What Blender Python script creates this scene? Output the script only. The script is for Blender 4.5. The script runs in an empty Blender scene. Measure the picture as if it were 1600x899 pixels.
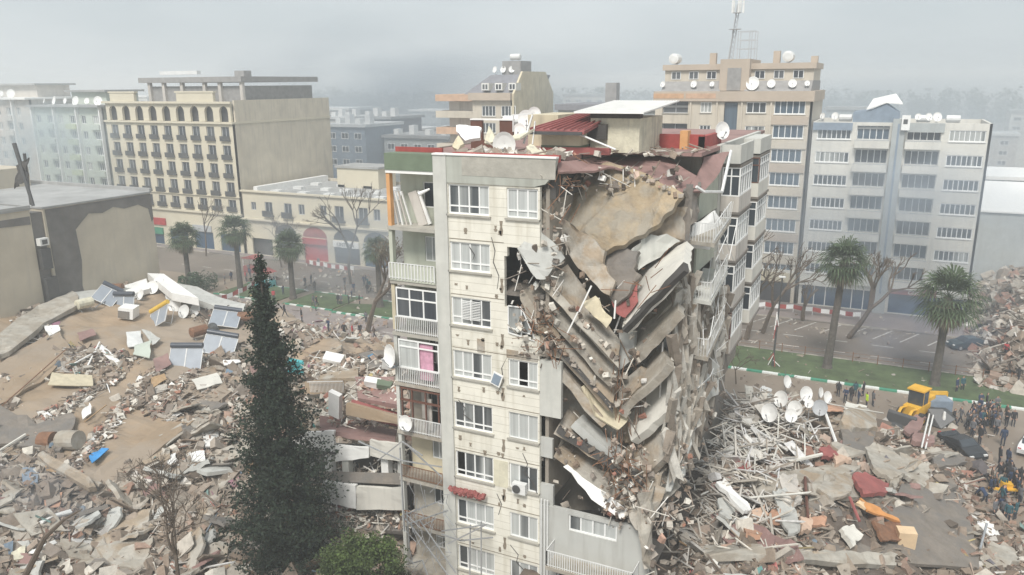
import bpy, bmesh, math, random
from mathutils import Vector, Matrix, noise
random.seed(7)
PI = math.pi
C = bpy.context.scene.collection
sc = bpy.context.scene
# ---------------------------------------------------------------- camera
# world axes: x runs along the street, y runs away from the near facade, z up
CAM = Vector((20.67, -34.98, 31.5)); FPX = 1225.0
_th = math.radians(14.58); _ro = math.radians(-0.47); _a = math.radians(-25.95)
_D = Vector((math.cos(_a), math.sin(_a), 0)); _N = Vector((-math.sin(_a), math.cos(_a), 0))
def _st(v): return Vector((v.dot(_D), v.dot(_N), v.z))
_F0 = Vector((0, math.cos(_th), -math.sin(_th))); _U0 = Vector((0, math.sin(_th), math.cos(_th))); _R0 = Vector((1, 0, 0))
CF = _st(_F0); CR = _st(_R0*math.cos(_ro) + _U0*math.sin(_ro)); CU = _st(_U0*math.cos(_ro) - _R0*math.sin(_ro))
cam = bpy.data.cameras.new('camera'); camo = bpy.data.objects.new('camera', cam); C.objects.link(camo)
m = Matrix((CR, CU, -CF)).transposed().to_4x4(); m.translation = CAM
camo.matrix_world = m
cam.sensor_width = 36; cam.lens = 36*FPX/1600; cam.clip_end = 6000; cam.clip_start = 0.3
sc.camera = camo
# ---------------------------------------------------------------- world and light
SUN_EL, SUN_AZ = 52, 215
w = bpy.data.worlds.new('World'); sc.world = w; w.use_nodes = True
nt = w.node_tree; nt.nodes.clear()
sky = nt.nodes.new('ShaderNodeTexSky'); sky.sky_type = 'NISHITA'; sky.sun_disc = False
sky.sun_elevation = math.radians(SUN_EL); sky.sun_rotation = math.radians(SUN_AZ); sky.dust_density = 4; sky.air_density = 1
tc = nt.nodes.new('ShaderNodeTexCoord'); mp = nt.nodes.new('ShaderNodeMapping'); mp.inputs['Scale'].default_value = (1, 1, 3)
cn = nt.nodes.new('ShaderNodeTexNoise'); cn.inputs['Scale'].default_value = 2.2; cn.inputs['Detail'].default_value = 4
cr = nt.nodes.new('ShaderNodeValToRGB'); cr.color_ramp.elements[0].color = (4.0, 4.45, 4.7, 1); cr.color_ramp.elements[1].color = (5.5, 5.85, 6.0, 1)
cr.color_ramp.elements[0].position = .3; cr.color_ramp.elements[1].position = .7
mx = nt.nodes.new('ShaderNodeMixRGB'); mx.inputs[0].default_value = .86
bg = nt.nodes.new('ShaderNodeBackground'); bg.inputs[1].default_value = 0.1
wo = nt.nodes.new('ShaderNodeOutputWorld')
L = nt.links.new
L(tc.outputs['Generated'], mp.inputs[0]); L(mp.outputs[0], cn.inputs['Vector']); L(cn.outputs[0], cr.inputs[0])
L(sky.outputs[0], mx.inputs[1]); L(cr.outputs[0], mx.inputs[2]); L(mx.outputs[0], bg.inputs[0]); L(bg.outputs[0], wo.inputs[0])
sun = bpy.data.lights.new('sun', 'SUN'); sun.energy = 2.5; sun.angle = math.radians(17); sun.color = (1, .97, .92)
so = bpy.data.objects.new('sun', sun); C.objects.link(so)
so.rotation_euler = (math.radians(90-SUN_EL), 0, math.radians(10)); so.location = (0, -60, 80)
sc.view_settings.view_transform = 'Standard'; sc.view_settings.look = 'None'; sc.view_settings.gamma = 1
sc.view_settings.exposure = 0.58
sc.render.engine = 'CYCLES'
cy = sc.cycles; cy.max_bounces = 5; cy.diffuse_bounces = 3; cy.glossy_bounces = 2; cy.transmission_bounces = 2; cy.volume_bounces = 1; cy.transparent_max_bounces = 8
# ---------------------------------------------------------------- pixel -> world
def ray(u, v): return CF + CR*((u-800)/FPX) + CU*((449.5-v)/FPX)
def W(u, v, n=None, s=None, z=None):
    r = ray(u, v)
    if n is not None: t = (n-CAM.y)/r.y
    elif s is not None: t = (s-CAM.x)/r.x
    else: t = (z-CAM.z)/r.z
    return CAM + r*t
def ss(x): x = max(0, min(1, x)); return x*x*(3-2*x)
def hleft(s, n):
    p = 3 + .13*(-s-28)
    e = ss((s+66)/2) * ss((-20-s)/10) * ss((42-n)/10)
    low = 1.6*ss((2-s)/10)*ss((44-n)/12)*ss((s+64)/6)
    return max(p*e*ss((n+16)/6+.4), low)
def hright(s, n): return 4.6*ss((31-s)/16)*ss((44-n)/16)
def hfar(s, n): return 4.4*ss((s-31.5)/5)*ss((n-57)/12)*ss((112-n)/12)
def H0(s, n):
    h = hright(s, n) if s > 4 else hleft(s, n)
    if s > 30: h = max(h, hfar(s, n))
    return h
def Hn(s, n):
    h = H0(s, n)
    if h < .02: return h
    k = min(1, h/1.2)
    return h + k*(1.3*noise.noise(Vector((s*.16, n*.16, 0))) + .7*noise.noise(Vector((s*.7, n*.7, 3))))*(.35 if (s < -26 and n > -4 and n < 30) else 1)
def G(u, v, dz=0):
    r = ray(u, v); t0 = 20.0; p = CAM + r*t0
    while t0 < 500:
        p = CAM + r*t0
        if p.z <= max(Hn(p.x, p.y), 0): break
        t0 += .4
    return Vector((p.x, p.y, max(Hn(p.x, p.y), 0)+dz))
# ---------------------------------------------------------------- materials
MATS = {}
def new_mat(name):
    m = bpy.data.materials.new(name); m.use_nodes = True
    b = m.node_tree.nodes['Principled BSDF']; return m, m.node_tree, b
def M(name, col=None, rough=.85, var=.25, scale=1.2, streak=0, bump=.3, metal=0, planks=0, attr=False, objcol=False, stain=None, bscale=None, col2=None, s2=.35):
    if name in MATS: return MATS[name]
    m, t, b = new_mat(name); n = t.nodes; l = t.links.new
    b.inputs['Roughness'].default_value = rough; b.inputs['Metallic'].default_value = metal
    tcn = n.new('ShaderNodeTexCoord'); src = tcn.outputs['Object']
    n1 = n.new('ShaderNodeTexNoise'); n1.inputs['Scale'].default_value = scale; n1.inputs['Detail'].default_value = 8; n1.inputs['Roughness'].default_value = .65
    l(src, n1.inputs['Vector'])
    r1 = n.new('ShaderNodeValToRGB'); r1.color_ramp.elements[0].position = .3; r1.color_ramp.elements[1].position = .72
    r1.color_ramp.elements[0].color = (1-var,)*3+(1,); r1.color_ramp.elements[1].color = (1+var*.5,)*3+(1,)
    l(n1.outputs[0], r1.inputs[0])
    mu = n.new('ShaderNodeMixRGB'); mu.blend_type = 'MULTIPLY'; mu.inputs[0].default_value = 1
    if attr:
        a = n.new('ShaderNodeAttribute'); a.attribute_name = 'Col'; l(a.outputs['Color'], mu.inputs[1])
    elif objcol:
        a = n.new('ShaderNodeObjectInfo'); l(a.outputs['Color'], mu.inputs[1])
    else: mu.inputs[1].default_value = (*col, 1)
    l(r1.outputs[0], mu.inputs[2]); out = mu.outputs[0]
    if col2:
        n4 = n.new('ShaderNodeTexNoise'); n4.inputs['Scale'].default_value = s2; n4.inputs['Detail'].default_value = 9; n4.inputs['Roughness'].default_value = .62; n4.inputs['Distortion'].default_value = .6; l(src, n4.inputs['Vector'])
        r4 = n.new('ShaderNodeValToRGB'); r4.color_ramp.elements[0].position = .44; r4.color_ramp.elements[1].position = .58; l(n4.outputs[0], r4.inputs[0])
        m4 = n.new('ShaderNodeMixRGB'); l(r4.outputs[0], m4.inputs[0]); l(out, m4.inputs[1]); m4.inputs[2].default_value = (*col2, 1); out = m4.outputs[0]
    if streak:
        mp = n.new('ShaderNodeMapping'); mp.inputs['Scale'].default_value = (1.6, 1.6, .16); l(src, mp.inputs[0])
        n2 = n.new('ShaderNodeTexNoise'); n2.inputs['Scale'].default_value = 1.3; n2.inputs['Detail'].default_value = 7; l(mp.outputs[0], n2.inputs['Vector'])
        r2 = n.new('ShaderNodeValToRGB'); r2.color_ramp.elements[0].position = .5; r2.color_ramp.elements[1].position = .72
        r2.color_ramp.elements[0].color = (0, 0, 0, 1); r2.color_ramp.elements[1].color = (streak,)*3+(1,)
        l(n2.outputs[0], r2.inputs[0])
        m2 = n.new('ShaderNodeMixRGB'); l(r2.outputs[0], m2.inputs[0]); l(out, m2.inputs[1]); m2.inputs[2].default_value = (*(stain or (.16, .14, .11)), 1); out = m2.outputs[0]
    if planks:
        sp = n.new('ShaderNodeSeparateXYZ'); l(src, sp.inputs[0])
        mm = n.new('ShaderNodeMath'); mm.operation = 'MULTIPLY'; mm.inputs[1].default_value = planks; l(sp.outputs[2], mm.inputs[0])
        fr = n.new('ShaderNodeMath'); fr.operation = 'FRACT'; l(mm.outputs[0], fr.inputs[0])
        lt = n.new('ShaderNodeMath'); lt.operation = 'LESS_THAN'; lt.inputs[1].default_value = .09; l(fr.outputs[0], lt.inputs[0])
        mk = n.new('ShaderNodeMath'); mk.operation = 'MULTIPLY'; mk.inputs[1].default_value = .35; l(lt.outputs[0], mk.inputs[0])
        m3 = n.new('ShaderNodeMixRGB'); l(mk.outputs[0], m3.inputs[0]); l(out, m3.inputs[1]); m3.inputs[2].default_value = (.3, .27, .2, 1); out = m3.outputs[0]
    l(out, b.inputs['Base Color'])
    if bump:
        n3 = n.new('ShaderNodeTexNoise'); n3.inputs['Scale'].default_value = bscale or scale*6; n3.inputs['Detail'].default_value = 6; l(src, n3.inputs['Vector'])
        bu = n.new('ShaderNodeBump'); bu.inputs['Strength'].default_value = bump; bu.inputs['Distance'].default_value = .08
        l(n3.outputs[0], bu.inputs['Height']); l(bu.outputs[0], b.inputs['Normal'])
    MATS[name] = m; return m
def glass(name, dark, light, split=.5, rough=.2):
    if name in MATS: return MATS[name]
    m, t, b = new_mat(name); n = t.nodes; l = t.links.new
    oi = n.new('ShaderNodeObjectInfo'); tcn = n.new('ShaderNodeTexCoord')
    nz = n.new('ShaderNodeTexNoise'); nz.inputs['Scale'].default_value = .9; nz.inputs['Detail'].default_value = 1
    mp = n.new('ShaderNodeMapping'); mp.inputs['Scale'].default_value = (1, 1, .05); l(tcn.outputs['Object'], mp.inputs[0]); l(mp.outputs[0], nz.inputs['Vector'])
    ad = n.new('ShaderNodeMath'); ad.operation = 'ADD'; l(oi.outputs['Random'], ad.inputs[0]); l(nz.outputs[0], ad.inputs[1])
    rp = n.new('ShaderNodeValToRGB'); e = rp.color_ramp.elements
    sb = n.new('ShaderNodeMath'); sb.operation = 'MULTIPLY'; sb.inputs[1].default_value = .5; l(ad.outputs[0], sb.inputs[0])
    e[0].position = split-.04; e[1].position = split+.06; e[0].color = (*dark, 1); e[1].color = (*light, 1)
    l(sb.outputs[0], rp.inputs[0])
    wv = n.new('ShaderNodeTexNoise'); wv.inputs['Scale'].default_value = 7; m2 = n.new('ShaderNodeMapping'); m2.inputs['Scale'].default_value = (1, 1, .02)
    l(tcn.outputs['Object'], m2.inputs[0]); l(m2.outputs[0], wv.inputs['Vector'])
    mu = n.new('ShaderNodeMixRGB'); mu.blend_type = 'MULTIPLY'; mu.inputs[0].default_value = .55; l(rp.outputs[0], mu.inputs[1]); l(wv.outputs[0], mu.inputs[2])
    l(mu.outputs[0], b.inputs['Base Color']); b.inputs['Roughness'].default_value = rough
    MATS[name] = m; return m
M('debris', attr=True, var=.3, scale=2.5, bump=.4)
M('foliage', attr=True, var=.3, scale=.8, bump=0, rough=.8)
M('clothes', objcol=True, var=.15, scale=6, bump=0)
M('trousers', (.035, .04, .055), var=.2, bump=0); M('skin', (.45, .27, .19), bump=0, rough=.6); M('hair', (.03, .022, .018), bump=0)
M('mud', (.30, .245, .18), var=.32, scale=.22, bump=.8, bscale=2.5, rough=.8)
M('mudroof', (.34, .25, .165), var=.25, scale=.3, bump=.5, bscale=1.8, rough=.75, col2=(.31, .25, .19), s2=.09)
M('rubbledirt_shade', (.15, .115, .088), var=.45, scale=.8, bump=1, bscale=5, col2=(.12, .10, .085), s2=.3)  # brown dirt, darkened to paint in contact shadows under the debris
M('concrete', (.43, .40, .345), var=.28, scale=.9, streak=.35, bump=.5, col2=(.33, .29, .235), s2=.6)
M('concrete_dark', (.22, .19, .16), var=.3, scale=.8, streak=.3, bump=.5, col2=(.17, .155, .14), s2=.4)
M('concrete_tan', (.36, .285, .205), var=.3, scale=.7, streak=.3, bump=.8, bscale=4, col2=(.40, .37, .32), s2=.5)
M('earth_tan', (.37, .29, .19), var=.35, scale=.9, streak=.3, bump=1, bscale=4, stain=(.17, .13, .095), col2=(.30, .265, .21), s2=.55)
M('roofgrey', (.36, .36, .35), var=.3, scale=.25, bump=.2)
M('cream', (.74, .71, .62), var=.14, scale=.8, streak=.5, bump=.1, planks=2.2, stain=(.4, .36, .27))
M('pilaster', (.55, .545, .50), var=.16, scale=.7, streak=.45, bump=.1, stain=(.35, .36, .33))
M('greygreen', (.42, .43, .38), var=.14, scale=.5, streak=.25, bump=.1)
M('darkgreen', (.15, .19, .13), var=.2, scale=.7, bump=.2)
M('greenwall', (.50, .52, .43), var=.15, scale=.7, streak=.25, bump=.1)
M('inner', (.3, .265, .22), var=.3, scale=.7, bump=.2)
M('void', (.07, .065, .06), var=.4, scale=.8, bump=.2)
M('white', (.82, .81, .78), var=.1, scale=1.5, bump=.1, rough=.6); M('whiteframe', (.8, .8, .78), var=.06, bump=0, rough=.5)
M('greyframe', (.42, .43, .44), var=.1, bump=0, rough=.5); M('brownframe', (.14, .06, .04), bump=0, rough=.6)
M('sill', (.40, .38, .33), var=.25, bump=.2); M('brownmark', (.27, .225, .17), var=.4, scale=6, bump=.4)
M('red', (.36, .07, .06), var=.35, scale=.8, bump=.2); M('redmuted', (.32, .10, .09), var=.3, scale=.8, bump=.2)
M('roofred', (.30, .185, .165), var=.3, scale=.5, bump=.3); M('tile', (.30, .10, .095), var=.3, scale=1.2, bump=.4)
M('yellow', (.60, .53, .38), var=.2, scale=.7, streak=.3, bump=.1); M('peelcream', (.66, .62, .48), var=.25, scale=1.4, streak=.8, bump=.3, stain=(.3, .29, .26))
M('orangewall', (.65, .35, .15), var=.2, bump=.1)
M('render', (.50, .445, .35), var=.16, scale=.25, streak=.3, bump=.1, stain=(.36, .33, .29)); M('bitumen', (.16, .15, .14), var=.3, scale=.6, streak=.3, bump=.2)
M('hotel', (.60, .545, .42), var=.08, scale=.3, bump=0); M('hotelgable', (.60, .535, .42), var=.2, scale=.25, streak=.55, bump=0, stain=(.4, .36, .3))
M('palegreen', (.50, .54, .47), var=.1, scale=.4, bump=0); M('palepink', (.55, .51, .46), var=.15, scale=.6, streak=.35, bump=0); M('greenparapet', (.5, .55, .35), bump=0)
M('tallwall', (.56, .50, .41), var=.12, scale=.25, streak=.2, bump=0); M('tallband', (.47, .39, .31), var=.15, scale=.3, bump=0); M('tallgrey', (.30, .29, .28), bump=0)
M('ridge', (.55, .34, .2), bump=0)
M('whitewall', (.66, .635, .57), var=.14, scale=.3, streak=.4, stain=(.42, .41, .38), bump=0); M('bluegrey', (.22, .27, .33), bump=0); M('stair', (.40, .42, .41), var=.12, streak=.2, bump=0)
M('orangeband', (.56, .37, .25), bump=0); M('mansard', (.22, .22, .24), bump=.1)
M('metal', (.45, .46, .47), rough=.45, metal=.5, var=.2, bump=0); M('darkmetal', (.09, .09, .09), rough=.5, metal=.3, bump=0); M('lightmetal', (.70, .70, .68), var=.15, bump=0, rough=.5)
M('rust', (.22, .11, .06), var=.4, scale=2, bump=.2); M('loader', (.75, .42, .04), var=.2, scale=1.5, bump=.1, rough=.5); M('tyre', (.03, .03, .03), bump=0)
M('asphalt', (.19, .16, .135), var=.25, scale=.12, bump=.2, rough=.6); M('wet', (.25, .20, .155), var=.3, scale=.09, bump=.15, rough=.45)
M('pave', (.27, .23, .215), var=.22, scale=.3, bump=.2, rough=.6); M('grass', (.085, .12, .05), var=.5, scale=.6, bump=1, bscale=8)
M('kerbgreen', (.06, .27, .17), var=.25, bump=.1); M('kerbwhite', (.7, .72, .68), var=.15, bump=.1); M('paint', (.62, .6, .56), var=.3, scale=2, bump=0)
M('carblack', (.025, .028, .032), rough=.25, var=.2, bump=0); M('carglass', (.05, .06, .07), rough=.1, bump=0); M('cardark', (.03, .05, .06), rough=.3, bump=0); M('carwhite', (.7, .7, .7), rough=.3, bump=0)
M('bark', (.13, .10, .075), var=.4, scale=3, bump=.6); M('palmbark', (.12, .105, .09), var=.4, scale=3, bump=.8)
M('wood', (.42, .28, .15), var=.3, scale=3, bump=.2); M('brightwood', (.62, .28, .09), var=.2, bump=.1); M('box', (.70, .52, .33), var=.15, bump=.1)
M('orange', (.50, .29, .19), var=.2, bump=.2); M('peach', (.60, .43, .32), var=.2, bump=.2); M('blue', (.05, .28, .62), bump=.2, var=.3); M('teal', (.08, .42, .45), bump=.1)
M('solar', (.30, .33, .37), rough=.3, var=.15, bump=0); M('solardark', (.06, .07, .09), rough=.3, bump=0); M('yellowtank', (.7, .45, .06), bump=.1)
M('shopblue', (.04, .08, .14), rough=.2, bump=0); M('shopdark', (.06, .06, .065), rough=.3, bump=0); M('shopred', (.45, .04, .04), bump=0); M('shopgreen', (.05, .25, .15), bump=0)
M('pinkcurtain', (.62, .33, .43), var=.3, scale=4, bump=.2); M('greyrender', (.48, .48, .45), var=.12, scale=.5, streak=.3, bump=.1)
M('hivis', (.6, .85, .05), bump=0); M('pink', (.6, .12, .2), bump=0)
GL = glass('pane_main', (.10, .11, .115), (.62, .64, .62), .42)
GF = glass('pane_far', (.07, .085, .10), (.52, .53, .5), .62)
GD = glass('pane_dark', (.05, .06, .075), (.12, .13, .14), .5); GB = glass('pane_blue', (.08, .12, .165), (.12, .165, .21), .5)
# ---------------------------------------------------------------- mesh helpers
WLOC = {}
class MB:
    def __init__(s): s.v = []; s.f = []; s.c = []; s.mi = []; s.col = None; s.m = 0
    def add(s, vs, fs, col=None):
        o = len(s.v); s.v += [tuple(p) for p in vs]; s.f += [tuple(i+o for i in f) for f in fs]
        s.c += [col]*len(fs); s.mi += [s.m]*len(fs)
    def box(s, x0, x1, y0, y1, z0, z1, col=None):
        if x0 > x1: x0, x1 = x1, x0
        if y0 > y1: y0, y1 = y1, y0
        if z0 > z1: z0, z1 = z1, z0
        s.add([(x0,y0,z0),(x1,y0,z0),(x1,y1,z0),(x0,y1,z0),(x0,y0,z1),(x1,y0,z1),(x1,y1,z1),(x0,y1,z1)],
              [(0,3,2,1),(4,5,6,7),(0,1,5,4),(1,2,6,5),(2,3,7,6),(3,0,4,7)], col)
    def ob(s, c, d, R=None, jit=0, col=None):     # oriented box, centre, full dims, rotation matrix
        vs = []
        for z in (-.5, .5):
            for x, y in ((-.5,-.5),(.5,-.5),(.5,.5),(-.5,.5)):
                p = Vector((x*d[0], y*d[1], z*d[2]))
                if jit: p = Vector((p.x*(1+random.uniform(-jit, jit)), p.y*(1+random.uniform(-jit, jit)), p.z*(1+random.uniform(-jit*.5, jit*.5))))
                if R: p = R @ p
                vs.append(p + Vector(c))
        s.add(vs, [(0,3,2,1),(4,5,6,7),(0,1,5,4),(1,2,6,5),(2,3,7,6),(3,0,4,7)], col)
    def tube(s, p, q, r, r2=None, n=6, col=None, cap=True):
        p = Vector(p); q = Vector(q); d = q-p
        if d.length < 1e-6: return
        d.normalize(); a = d.orthogonal().normalized(); b = d.cross(a); r2 = r if r2 is None else r2
        vs = [p + (a*math.cos(2*PI*i/n)+b*math.sin(2*PI*i/n))*r for i in range(n)] + [q + (a*math.cos(2*PI*i/n)+b*math.sin(2*PI*i/n))*r2 for i in range(n)]
        fs = [(i, (i+1) % n, n+(i+1) % n, n+i) for i in range(n)]
        if cap: fs += [tuple(range(n-1, -1, -1)), tuple(range(n, 2*n))]
        s.add(vs, fs, col)
    def path(s, pts, r, n=5, col=None):
        for i in range(len(pts)-1):
            ra = r[i] if isinstance(r, list) else r; rb = r[i+1] if isinstance(r, list) else r
            s.tube(pts[i], pts[i+1], ra, rb, n, col)
    def lathe(s, prof, c, n=12, R=None, col=None):
        vs = []; c = Vector(c)
        for (r, z) in prof:
            for i in range(n):
                p = Vector((r*math.cos(2*PI*i/n), r*math.sin(2*PI*i/n), z)); vs.append((R @ p if R else p)+c)
        fs = []
        for k in range(len(prof)-1):
            for i in range(n): fs.append((k*n+i, k*n+(i+1) % n, (k+1)*n+(i+1) % n, (k+1)*n+i))
        fs += [tuple(range(n-1, -1, -1)), tuple(range((len(prof)-1)*n, len(prof)*n))]
        s.add(vs, fs, col)
    def prism(s, pts, d, col=None):          # polygon extruded by vector d
        n = len(pts); d = Vector(d)
        s.add([Vector(p) for p in pts]+[Vector(p)+d for p in pts], [tuple(range(n)), tuple(range(2*n-1, n-1, -1))]+[(i, n+i, n+(i+1) % n, (i+1) % n) for i in range(n)], col)
    def build(s, name, mats, parent=None, loc=None):
        me = bpy.data.meshes.new(name); me.from_pydata(s.v, [], s.f)
        for mt in (mats if isinstance(mats, (list, tuple)) else [mats]): me.materials.append(MATS[mt] if isinstance(mt, str) else mt)
        if any(x for x in s.mi): me.polygons.foreach_set('material_index', s.mi)
        if any(c is not None for c in s.c):
            at = me.attributes.new('Col', 'FLOAT_COLOR', 'CORNER'); buf = []
            for f, c in zip(s.f, s.c):
                c = c or (.4, .4, .4); buf += [c[0], c[1], c[2], 1.0]*len(f)
            at.data.foreach_set('color', buf)
        if loc is not None:
            me.transform(Matrix.Translation(-Vector(loc)))
        me.update(); o = bpy.data.objects.new(name, me); C.objects.link(o)
        if loc is not None: o.location = loc
        wl = Vector(loc) if loc is not None else Vector((0, 0, 0))
        if parent:
            o.parent = parent; o.location = wl-WLOC.get(parent.name, Vector((0, 0, 0)))
        WLOC[o.name] = wl
        return o
def tag(o, label=None, cat=None, group=None, kind=None):
    if label: o['label'] = label
    if cat: o['category'] = cat; kind = kind or 'thing'
    if group: o['group'] = group
    if kind: o['kind'] = kind
    return o
def thing(name, label, cat, loc=(0, 0, 0), group=None):
    o = bpy.data.objects.new(name, None); C.objects.link(o); o.location = loc; o.empty_display_size = .3; WLOC[o.name] = Vector(loc)
    return tag(o, label, cat, group)
def solo(mb, name, mat, label, cat, group=None, loc=None):
    o = mb.build(name, mat, None, loc); return tag(o, label, cat, group)
def copy_tree(o, parent=None):
    c = o.copy(); C.objects.link(c)
    if parent: c.parent = parent
    for ch in o.children: copy_tree(ch, c)
    return c
def rot(rx=0, ry=0, rz=0): return (Matrix.Rotation(rz, 3, 'Z') @ Matrix.Rotation(ry, 3, 'Y') @ Matrix.Rotation(rx, 3, 'X'))
def rrot(tilt=1): return rot(random.uniform(-tilt, tilt), random.uniform(-tilt, tilt), random.uniform(0, 2*PI))
def basis(ax, up=Vector((0, 0, 1))):   # matrix whose x axis is ax
    x = Vector(ax).normalized(); y = up.cross(x)
    if y.length < 1e-3: y = x.orthogonal()
    y.normalize(); z = x.cross(y); return Matrix((x, y, z)).transposed()
def sheet(pts, thick=.25, cuts=3, bump=.1, jag=.12, sc_=1.0, seed=0, smooth_c=None):
    """broken plate: polygon of 3-D points, subdivided, roughened, given thickness; returns MB"""
    bm = bmesh.new(); vs = [bm.verts.new(p) for p in pts]; f = bm.faces.new(vs); f.normal_update(); nr = f.normal.copy()
    if nr.dot(CAM-Vector(pts[0])) < 0: nr = -nr
    if smooth_c is not None:
        bmesh.ops.poke(bm, faces=bm.faces[:]); 
        for v in bm.verts:
            if v not in vs: v.co = Vector(smooth_c)
    else: bmesh.ops.triangulate(bm, faces=bm.faces[:])
    bmesh.ops.subdivide_edges(bm, edges=bm.edges[:], cuts=cuts, use_grid_fill=True)
    bmesh.ops.triangulate(bm, faces=bm.faces[:])
    bnd = {v for e in bm.edges if len(e.link_faces) == 1 for v in e.verts}
    off = Vector((seed*3.1, seed*1.7, seed))
    for v in bm.verts:
        q = v.co*sc_+off; k = noise.noise(q)+.5*noise.noise(q*2.3)
        v.co += nr*k*bump
        if v in bnd: v.co += Vector((noise.noise(q*1.9+Vector((9, 0, 0))), noise.noise(q*1.9+Vector((0, 9, 0))), noise.noise(q*1.9+Vector((0, 0, 9)))))*jag*1.6
    bm.verts.index_update(); mb = MB(); n = len(bm.verts); V = [v.co.copy() for v in bm.verts]
    F = [tuple(v.index for v in f.verts) for f in bm.faces]
    E = [(e.link_loops[0].vert.index, e.link_loops[0].link_loop_next.vert.index) for e in bm.edges if len(e.link_faces) == 1]
    bm.free()
    mb.add(V+[v-nr*thick*(1+.3*noise.noise(v*2)) for v in V], F+[tuple(reversed([i+n for i in f])) for f in F]+[(a, b, b+n, a+n)[::-1] for a, b in E])
    return mb
HAZE = 0.0014; SMOKE = True
# ================================================================ facades
class Front:      # wall looking towards -y at y = n0 ; a = x
    def __init__(s, n0): s.n0 = n0
    def p(s, a, h, o): return (a, s.n0-o, h)
class Side:       # wall looking towards +x at x = s0 ; a = y
    def __init__(s, s0): s.s0 = s0
    def p(s, a, h, o): return (s.s0+o, a, h)
def fb(mb, F, a0, a1, h0, h1, o0, o1):
    p = F.p(a0, h0, o0); q = F.p(a1, h1, o1); mb.box(p[0], q[0], p[1], q[1], p[2], q[2])
def wall(F, a0, a1, h0, h1, holes, t=.25, mb=None):
    mb = mb or MB()
    A = sorted({a0, a1, *[min(max(x, a0), a1) for hl in holes for x in hl[:2]]}); Hh = sorted({h0, h1, *[min(max(x, h0), h1) for hl in holes for x in hl[2:4]]})
    def inh(a, h): return any(q[0] < a < q[1] and q[2] < h < q[3] for q in holes)
    solid = {}
    for i in range(len(A)-1):
        for j in range(len(Hh)-1): solid[i, j] = not inh((A[i]+A[i+1])/2, (Hh[j]+Hh[j+1])/2)
    for (i, j), sd in solid.items():
        if not sd: continue
        x0, x1, z0, z1 = A[i], A[i+1], Hh[j], Hh[j+1]
        c = [F.p(x0, z0, 0), F.p(x1, z0, 0), F.p(x1, z1, 0), F.p(x0, z1, 0)]; b = [F.p(x0, z0, -t), F.p(x1, z0, -t), F.p(x1, z1, -t), F.p(x0, z1, -t)]
        mb.add(c, [(0, 1, 2, 3)]); mb.add(b, [(3, 2, 1, 0)])
        for (di, dj, k, l_) in ((-1, 0, 3, 0), (1, 0, 1, 2), (0, -1, 0, 1), (0, 1, 2, 3)):
            if not solid.get((i+di, j+dj), False): mb.add([c[k], c[l_], b[l_], b[k]], [(3, 2, 1, 0)])
    return mb
def window(par, F, a0, a1, h0, h1, nm=2, trans=None, rec=.12, fw=.07, pane=None, frame='whiteframe', sill=None, name='window', depth=.06, missing=()):
    mb = MB(); o0, o1 = -rec-depth/2, -rec+depth/2
    fb(mb, F, a0, a0+fw, h0, h1, o0, o1); fb(mb, F, a1-fw, a1, h0, h1, o0, o1); fb(mb, F, a0+fw, a1-fw, h0, h0+fw, o0, o1); fb(mb, F, a0+fw, a1-fw, h1-fw, h1, o0, o1)
    for k in range(1, nm): a = a0+(a1-a0)*k/nm; fb(mb, F, a-fw/2, a+fw/2, h0+fw, h1-fw, o0+.004, o1-.004)
    if trans: h = h0+(h1-h0)*trans; fb(mb, F, a0+fw, a1-fw, h-fw/2, h+fw/2, o0+.008, o1-.008)
    wd = mb.build(name, frame, par)
    for k in range(nm if pane is GL else 1):
        if k in missing: continue
        n_ = nm if pane is GL else 1
        b0, b1 = a0+(a1-a0)*k/n_, a0+(a1-a0)*(k+1)/n_
        pm = MB(); fb(pm, F, b0+.01, b1-.01, h0+.02, h1-.02, -rec-.035, -rec-.02); pm.build('pane', pane or GF, wd)
    if sill:
        sm = MB(); fb(sm, F, a0-.08, a1+.1, h0-.1, h0-.01, -rec, .12); sm.build('sill', sill, wd)
    return wd
def railing(par, F, a0, a1, h0, h1, o, step=.14, mat='lightmetal', r=.014, sides=0):
    mb = MB(); fb(mb, F, a0, a1, h1-.04, h1, o-.02, o+.02); fb(mb, F, a0, a1, h0+.06, h0+.09, o-.015, o+.015)
    k = int((a1-a0)/step)
    for i in range(k+1): a = a0+(a1-a0)*i/k; fb(mb, F, a-r, a+r, h0, h1-.04, o-r, o+r)
    if sides:
        for a in (a0, a1):
            fb(mb, F, a-.02, a+.02, h1-.04, h1, o-sides, o)
            for i in range(int(sides/step)): fb(mb, F, a-r, a+r, h0, h1-.04, o-i*step-r, o-i*step+r)
    return mb.build('railing', mat, par)
# ================================================================ ground
def grid_mesh(x0, x1, y0, y1, st, fn):
    nx = int((x1-x0)/st)+1; ny = int((y1-y0)/st)+1; vs = []; fs = []
    for j in range(ny):
        for i in range(nx): x = x0+i*st; y = y0+j*st; vs.append((x, y, fn(x, y)))
    for j in range(ny-1):
        for i in range(nx-1): a = j*nx+i; fs.append((a, a+1, a+nx+1, a+nx))
    mb = MB(); mb.add(vs, fs); return mb
mb = MB(); mb.add([(-1500, -80, 0), (1500, -80, 0), (1500, 2500, 0), (-1500, 2500, 0)], [(0, 1, 2, 3)]); tag(mb.build('ground', 'wet'), kind='structure')
def strip(name, x0, x1, y0, y1, z, mat):
    mb = MB(); mb.add([(x0, y0, z), (x1, y0, z), (x1, y1, z), (x0, y1, z)], [(0, 1, 2, 3)]); return tag(mb.build(name, mat), kind='structure')
strip('road', -200, 90, 34, 51.3, .004, 'wet'); strip('road_far', -200, 90, 59.6, 74.2, .004, 'asphalt')
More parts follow.
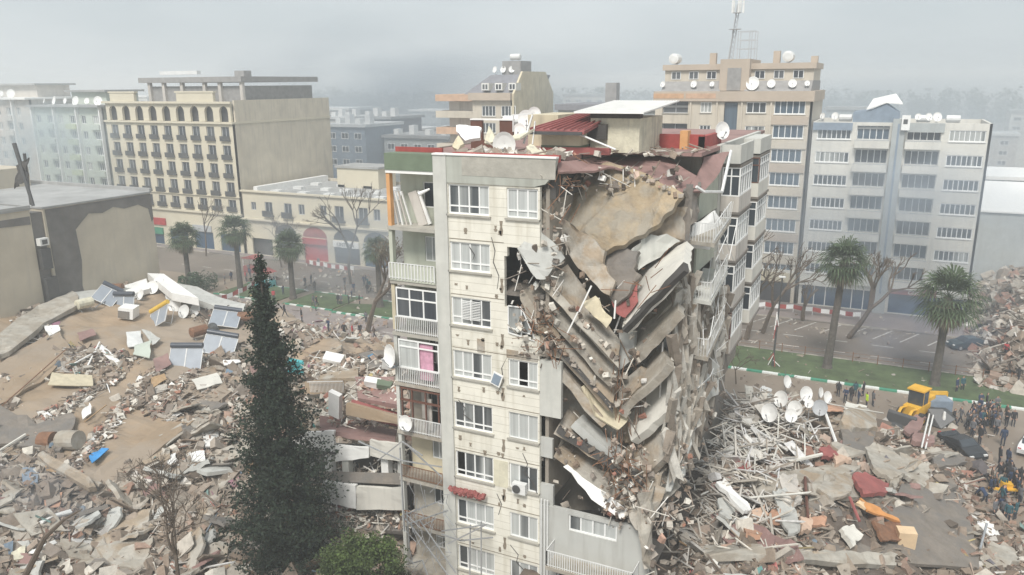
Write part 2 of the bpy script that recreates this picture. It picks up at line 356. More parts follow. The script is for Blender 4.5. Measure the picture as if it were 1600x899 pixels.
def kerb(name, x0, x1, y0, y1, h=.16, seg=1.7, mats=('kerbgreen', 'kerbwhite')):
    mb = MB(); x = x0; k = 0
    while x < x1-.1: mb.m = k % 2; mb.box(x, min(x+seg, x1), y0, y1, -.05, h+.002*(k % 2)); x += seg; k += 1
    return tag(mb.build(name, mats), kind='structure')
def slabbox(name, x0, x1, y0, y1, z0, z1, mat): mb = MB(); mb.box(x0, x1, y0, y1, z0, z1); return tag(mb.build(name, mat), kind='structure')
slabbox('grass_verge', 1.5, 60, 51.6, 59.3, -.05, .14, 'grass'); kerb('kerb', 1.2, 60, 51.1, 51.6); kerb('kerb_far', 1.2, 60, 59.3, 59.6, mats=('pave', 'concrete'))
slabbox('pavement', -200, 33, 74.2, 82, -.05, .14, 'pave'); kerb('pavement_kerb', -200, 33, 73.95, 74.2, mats=('concrete', 'concrete_dark'), seg=6)
for (x0, x1) in ((-59, -50.5), (-46.5, -39.5), (-73, -61)):
    slabbox('grass_verge', x0, x1, 51.5, 58.5, -.05, .14, 'grass'); kerb('kerb', x0-.3, x1+.3, 51.2, 51.5, seg=1.3); kerb('kerb', x0-.3, x1+.3, 58.5, 58.8, seg=1.3)
mb = MB()
for i in range(22):
    x = -20+i*3.1; mb.add([(x, 69.2, .009), (x+.15, 69.2, .009), (x+2.4, 74, .009), (x+2.25, 74, .009)], [(0, 1, 2, 3)])
for i in range(16):
    for y in (62.2, 66.6):
        x = -16+i*5.2; mb.add([(x, y, .009), (x+2.4, y, .009), (x+2.4, y+.16, .009), (x, y+.16, .009)], [(0, 1, 2, 3)])
for i in range(30):
    x = -95+i*5.2
    for y in (46, 64.5):
        if x < 0: mb.add([(x, y, .009), (x+2.2, y, .009), (x+2.2, y+.15, .009), (x, y+.15, .009)], [(0, 1, 2, 3)])
tag(mb.build('road_markings', 'paint'), kind='structure')
# rubble covered terrain
def mound(name, x0, x1, y0, y1, st, mat, label):
    mb = grid_mesh(x0, x1, y0, y1, st, lambda x, y: (lambda h: h-.02 if h > .03 else -.25)(Hn(x, y))); return tag(mb.build(name, mat), label, 'rubble', kind='stuff')
mound('rubble_mound', -66, 4, -22, 44, .5, 'mudroof', 'broad muddy brown heap where the collapsed block left of the street slid down')
mound('rubble_mound', 4.25, 34, -16, 44.5, .5, 'rubbledirt_shade', 'brown grey heap of crushed masonry spilling from the damaged block to the street')
mound('rubble_mound', 31, 50, 55, 114, .8, 'rubbledirt_shade', 'hazy heap of rubble at the far right beyond the pale flats')
# ================================================================ damaged apartment block
B = thing('damaged_apartment_building', 'tall cream apartment block in the centre with its front corner torn open', 'apartment building', (3, 12, 0))
FM = Front(0); DX0, DX1 = -3.78, 11.34
# window column A and B
holes = []; rows = []
for k in range(8):
    zs = 24.99-3*k; rows.append(zs); holes.append((0.02, 2.4, zs, zs+1.53)); holes.append((3.39, 5.1, zs-.02, zs+1.5))
WX = 5.2
irr = [(3.22, 5.5, 20.3, 23.0), (4.3, 5.5, 19.6, 20.4), (4.9, 5.5, 18.9, 19.6)]
mb = wall(FM, -.02, WX, .2, 26.6, holes+irr); mb.build('cladding_wall', 'cream', B)
mb = MB(); mb.box(-.8, -.02, -.12, .4, 0, 28.0); mb.build('pilaster', 'pilaster', B)
# upper band with the broken end
mb = MB(); mb.prism([(-.02, -.06, 26.6), (4.9, -.06, 26.6), (5.5, -.06, 26.75), (5.9, -.06, 27.2), (6.1, -.06, 28.0), (-.02, -.06, 28.0)], (0, .3, 0)); mb.build('roof_band', 'greygreen', B)
mb = MB(); mb.box(-.02, 6.1, -.12, .24, 28.0, 28.08); mb.box(-.8, -.02, -.18, .24, 28.003, 28.083); mb.build('coping', 'white', B)
mb = MB(); mb.box(.9, 6.05, -.075, -.06, 27.0, 27.95); mb.build('band_patch', 'sill', B)
# dark marks where cladding battens tore off, one by one under the windows
rr = random.Random(3)
for k in range(8):
    zs = rows[k]
    for a in [.35, 1.0, 1.9, 2.75, 3.0, 4.3] + ([3.9] if k > 2 else []):
        if k in (1, 2) and a > 3.1: continue
        hh = rr.choice([.3, .45, .65]); zc = zs-rr.uniform(.35, 1.1)
        if rr.random() < .25: continue
        mb = MB(); nq = max(2, int(hh/.09)); wl = [rr.uniform(.05, .13) for q in range(nq+1)]
        mb.prism([(a-wl[q//2]*(.6 if q % 2 else 1), -.02, zc-q*.05) for q in range(nq)]+[(a+wl[q//2]*(.6 if q % 2 else 1), -.02, zc-q*.05) for q in range(nq-1, -1, -1)], (0, .018, 0)); mb.build('batten_mark', 'brownmark', B)
    mb = MB(); mb.prism([(2.98, -.02, zs-.2), (3.02, -.02, zs-.5), (2.95, -.02, zs-.75), (3.0, -.02, zs-.95), (3.12, -.02, zs-.95), (3.17, -.02, zs-.7), (3.12, -.02, zs-.45), (3.16, -.02, zs-.2)], (0, .018, 0)); mb.build('batten_mark', 'brownmark', B)
for k in range(8): mb = MB(); mb.box(.02, WX if k not in (0, 1) else 3.2, -.02, -.001, rows[k]-1.32, rows[k]-1.29); mb.build('cladding_joint', 'brownmark', B)
mb = MB(); mb.box(2.45, 3.3, -.015, -.002, rows[5]-.1, rows[5]+1.5); mb.build('bare_patch', 'peelcream', B)
mb = MB(); mb.box(1.55, 2.0, -.02, -.003, 17.6, 18.35); mb.build('bare_patch', 'concrete_tan', B); mb = MB(); mb.box(3.3, 5.1, -.02, -.003, 17.55, 18.0); mb.build('bare_patch', 'concrete_tan', B)
# windows
for k in range(8):
    zs = rows[k]
    window(B, FM, .02, 2.4, zs, zs+1.53, 4 if k else 4, .27 if k < 3 else .22, .1, .075, GL, sill='sill', missing=((0,) if k == 5 else ()))
    if k in (1,): continue
    if k == 2:
        mb = MB(); f_ = lambda a, b: mb.path([(a[0], -.05, a[1]), (b[0], -.05, b[1])], .04, 4)
        f_((3.45, 18.95), (3.45, 20.4)); f_((3.45, 18.95), (4.95, 18.7)); f_((3.45, 19.25), (4.85, 19.0)); f_((4.2, 18.8), (4.2, 20.35)); f_((4.25, 20.3), (4.95, 18.8)); f_((3.45, 20.4), (4.2, 20.4))
        w_ = mb.build('window', 'whiteframe', B); mb = MB(); mb.prism([(3.47, .0, 18.95), (4.8, .0, 18.85), (4.2, 0, 20.3), (3.47, 0, 20.38)], (0, .02, 0)); mb.build('pane', GL, w_); continue
    window(B, FM, 3.39, 5.1, zs, zs+1.48, 3, .25 if k in (0, 3) else None, .1, .075 if k != 4 else .05, GL, sill='sill', missing=((1,) if k == 3 else ()))
for ls in ([(2.5, 23.9), (2.7, 23.2), (2.6, 22.6), (2.9, 21.9), (2.8, 21.2)], [(3.3, 17.5), (3.0, 16.9), (3.1, 16.1), (2.7, 15.4)], [(1.2, 23.3), (1.5, 22.9), (1.4, 22.6)], [(4.2, 12.2), (4.5, 11.6), (4.3, 11.1), (4.8, 10.6), (5.1, 9.9)], [(2.6, 9.4), (2.9, 8.8), (2.7, 8.1)], [(.3, 14.6), (.7, 14.2), (.6, 13.8), (1.1, 13.5)], [(3.4, 6.4), (3.9, 5.9), (3.8, 5.4), (4.4, 4.9)]):
    mb = MB(); n_ = len(ls); mb.prism([(x-.018*(i % 3+1)*.6, -.012, z) for i, (x, z) in enumerate(ls)]+[(x+.018*(i % 2+1)*.7, -.012, z+.03) for i, (x, z) in list(enumerate(ls))[::-1]], (0, .01, 0)); mb.build('crack', 'void', B)
# window grille on the third row
mb = MB()
for z in range(12): mb.box(.65, 1.8, -.06, -.03, 19.35+z*.09, 19.385+z*.09)
mb.box(1.2, 1.25, -.07, -.02, 19.3, 20.45); mb.build('window_grille', 'whiteframe', B)
# concrete surface right of the cream wall
mb = MB(); mb.box(WX+.003, 6.4, .02, .27, 14.6, 17.7); mb.build('wall_panel', 'pilaster', B)
mb = MB(); mb.box(WX+.003, 5.9, .1, .3, 12.2, 13.3); mb.build('wall_panel', 'greyrender', B); mb = MB(); mb.box(WX+.003, 5.95, .1, .3, 9.4, 10.6); mb.build('wall_panel', 'greyrender', B)
mb = wall(FM, WX, 6.0, .2, 9.4, []); mb.build('wall_panel', 'greyrender', B)
FL = Front(-.0); mb = wall(FL, 6.0, 11.34, .2, 9.4, [(6.9, 9.6, 8.25, 9.2), (6.2, 10.3, 3.2, 6.4)], mb=None); mb.build('lower_wall', 'greyrender', B)
window(B, FL, 6.9, 9.6, 8.25, 9.2, 4, None, .1, .08, GL, sill=None); window(B, FL, 6.2, 10.3, 3.2, 6.4, 5, .5, .2, .08, GD)
mb = MB(); mb.box(6.05, 10.9, -1.2, -.001, 6.35, 6.55); bl = mb.build('balcony', 'concrete', B); railing(bl, FL, 6.1, 10.85, 6.55, 7.5, 1.12, .13, 'lightmetal', .02, 1.1)
mb = MB()
for x in (5.35, 5.55, 5.72): mb.tube((x, -.1, .3), (x, -.1, 9.8), .05, n=6)
mb.build('downpipe', 'lightmetal', B)
# loggia bay on the left
FB_ = Front(1.25)
for k in range(9):
    fz = 24.09-3*k
    if fz < 0: continue
    mb = MB(); mb.box(DX0, -.8, -.15, 1.4, fz-.2, fz); bal = mb.build('balcony', 'sill' if k < 3 else 'concrete', B)
    mb = wall(FB_, DX0+.05, -.8, fz, fz+2.8, [(-2.3, -.95, fz+(.0 if k in (2, 3, 4) else .9), fz+2.3)], .2)
    mb.build('loggia_wall', ['greenwall', 'greenwall', 'greenwall', 'greenwall', 'inner', 'yellow', 'concrete', 'concrete', 'concrete'][k], bal)
    window(bal, FB_, -2.3, -.95, fz+.9, fz+2.3, 3 if k else 2, None, .08, .06, GL if k not in (0,) else GD)
    if k == 1:
        mb = MB(); mb.box(DX0+.02, -.82, -.2, -.1, fz, fz+.95); mb.build('parapet', 'greenwall', bal); railing(bal, FM, DX0+.05, -.85, fz+.1, fz+1.02, .22, .2, 'lightmetal', .03)
    if k in (2, 3): 
        window(bal, Front(-.05), DX0+.3, -.82, fz+.9, fz+2.6, 3 if k == 2 else 2, .62 if k == 2 else .75, .0, .08, GD if k == 2 else GL, missing=(1,))
        railing(bal, FM, DX0+.25, -.82, fz+.05, fz+.95, .16, .12, 'lightmetal', .018)
    if k == 4:
        mb = MB()
        for a in (DX0+.4, -2.7, -1.8, -.95): mb.box(a-.04, a+.04, -.1, 0, fz, fz+2.6)
        mb.box(DX0+.3, -.82, -.11, .01, fz+1.9, fz+2.0); mb.box(DX0+.3, -.82, -.11, .01, fz+2.62, fz+2.72); mb.build('glazing_frame', 'brownframe', bal)
        railing(bal, FM, DX0+.2, -.82, fz+.05, fz+.95, .16, .1, 'lightmetal', .016)
    if k in (5, 6): railing(bal, FM, DX0+.2, -.82, fz+.05, fz+.85, .14, .1, 'rust', .014)
mb = MB(); mb.box(-2.15, -1.3, .05, .15, 18.1+.3-3, 18.1+2.4-3); mb.build('curtain', 'pinkcurtain', B)
mb = MB(); mb.box(-2.7, -2.2, .9, 1.0, 12.6, 14.3); mb.box(-2.05, -1.6, .2, .3, 12.3, 14.2); mb.build('shutter', 'palepink', B)
mb = MB(); mb.box(DX0, -.8, -.14, .9, 27.12, 28.0); mb.build('bay_parapet', 'darkgreen', B)
mb = MB(); mb.box(DX0, -.8, -.10, 1.3, 26.95, 27.11); mb.build('bay_soffit', 'white', B)
for (z0, z1, mt) in ((24.0, 27.0, 'orangewall'), (18.2, 20.8, 'yellow'), (0, 17.9, 'pilaster'), (21.0, 23.9, 'greenwall')):
    mb = MB(); mb.box(DX0-.002, DX0+.22, -.05, .25, z0, z1); mb.build('corner_post', mt, B)
# side wall towards the fallen neighbour and hidden body
mb = MB(); mb.box(DX0, DX0+.2, 1.3, 29, 0, 27.9); mb.build('side_wall', 'inner', B)
for k in range(9):
    fz = 24.09-3*k; mb = MB(); xr = 5.3 if 9 < fz < 25 else 11.1
    mb.box(-.75, xr, .26, 4.6, fz-.22, fz-.02); mb.build('floor_slab', 'concrete_dark', B)
mb = wall(Front(4.6), -.75, 5.6, 0, 27.8, []); mb.build('inner_wall', 'void', B)  # back wall coloured near-black to paint the dark behind the openings
mb = MB(); mb.box(5.4, 5.6, .3, 4.4, 9.4, 26.5); mb.build('inner_wall', 'inner', B)
mb = MB(); mb.box(-3.5, 5.5, 5, 29, 9.4, 27.6); mb.box(5.6, 10.3, 9.5, 29, 9.4, 27.6); mb.build('core', 'inner', B)
mb = MB(); mb.box(DX0+.01, 5.6, .9, 29.4, 27.62, 27.84); mb.box(5.6, 11.3, 7.6, 29.4, 27.62, 27.84); mb.build('roof_deck', 'roofred', B)
mb = MB(); mb.box(.2, 6.1, .24, .5, 27.8, 28.13); mb.box(DX0, -.85, .95, 1.1, 27.84, 28.25); mb.build('roof_kerb', 'red', B)
# ---- folded floors in the torn corner
def P3(lst): return [W(u, v, n=n) for (u, v, n) in lst]
def plate(name, lst, mat, th=.28, bump=.12, jag=.2, cuts=4, seed=0, c=None, parent=None):
    bump *= .55
    return sheet(P3(lst), th, cuts, bump, jag, .9, seed, W(c[0], c[1], n=c[2]) if c else None).build(name, mat, parent or B)
def nl(ls, v0, n0, v1, n1, k=0): return [(u, v, n0+(n1-n0)*(v-v0)/(v1-v0)+k*(u-960)) for u, v in ls]
plate('sagging_roof_slab', nl([(864, 300), (876, 280), (905, 268), (940, 258), (968, 257), (1012, 274), (1066, 302), (1048, 330), (1018, 358), (990, 376), (968, 384), (946, 392), (925, 378), (905, 362), (872, 338)], 266, 4.6, 390, 1.8, .003), 'earth_tan', .4, .5, .1, 8, 1)
plate('sagging_roof_slab', nl([(868, 334), (905, 360), (944, 392), (938, 412), (960, 440), (952, 462), (925, 440), (900, 412), (882, 385)], 334, 2.2, 460, .5), 'concrete_tan', .3, .35, .1, 7, 2)
plate('sagging_roof_slab', nl([(936, 396), (970, 384), (1000, 392), (988, 420), (998, 428), (984, 456), (964, 476), (946, 462), (940, 425)], 384, 2.4, 476, .7), 'concrete_dark', .3, .35, .1, 7, 3)
plate('backing_rubble', [(985, 425, 4.0), (1076, 378, 6), (1066, 640, 5), (1010, 720, 2.6), (972, 690, 2.2), (968, 560, 2.8)], 'concrete_tan', .3, 1.1, .3, 8, 61)
plate('backing_rubble', [(850, 436, 2.2), (965, 570, 2.4), (975, 760, 2), (880, 700, 2), (862, 600, 2)], 'concrete', .3, 1.0, .3, 8, 62)
plate('wall_fragment', [(1018, 364, 3.6), (1056, 318, 4.8), (1078, 328, 5), (1072, 376, 4.8), (1034, 398, 3.8)], 'concrete_tan', .2, .6, .2, 5, 63)
plate('wall_fragment', [(984, 396, 2.4), (1018, 364, 3.4), (1068, 372, 4.4), (998, 426, 2.6)], 'pilaster', .15, .2, .2, 4, 64)
plate('wall_fragment', [(846, 296, .6), (862, 288, 1.0), (862, 340, .9), (872, 396, .8), (858, 418, .3), (838, 372, .3)], 'concrete', .3, .9, .3, 6, 65)
plate('wall_fragment', [(1080, 352, 6.0), (1118, 330, 8.2), (1128, 346, 8.4), (1110, 392, 7), (1080, 386, 5.8)], 'white', .1, .2, .1, 4, 66)
plate('wall_fragment', [(1070, 300, 4.9), (1095, 285, 6.6), (1098, 330, 6.2), (1074, 360, 4.8)], 'concrete_dark', .2, .5, .2, 5, 67)
def fold(name, ls, n0, n1, mat, sd, th=.3): plate(name, [(u, v, n) for (u, v), n in zip(ls, (n0, n1, n1, n0) if len(ls) == 4 else n0)], mat, th*1.5 if mat != 'void' else th, .07, .06, 6, sd)
for ls, n0, n1, mt, sd in (  # void entries are dark strips painting the shade below slab edges
 ([(853, 434), (886, 414), (968, 532), (966, 562)], .3, 1.7, 'concrete_tan', 3), ([(844, 446), (853, 434), (966, 560), (967, 576)], .1, .3, 'concrete', 4),
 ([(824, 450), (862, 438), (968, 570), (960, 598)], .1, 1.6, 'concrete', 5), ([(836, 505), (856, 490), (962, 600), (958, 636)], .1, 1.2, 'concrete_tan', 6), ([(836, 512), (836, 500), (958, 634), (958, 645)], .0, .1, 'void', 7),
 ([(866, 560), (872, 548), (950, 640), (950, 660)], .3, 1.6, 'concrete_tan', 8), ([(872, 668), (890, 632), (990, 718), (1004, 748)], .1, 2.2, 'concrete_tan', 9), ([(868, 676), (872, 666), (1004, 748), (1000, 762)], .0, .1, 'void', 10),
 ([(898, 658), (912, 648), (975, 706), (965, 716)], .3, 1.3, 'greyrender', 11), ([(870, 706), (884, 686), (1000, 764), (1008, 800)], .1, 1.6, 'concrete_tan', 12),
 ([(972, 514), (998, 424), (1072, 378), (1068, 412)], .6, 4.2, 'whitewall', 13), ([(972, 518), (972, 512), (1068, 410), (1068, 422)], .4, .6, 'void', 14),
 ([(988, 560), (984, 528), (1058, 464), (1060, 486)], 1.2, 3.0, 'concrete', 15), ([(966, 646), (962, 612), (1034, 540), (1044, 568)], .7, 2.6, 'concrete', 16), ([(1008, 520), (1008, 500), (1062, 432), (1062, 458)], 2.6, 4.8, 'concrete_tan', 17),
 ([(968, 578), (968, 520), (992, 500), (990, 562)], 1.6, 1.9, 'greyrender', 18), ([(966, 636), (966, 600), (1002, 572), (1000, 604)], .9, 1.6, 'concrete_tan', 19),
 ([(985, 690), (980, 650), (1040, 588), (1048, 640)], 1.0, 2.6, 'whitewall', 20), ([(985, 770), (975, 700), (1045, 640), (1050, 700)], .7, 2.4, 'concrete_tan', 21)): fold('folded_slab_or_shade', ls, n0, n1, mt, sd)
plate('back_wall', [(858, 270, 5.0), (1084, 290, 7.4), (1080, 640, 6.4), (1020, 800, 4), (860, 800, 4), (850, 500, 4.4)], 'inner', .2, .2, .2, 4, 12)
plate('wall_fragment', [(908, 602, .3), (925, 592, 1.2), (985, 652, 1.4), (968, 672, .2), (930, 650, .1)], 'yellow', .12, .04, .08, 3, 13)
plate('wall_fragment', [(882, 728, -.1), (900, 722, .4), (985, 800, 0), (970, 812, -.4), (925, 780, -.3)], 'white', .15, .08, .1, 3, 14)
plate('wall_fragment', [(806, 388, -.3), (838, 352, .3), (884, 402, .3), (850, 432, -.2), (838, 436, -.4)], 'greyrender', .3, .1, .12, 3, 16)
plate('wall_fragment', [(810, 455, -.1), (830, 445, .4), (866, 500, .5), (850, 530, .1), (828, 500, -.1)], 'concrete', .2, .12, .2, 3, 17)
plate('wall_fragment', [(840, 500, -.1), (875, 520, .4), (880, 560, .3), (842, 560, -.1)], 'concrete_tan', .25, .15, .2, 3, 18)
plate('wall_fragment', [(912, 470, .2), (928, 462, .4), (955, 498, .5), (948, 512, .2), (925, 495, .1)], 'yellow', .1, .05, .1, 3, 20)
plate('wall_fragment', [(962, 490, .6), (958, 470, 1), (1000, 430, 2), (995, 470, 1.2), (975, 495, .7)], 'redmuted', .1, .05, .1, 3, 21)
plate('wall_fragment', [(1030, 540, 3), (1060, 500, 4.6), (1062, 590, 4.6), (1035, 640, 3)], 'greyrender', .1, .15, .25, 3, 22)
# near-black box at the torn edge, painted as the dark of the rooms
mb = MB(); mb.box(5.25, 5.9, .35, 4.2, 26.0, 27.6); mb.build('edge_dark_room', 'void', B)
# post and ragged wall at the right of the opening
mb = MB(); mb.path([W(1078, 288, s=11.3), W(1068, 420, s=11.3), W(1056, 560, s=11.2), W(1050, 690, s=11)], .2, 6); mb.build('corner_post', 'concrete_dark', B)
for i, ls in enumerate([[(1082, 470, 5), (1115, 470, 10), (1138, 480, 15.5), (1132, 560, 14), (1100, 640, 9), (1060, 700, 4), (1055, 600, 4.3)],
      [(1056, 560, 4.2), (1075, 550, 6), (1085, 640, 6), (1060, 760, 2), (1020, 800, .6), (1030, 700, 2)],
      [(1060, 640, 3.4), (1110, 560, 9), (1128, 590, 11), (1095, 660, 6), (1070, 730, 2.6), (1045, 770, 1)],
      [(960, 745, .2), (1000, 700, 1.4), (1045, 690, 2.6), (1035, 770, .6), (1005, 840, -.4), (985, 800, -.4)],
      [(1088, 440, 8), (1130, 440, 14), (1142, 480, 16), (1138, 560, 15), (1118, 640, 11), (1085, 700, 7), (1075, 600, 6)],
      [(996, 770, -.2), (1020, 760, 0), (1022, 899, -1.2), (1000, 899, -1.2)]]):
    plate('torn_wall', ls, ['concrete_tan', 'concrete', 'greyrender', 'concrete_tan', 'concrete_dark', 'concrete'][i], .3, .45, .35, 5, 30+i)
# brown sheet roof sagging over the corner
plate('metal_roof', [(872, 252, .6), (872, 270, .3), (905, 268, 1.5), (962, 262, 4.2), (1010, 276, 5), (1066, 302, 5.2), (1088, 276, 7), (1040, 244, 9), (940, 245, 8)], 'roofred', .1, .06, .06, 4, 40)
plate('metal_roof', [(1066, 300, 5.2), (1090, 276, 7), (1100, 246, 9.5), (1140, 236, 13), (1118, 280, 8.5), (1098, 300, 6)], 'roofred', .12, .05, .06, 3, 41)
mb = MB()
for i in range(5):
    a = W(905+i*34, 262+i*8, n=4.3+i*.25)+Vector((0, 0, .12)); b = W(950+i*28, 246+i*2, n=8.5)+Vector((0, 0, .12)); mb.tube(a, b, .04, n=4)
mb.build('roof_seam', 'concrete', B)
# right facade seen edge-on
FR = Side(11.34)
holes = []; 
for k in range(6):
    fz = 24.09-3*k
    holes += [(14.2, 17.2, fz+.8, fz+2.4), (20, 21.6, fz+.9, fz+2.3)]
mb = wall(FR, 12.5, 27.2, 14.7, 27.9, [h for h in holes if h[2] > 14.8]); mb.build('rear_wing_wall', 'pilaster', B)
mb = wall(Side(9.9), 9.6, 27, .0, 14.6, []); mb.build('rear_wing_wall', 'concrete_dark', B); mb = MB(); mb.box(9.8, 11.3, 15, 27.1, 14.4, 14.69); mb.build('floor_slab', 'concrete', B)
for k in range(4):
    fz = 24.09-3*k
    for (a0, a1, pr, mt) in ((13.2, 17.4, 1.1, 'palepink'), (20.3, 24.8, 1.1, 'whitewall')):
        if k == 4 and a0 < 20: continue
        mb = MB(); mb.box(11.36, 11.36+pr, a0, a1, fz-.22, fz+.72); by = mb.build('bay', mt, B)
        mb = MB(); mb.box(11.36, 11.36+pr+.08, a0-.08, a1+.08, fz-.36, fz-.222); mb.build('bay_ledge', 'concrete_dark', by); mb = MB(); mb.box(11.36, 11.36+pr, a0, a1, fz+2.45, fz+2.62); mb.build('bay_ledge', 'concrete_dark', by)
        window(by, Side(11.36+pr), a0, a1, fz+.72, fz+2.45, 5, .7, .05, .09, GL if k % 2 else GF, missing=())
        F2 = Front(a0); window(by, F2, 11.38, 11.36+pr, fz+.72, fz+2.45, 2, .7, .02, .07, GF if k != 3 else GD, frame='whiteframe' if (k+int(a0)) % 4 else 'brownframe')
    if k < 3:
        t = -.12*k
        mb = MB(); mb.prism([(11.3, 5.4, fz-.6+t), (12.7, 5.4, fz-.7+t), (12.7, 9.6, fz-.05), (11.3, 9.6, fz)], (0, 0, -.2)); bl = mb.build('balcony', 'pilaster' if k % 2 else 'concrete', B)
        mb = MB(); zf = lambda y: fz-.65+t+(y-5.4)/4.2*(.6-t)
        for (x, y0, y1) in ((12.66, 5.4, 9.6),):
            for i in range(26): y = y0+(y1-y0)*i/25; mb.tube((x, y, zf(y)), (x+random.uniform(-.12, .12), y+random.uniform(-.1, .1), zf(y)+1), .018, n=4)
            for dz in (.15, .98): mb.tube((x, y0, zf(y0)+dz), (x, y1, zf(y1)+dz), .03, n=4)
        for i in range(9): x = 11.4+i*.15; mb.tube((x, 5.42, zf(5.4)), (x, 5.42, zf(5.4)+1), .018, n=4)
        mb.tube((11.35, 5.42, zf(5.4)+.98), (12.66, 5.42, zf(5.4)+.98), .03, n=4)
        mb.build('railing', 'lightmetal', bl)
        mb = MB(); mb.box(11.2, 11.32, 7.5, 12.4, fz+.1, fz+2.4); mb.build('balcony_wall', 'greenwall', bl)
mb = MB(); mb.path([(12.5, 5.6, 25), (12.9, 8, 20), (12.4, 9, 16), (12.8, 11, 13)], .03, 4)
for i in range(26):
    y = random.uniform(5.4, 10.5); z = random.uniform(15, 24); p = Vector((12.5+random.uniform(-.6, .5), y, z)); mb.tube(p, p+Vector((random.uniform(-.3, .3), random.uniform(-2.5, 2.5), random.uniform(-2.8, .8))), .025, n=3)
mb.build('bent_railing_bars', 'lightmetal', B)
mb = MB(); mb.path([W(1128, 300, s=12.6), W(1142, 236, s=12.4)], .09, 5); mb.path([W(1088, 292, s=12.2), W(1100, 300, s=12.5), W(1128, 300, s=12.6)], .08, 5); mb.build('gutter', 'lightmetal', B)
mb = MB(); mb.box(12.3, 12.45, 13, 17.4, 26.8, 27.9); mb.box(11.3, 12.45, 12.9, 13.0, 26.8, 27.9); mb.build('rear_parapet', 'pilaster', B); mb = MB(); mb.box(11.3, 12.45, 20.2, 25, 26.8, 27.8); mb.build('rear_parapet', 'pilaster', B)
# rooftop structures
FP = Front(4.0)
PH = MB()
def wb(u0, u1, v0, v1, n, dep, zb=27.84):   # world x/z extents of a picture rectangle standing at distance n
    a = W(u0, v1, n=n); b = W(u1, v0, n=n); return a.x, b.x, n, n+dep, zb, b.z
x0, x1, y0, y1, z0, z1 = wb(846, 905, 206, 240, 4.5, 3.5)
mb = MB(); mb.box(x0, x1, y0, y1, z0, z1); ph = mb.build('penthouse', 'yellow', B)
mb = MB(); mb.box(x0-.03, x1+.03, y0-.03, y1, z0, z0+.3); mb.build('base_band', 'red', ph); mb = MB(); mb.box(x0-.02, x1+.02, y0-.02, y1, z0+.301, z0+.42); mb.build('base_band', 'darkgreen', ph)
mb = MB(); mb.prism([(x0-.4, y0-.6, z1+.0), (x1+.5, y0-.6, z1-.1), (x1+.9, y1+2, z1+.95), (x0+1.4, y1+2, z1+.95)], (0, 0, .14)); mb.build('tiled_roof', 'tile', ph)
mb = MB()
for i in range(9): t = i/8; mb.tube((x0-.4+t*(x1-x0+.9), y0-.6, z1+.16), (x0+1.4+t*(x1-x0-.5), y1+2, z1+1.11), .05, n=4)
mb.build('roof_ribs', 'redmuted', ph)
mb = MB(); mb.box(x0-.4, x1+.4, y0-.7, y0-.6, z1-.15, z1+.02); mb.build('roof_gutter', 'darkmetal', ph)
x0, x1, y0, y1, z0, z1 = wb(922, 1000, 178, 240, 6, 4.5)
mb = MB(); mb.box(x0, x1, y0, y1, z0, z1-.25); ph = mb.build('penthouse', 'peelcream', B)
mb = MB(); mb.box(x0-.02, x1+.02, y0-.02, y0+.5, z1-.25, z1-.002); mb.build('dark_fascia', 'void', ph)
mb = MB(); mb.prism([(x0-.7, y0-.7, z1+.02), (x1+.4, y0-.7, z1+.02), (x1+.8, y1+.5, z1+.5), (x0-.3, y1+.5, z1+.5)], (0, 0, .06)); 
for i in range(26): t = i/25; mb.tube((x0-.7+t*(x1-x0+1.1), y0-.7, z1+.09), (x0-.3+t*(x1-x0+1.1), y1+.5, z1+.57), .03, n=4)
mb.build('corrugated_roof', 'white', ph)
mb = MB(); mb.box(x0-1.3, x1-1.1, y0-1.6, y0-1.3, z0, z0+.35); mb.build('base_band', 'redmuted', ph); mb = MB(); mb.box(x0-.5, x0+1, y0-.3, y0-.02, z0+.7, z0+1.5); mb.build('doorway', 'void', ph)
x0, x1, y0, y1, z0, z1 = wb(825, 872, 180, 232, 9, 4); mb = MB(); mb.box(x0, x1, y0, y1, z0, z1); mb.build('stair_house', 'yellow', B)
x0, x1, y0, y1, z0, z1 = wb(1018, 1100, 211, 235, 10, .3); mb = MB(); mb.box(x0, x1, y0, y1, z0, z1); mb.box(x1-.3, x1, y0, y0+5, z0, z1-.1); mb.build('roof_wall', 'red', B)
x0, x1, y0, y1, z0, z1 = wb(1061, 1075, 205, 246, 9.5, .7); mb = MB(); mb.box(x0, x1, y0, y1, z0, z1); mb.build('chimney', 'orangewall', B)
x0, x1, y0, y1, z0, z1 = wb(736, 753, 188, 236, 6, .2); mb = MB(); mb.box(x0, x1, y0, y1, z0, z1); x2, x3, _, _, _, _ = wb(781, 801, 188, 236, 6, .2); mb.box(x2, x3, y0, y1, z0, z1); mb.box(x1, x2, y0, y1, z0, z0+.5); mb.build('roof_wall', 'brownframe', B)
mb = MB(); mb.box(x0, x3, y0-.05, y1+.05, z1, z1+.08); mb.build('roof_wall_coping', 'white', B)
def rsheet(name, ls, mat, label, cat, th=.12, seed=0, group=None, bump=.05, jag=.06):
    pts = [W(u, v, n=n) for u, v, n in ls]; o = sheet(pts, th, 3, bump, jag, 1.2, seed).build(name, mat, None); return tag(o, label, cat, group)
rsheet('plaster_chunk', [(712, 197, 4.2), (728, 194, 4.3), (736, 197, 4.3), (751, 200, 4.2), (749, 216, 3.6), (727, 219, 3.4), (713, 206, 3.8)], 'white', 'white broken wall slab propped up at the left of the roof debris', 'wall slab', .2, 51)
rsheet('plaster_chunk', [(756, 223, 3), (766, 197, 3.4), (776, 223, 3)], 'peelcream', 'pointed cream wall fragment standing before the brown roof wall', 'wall slab', .2, 52)
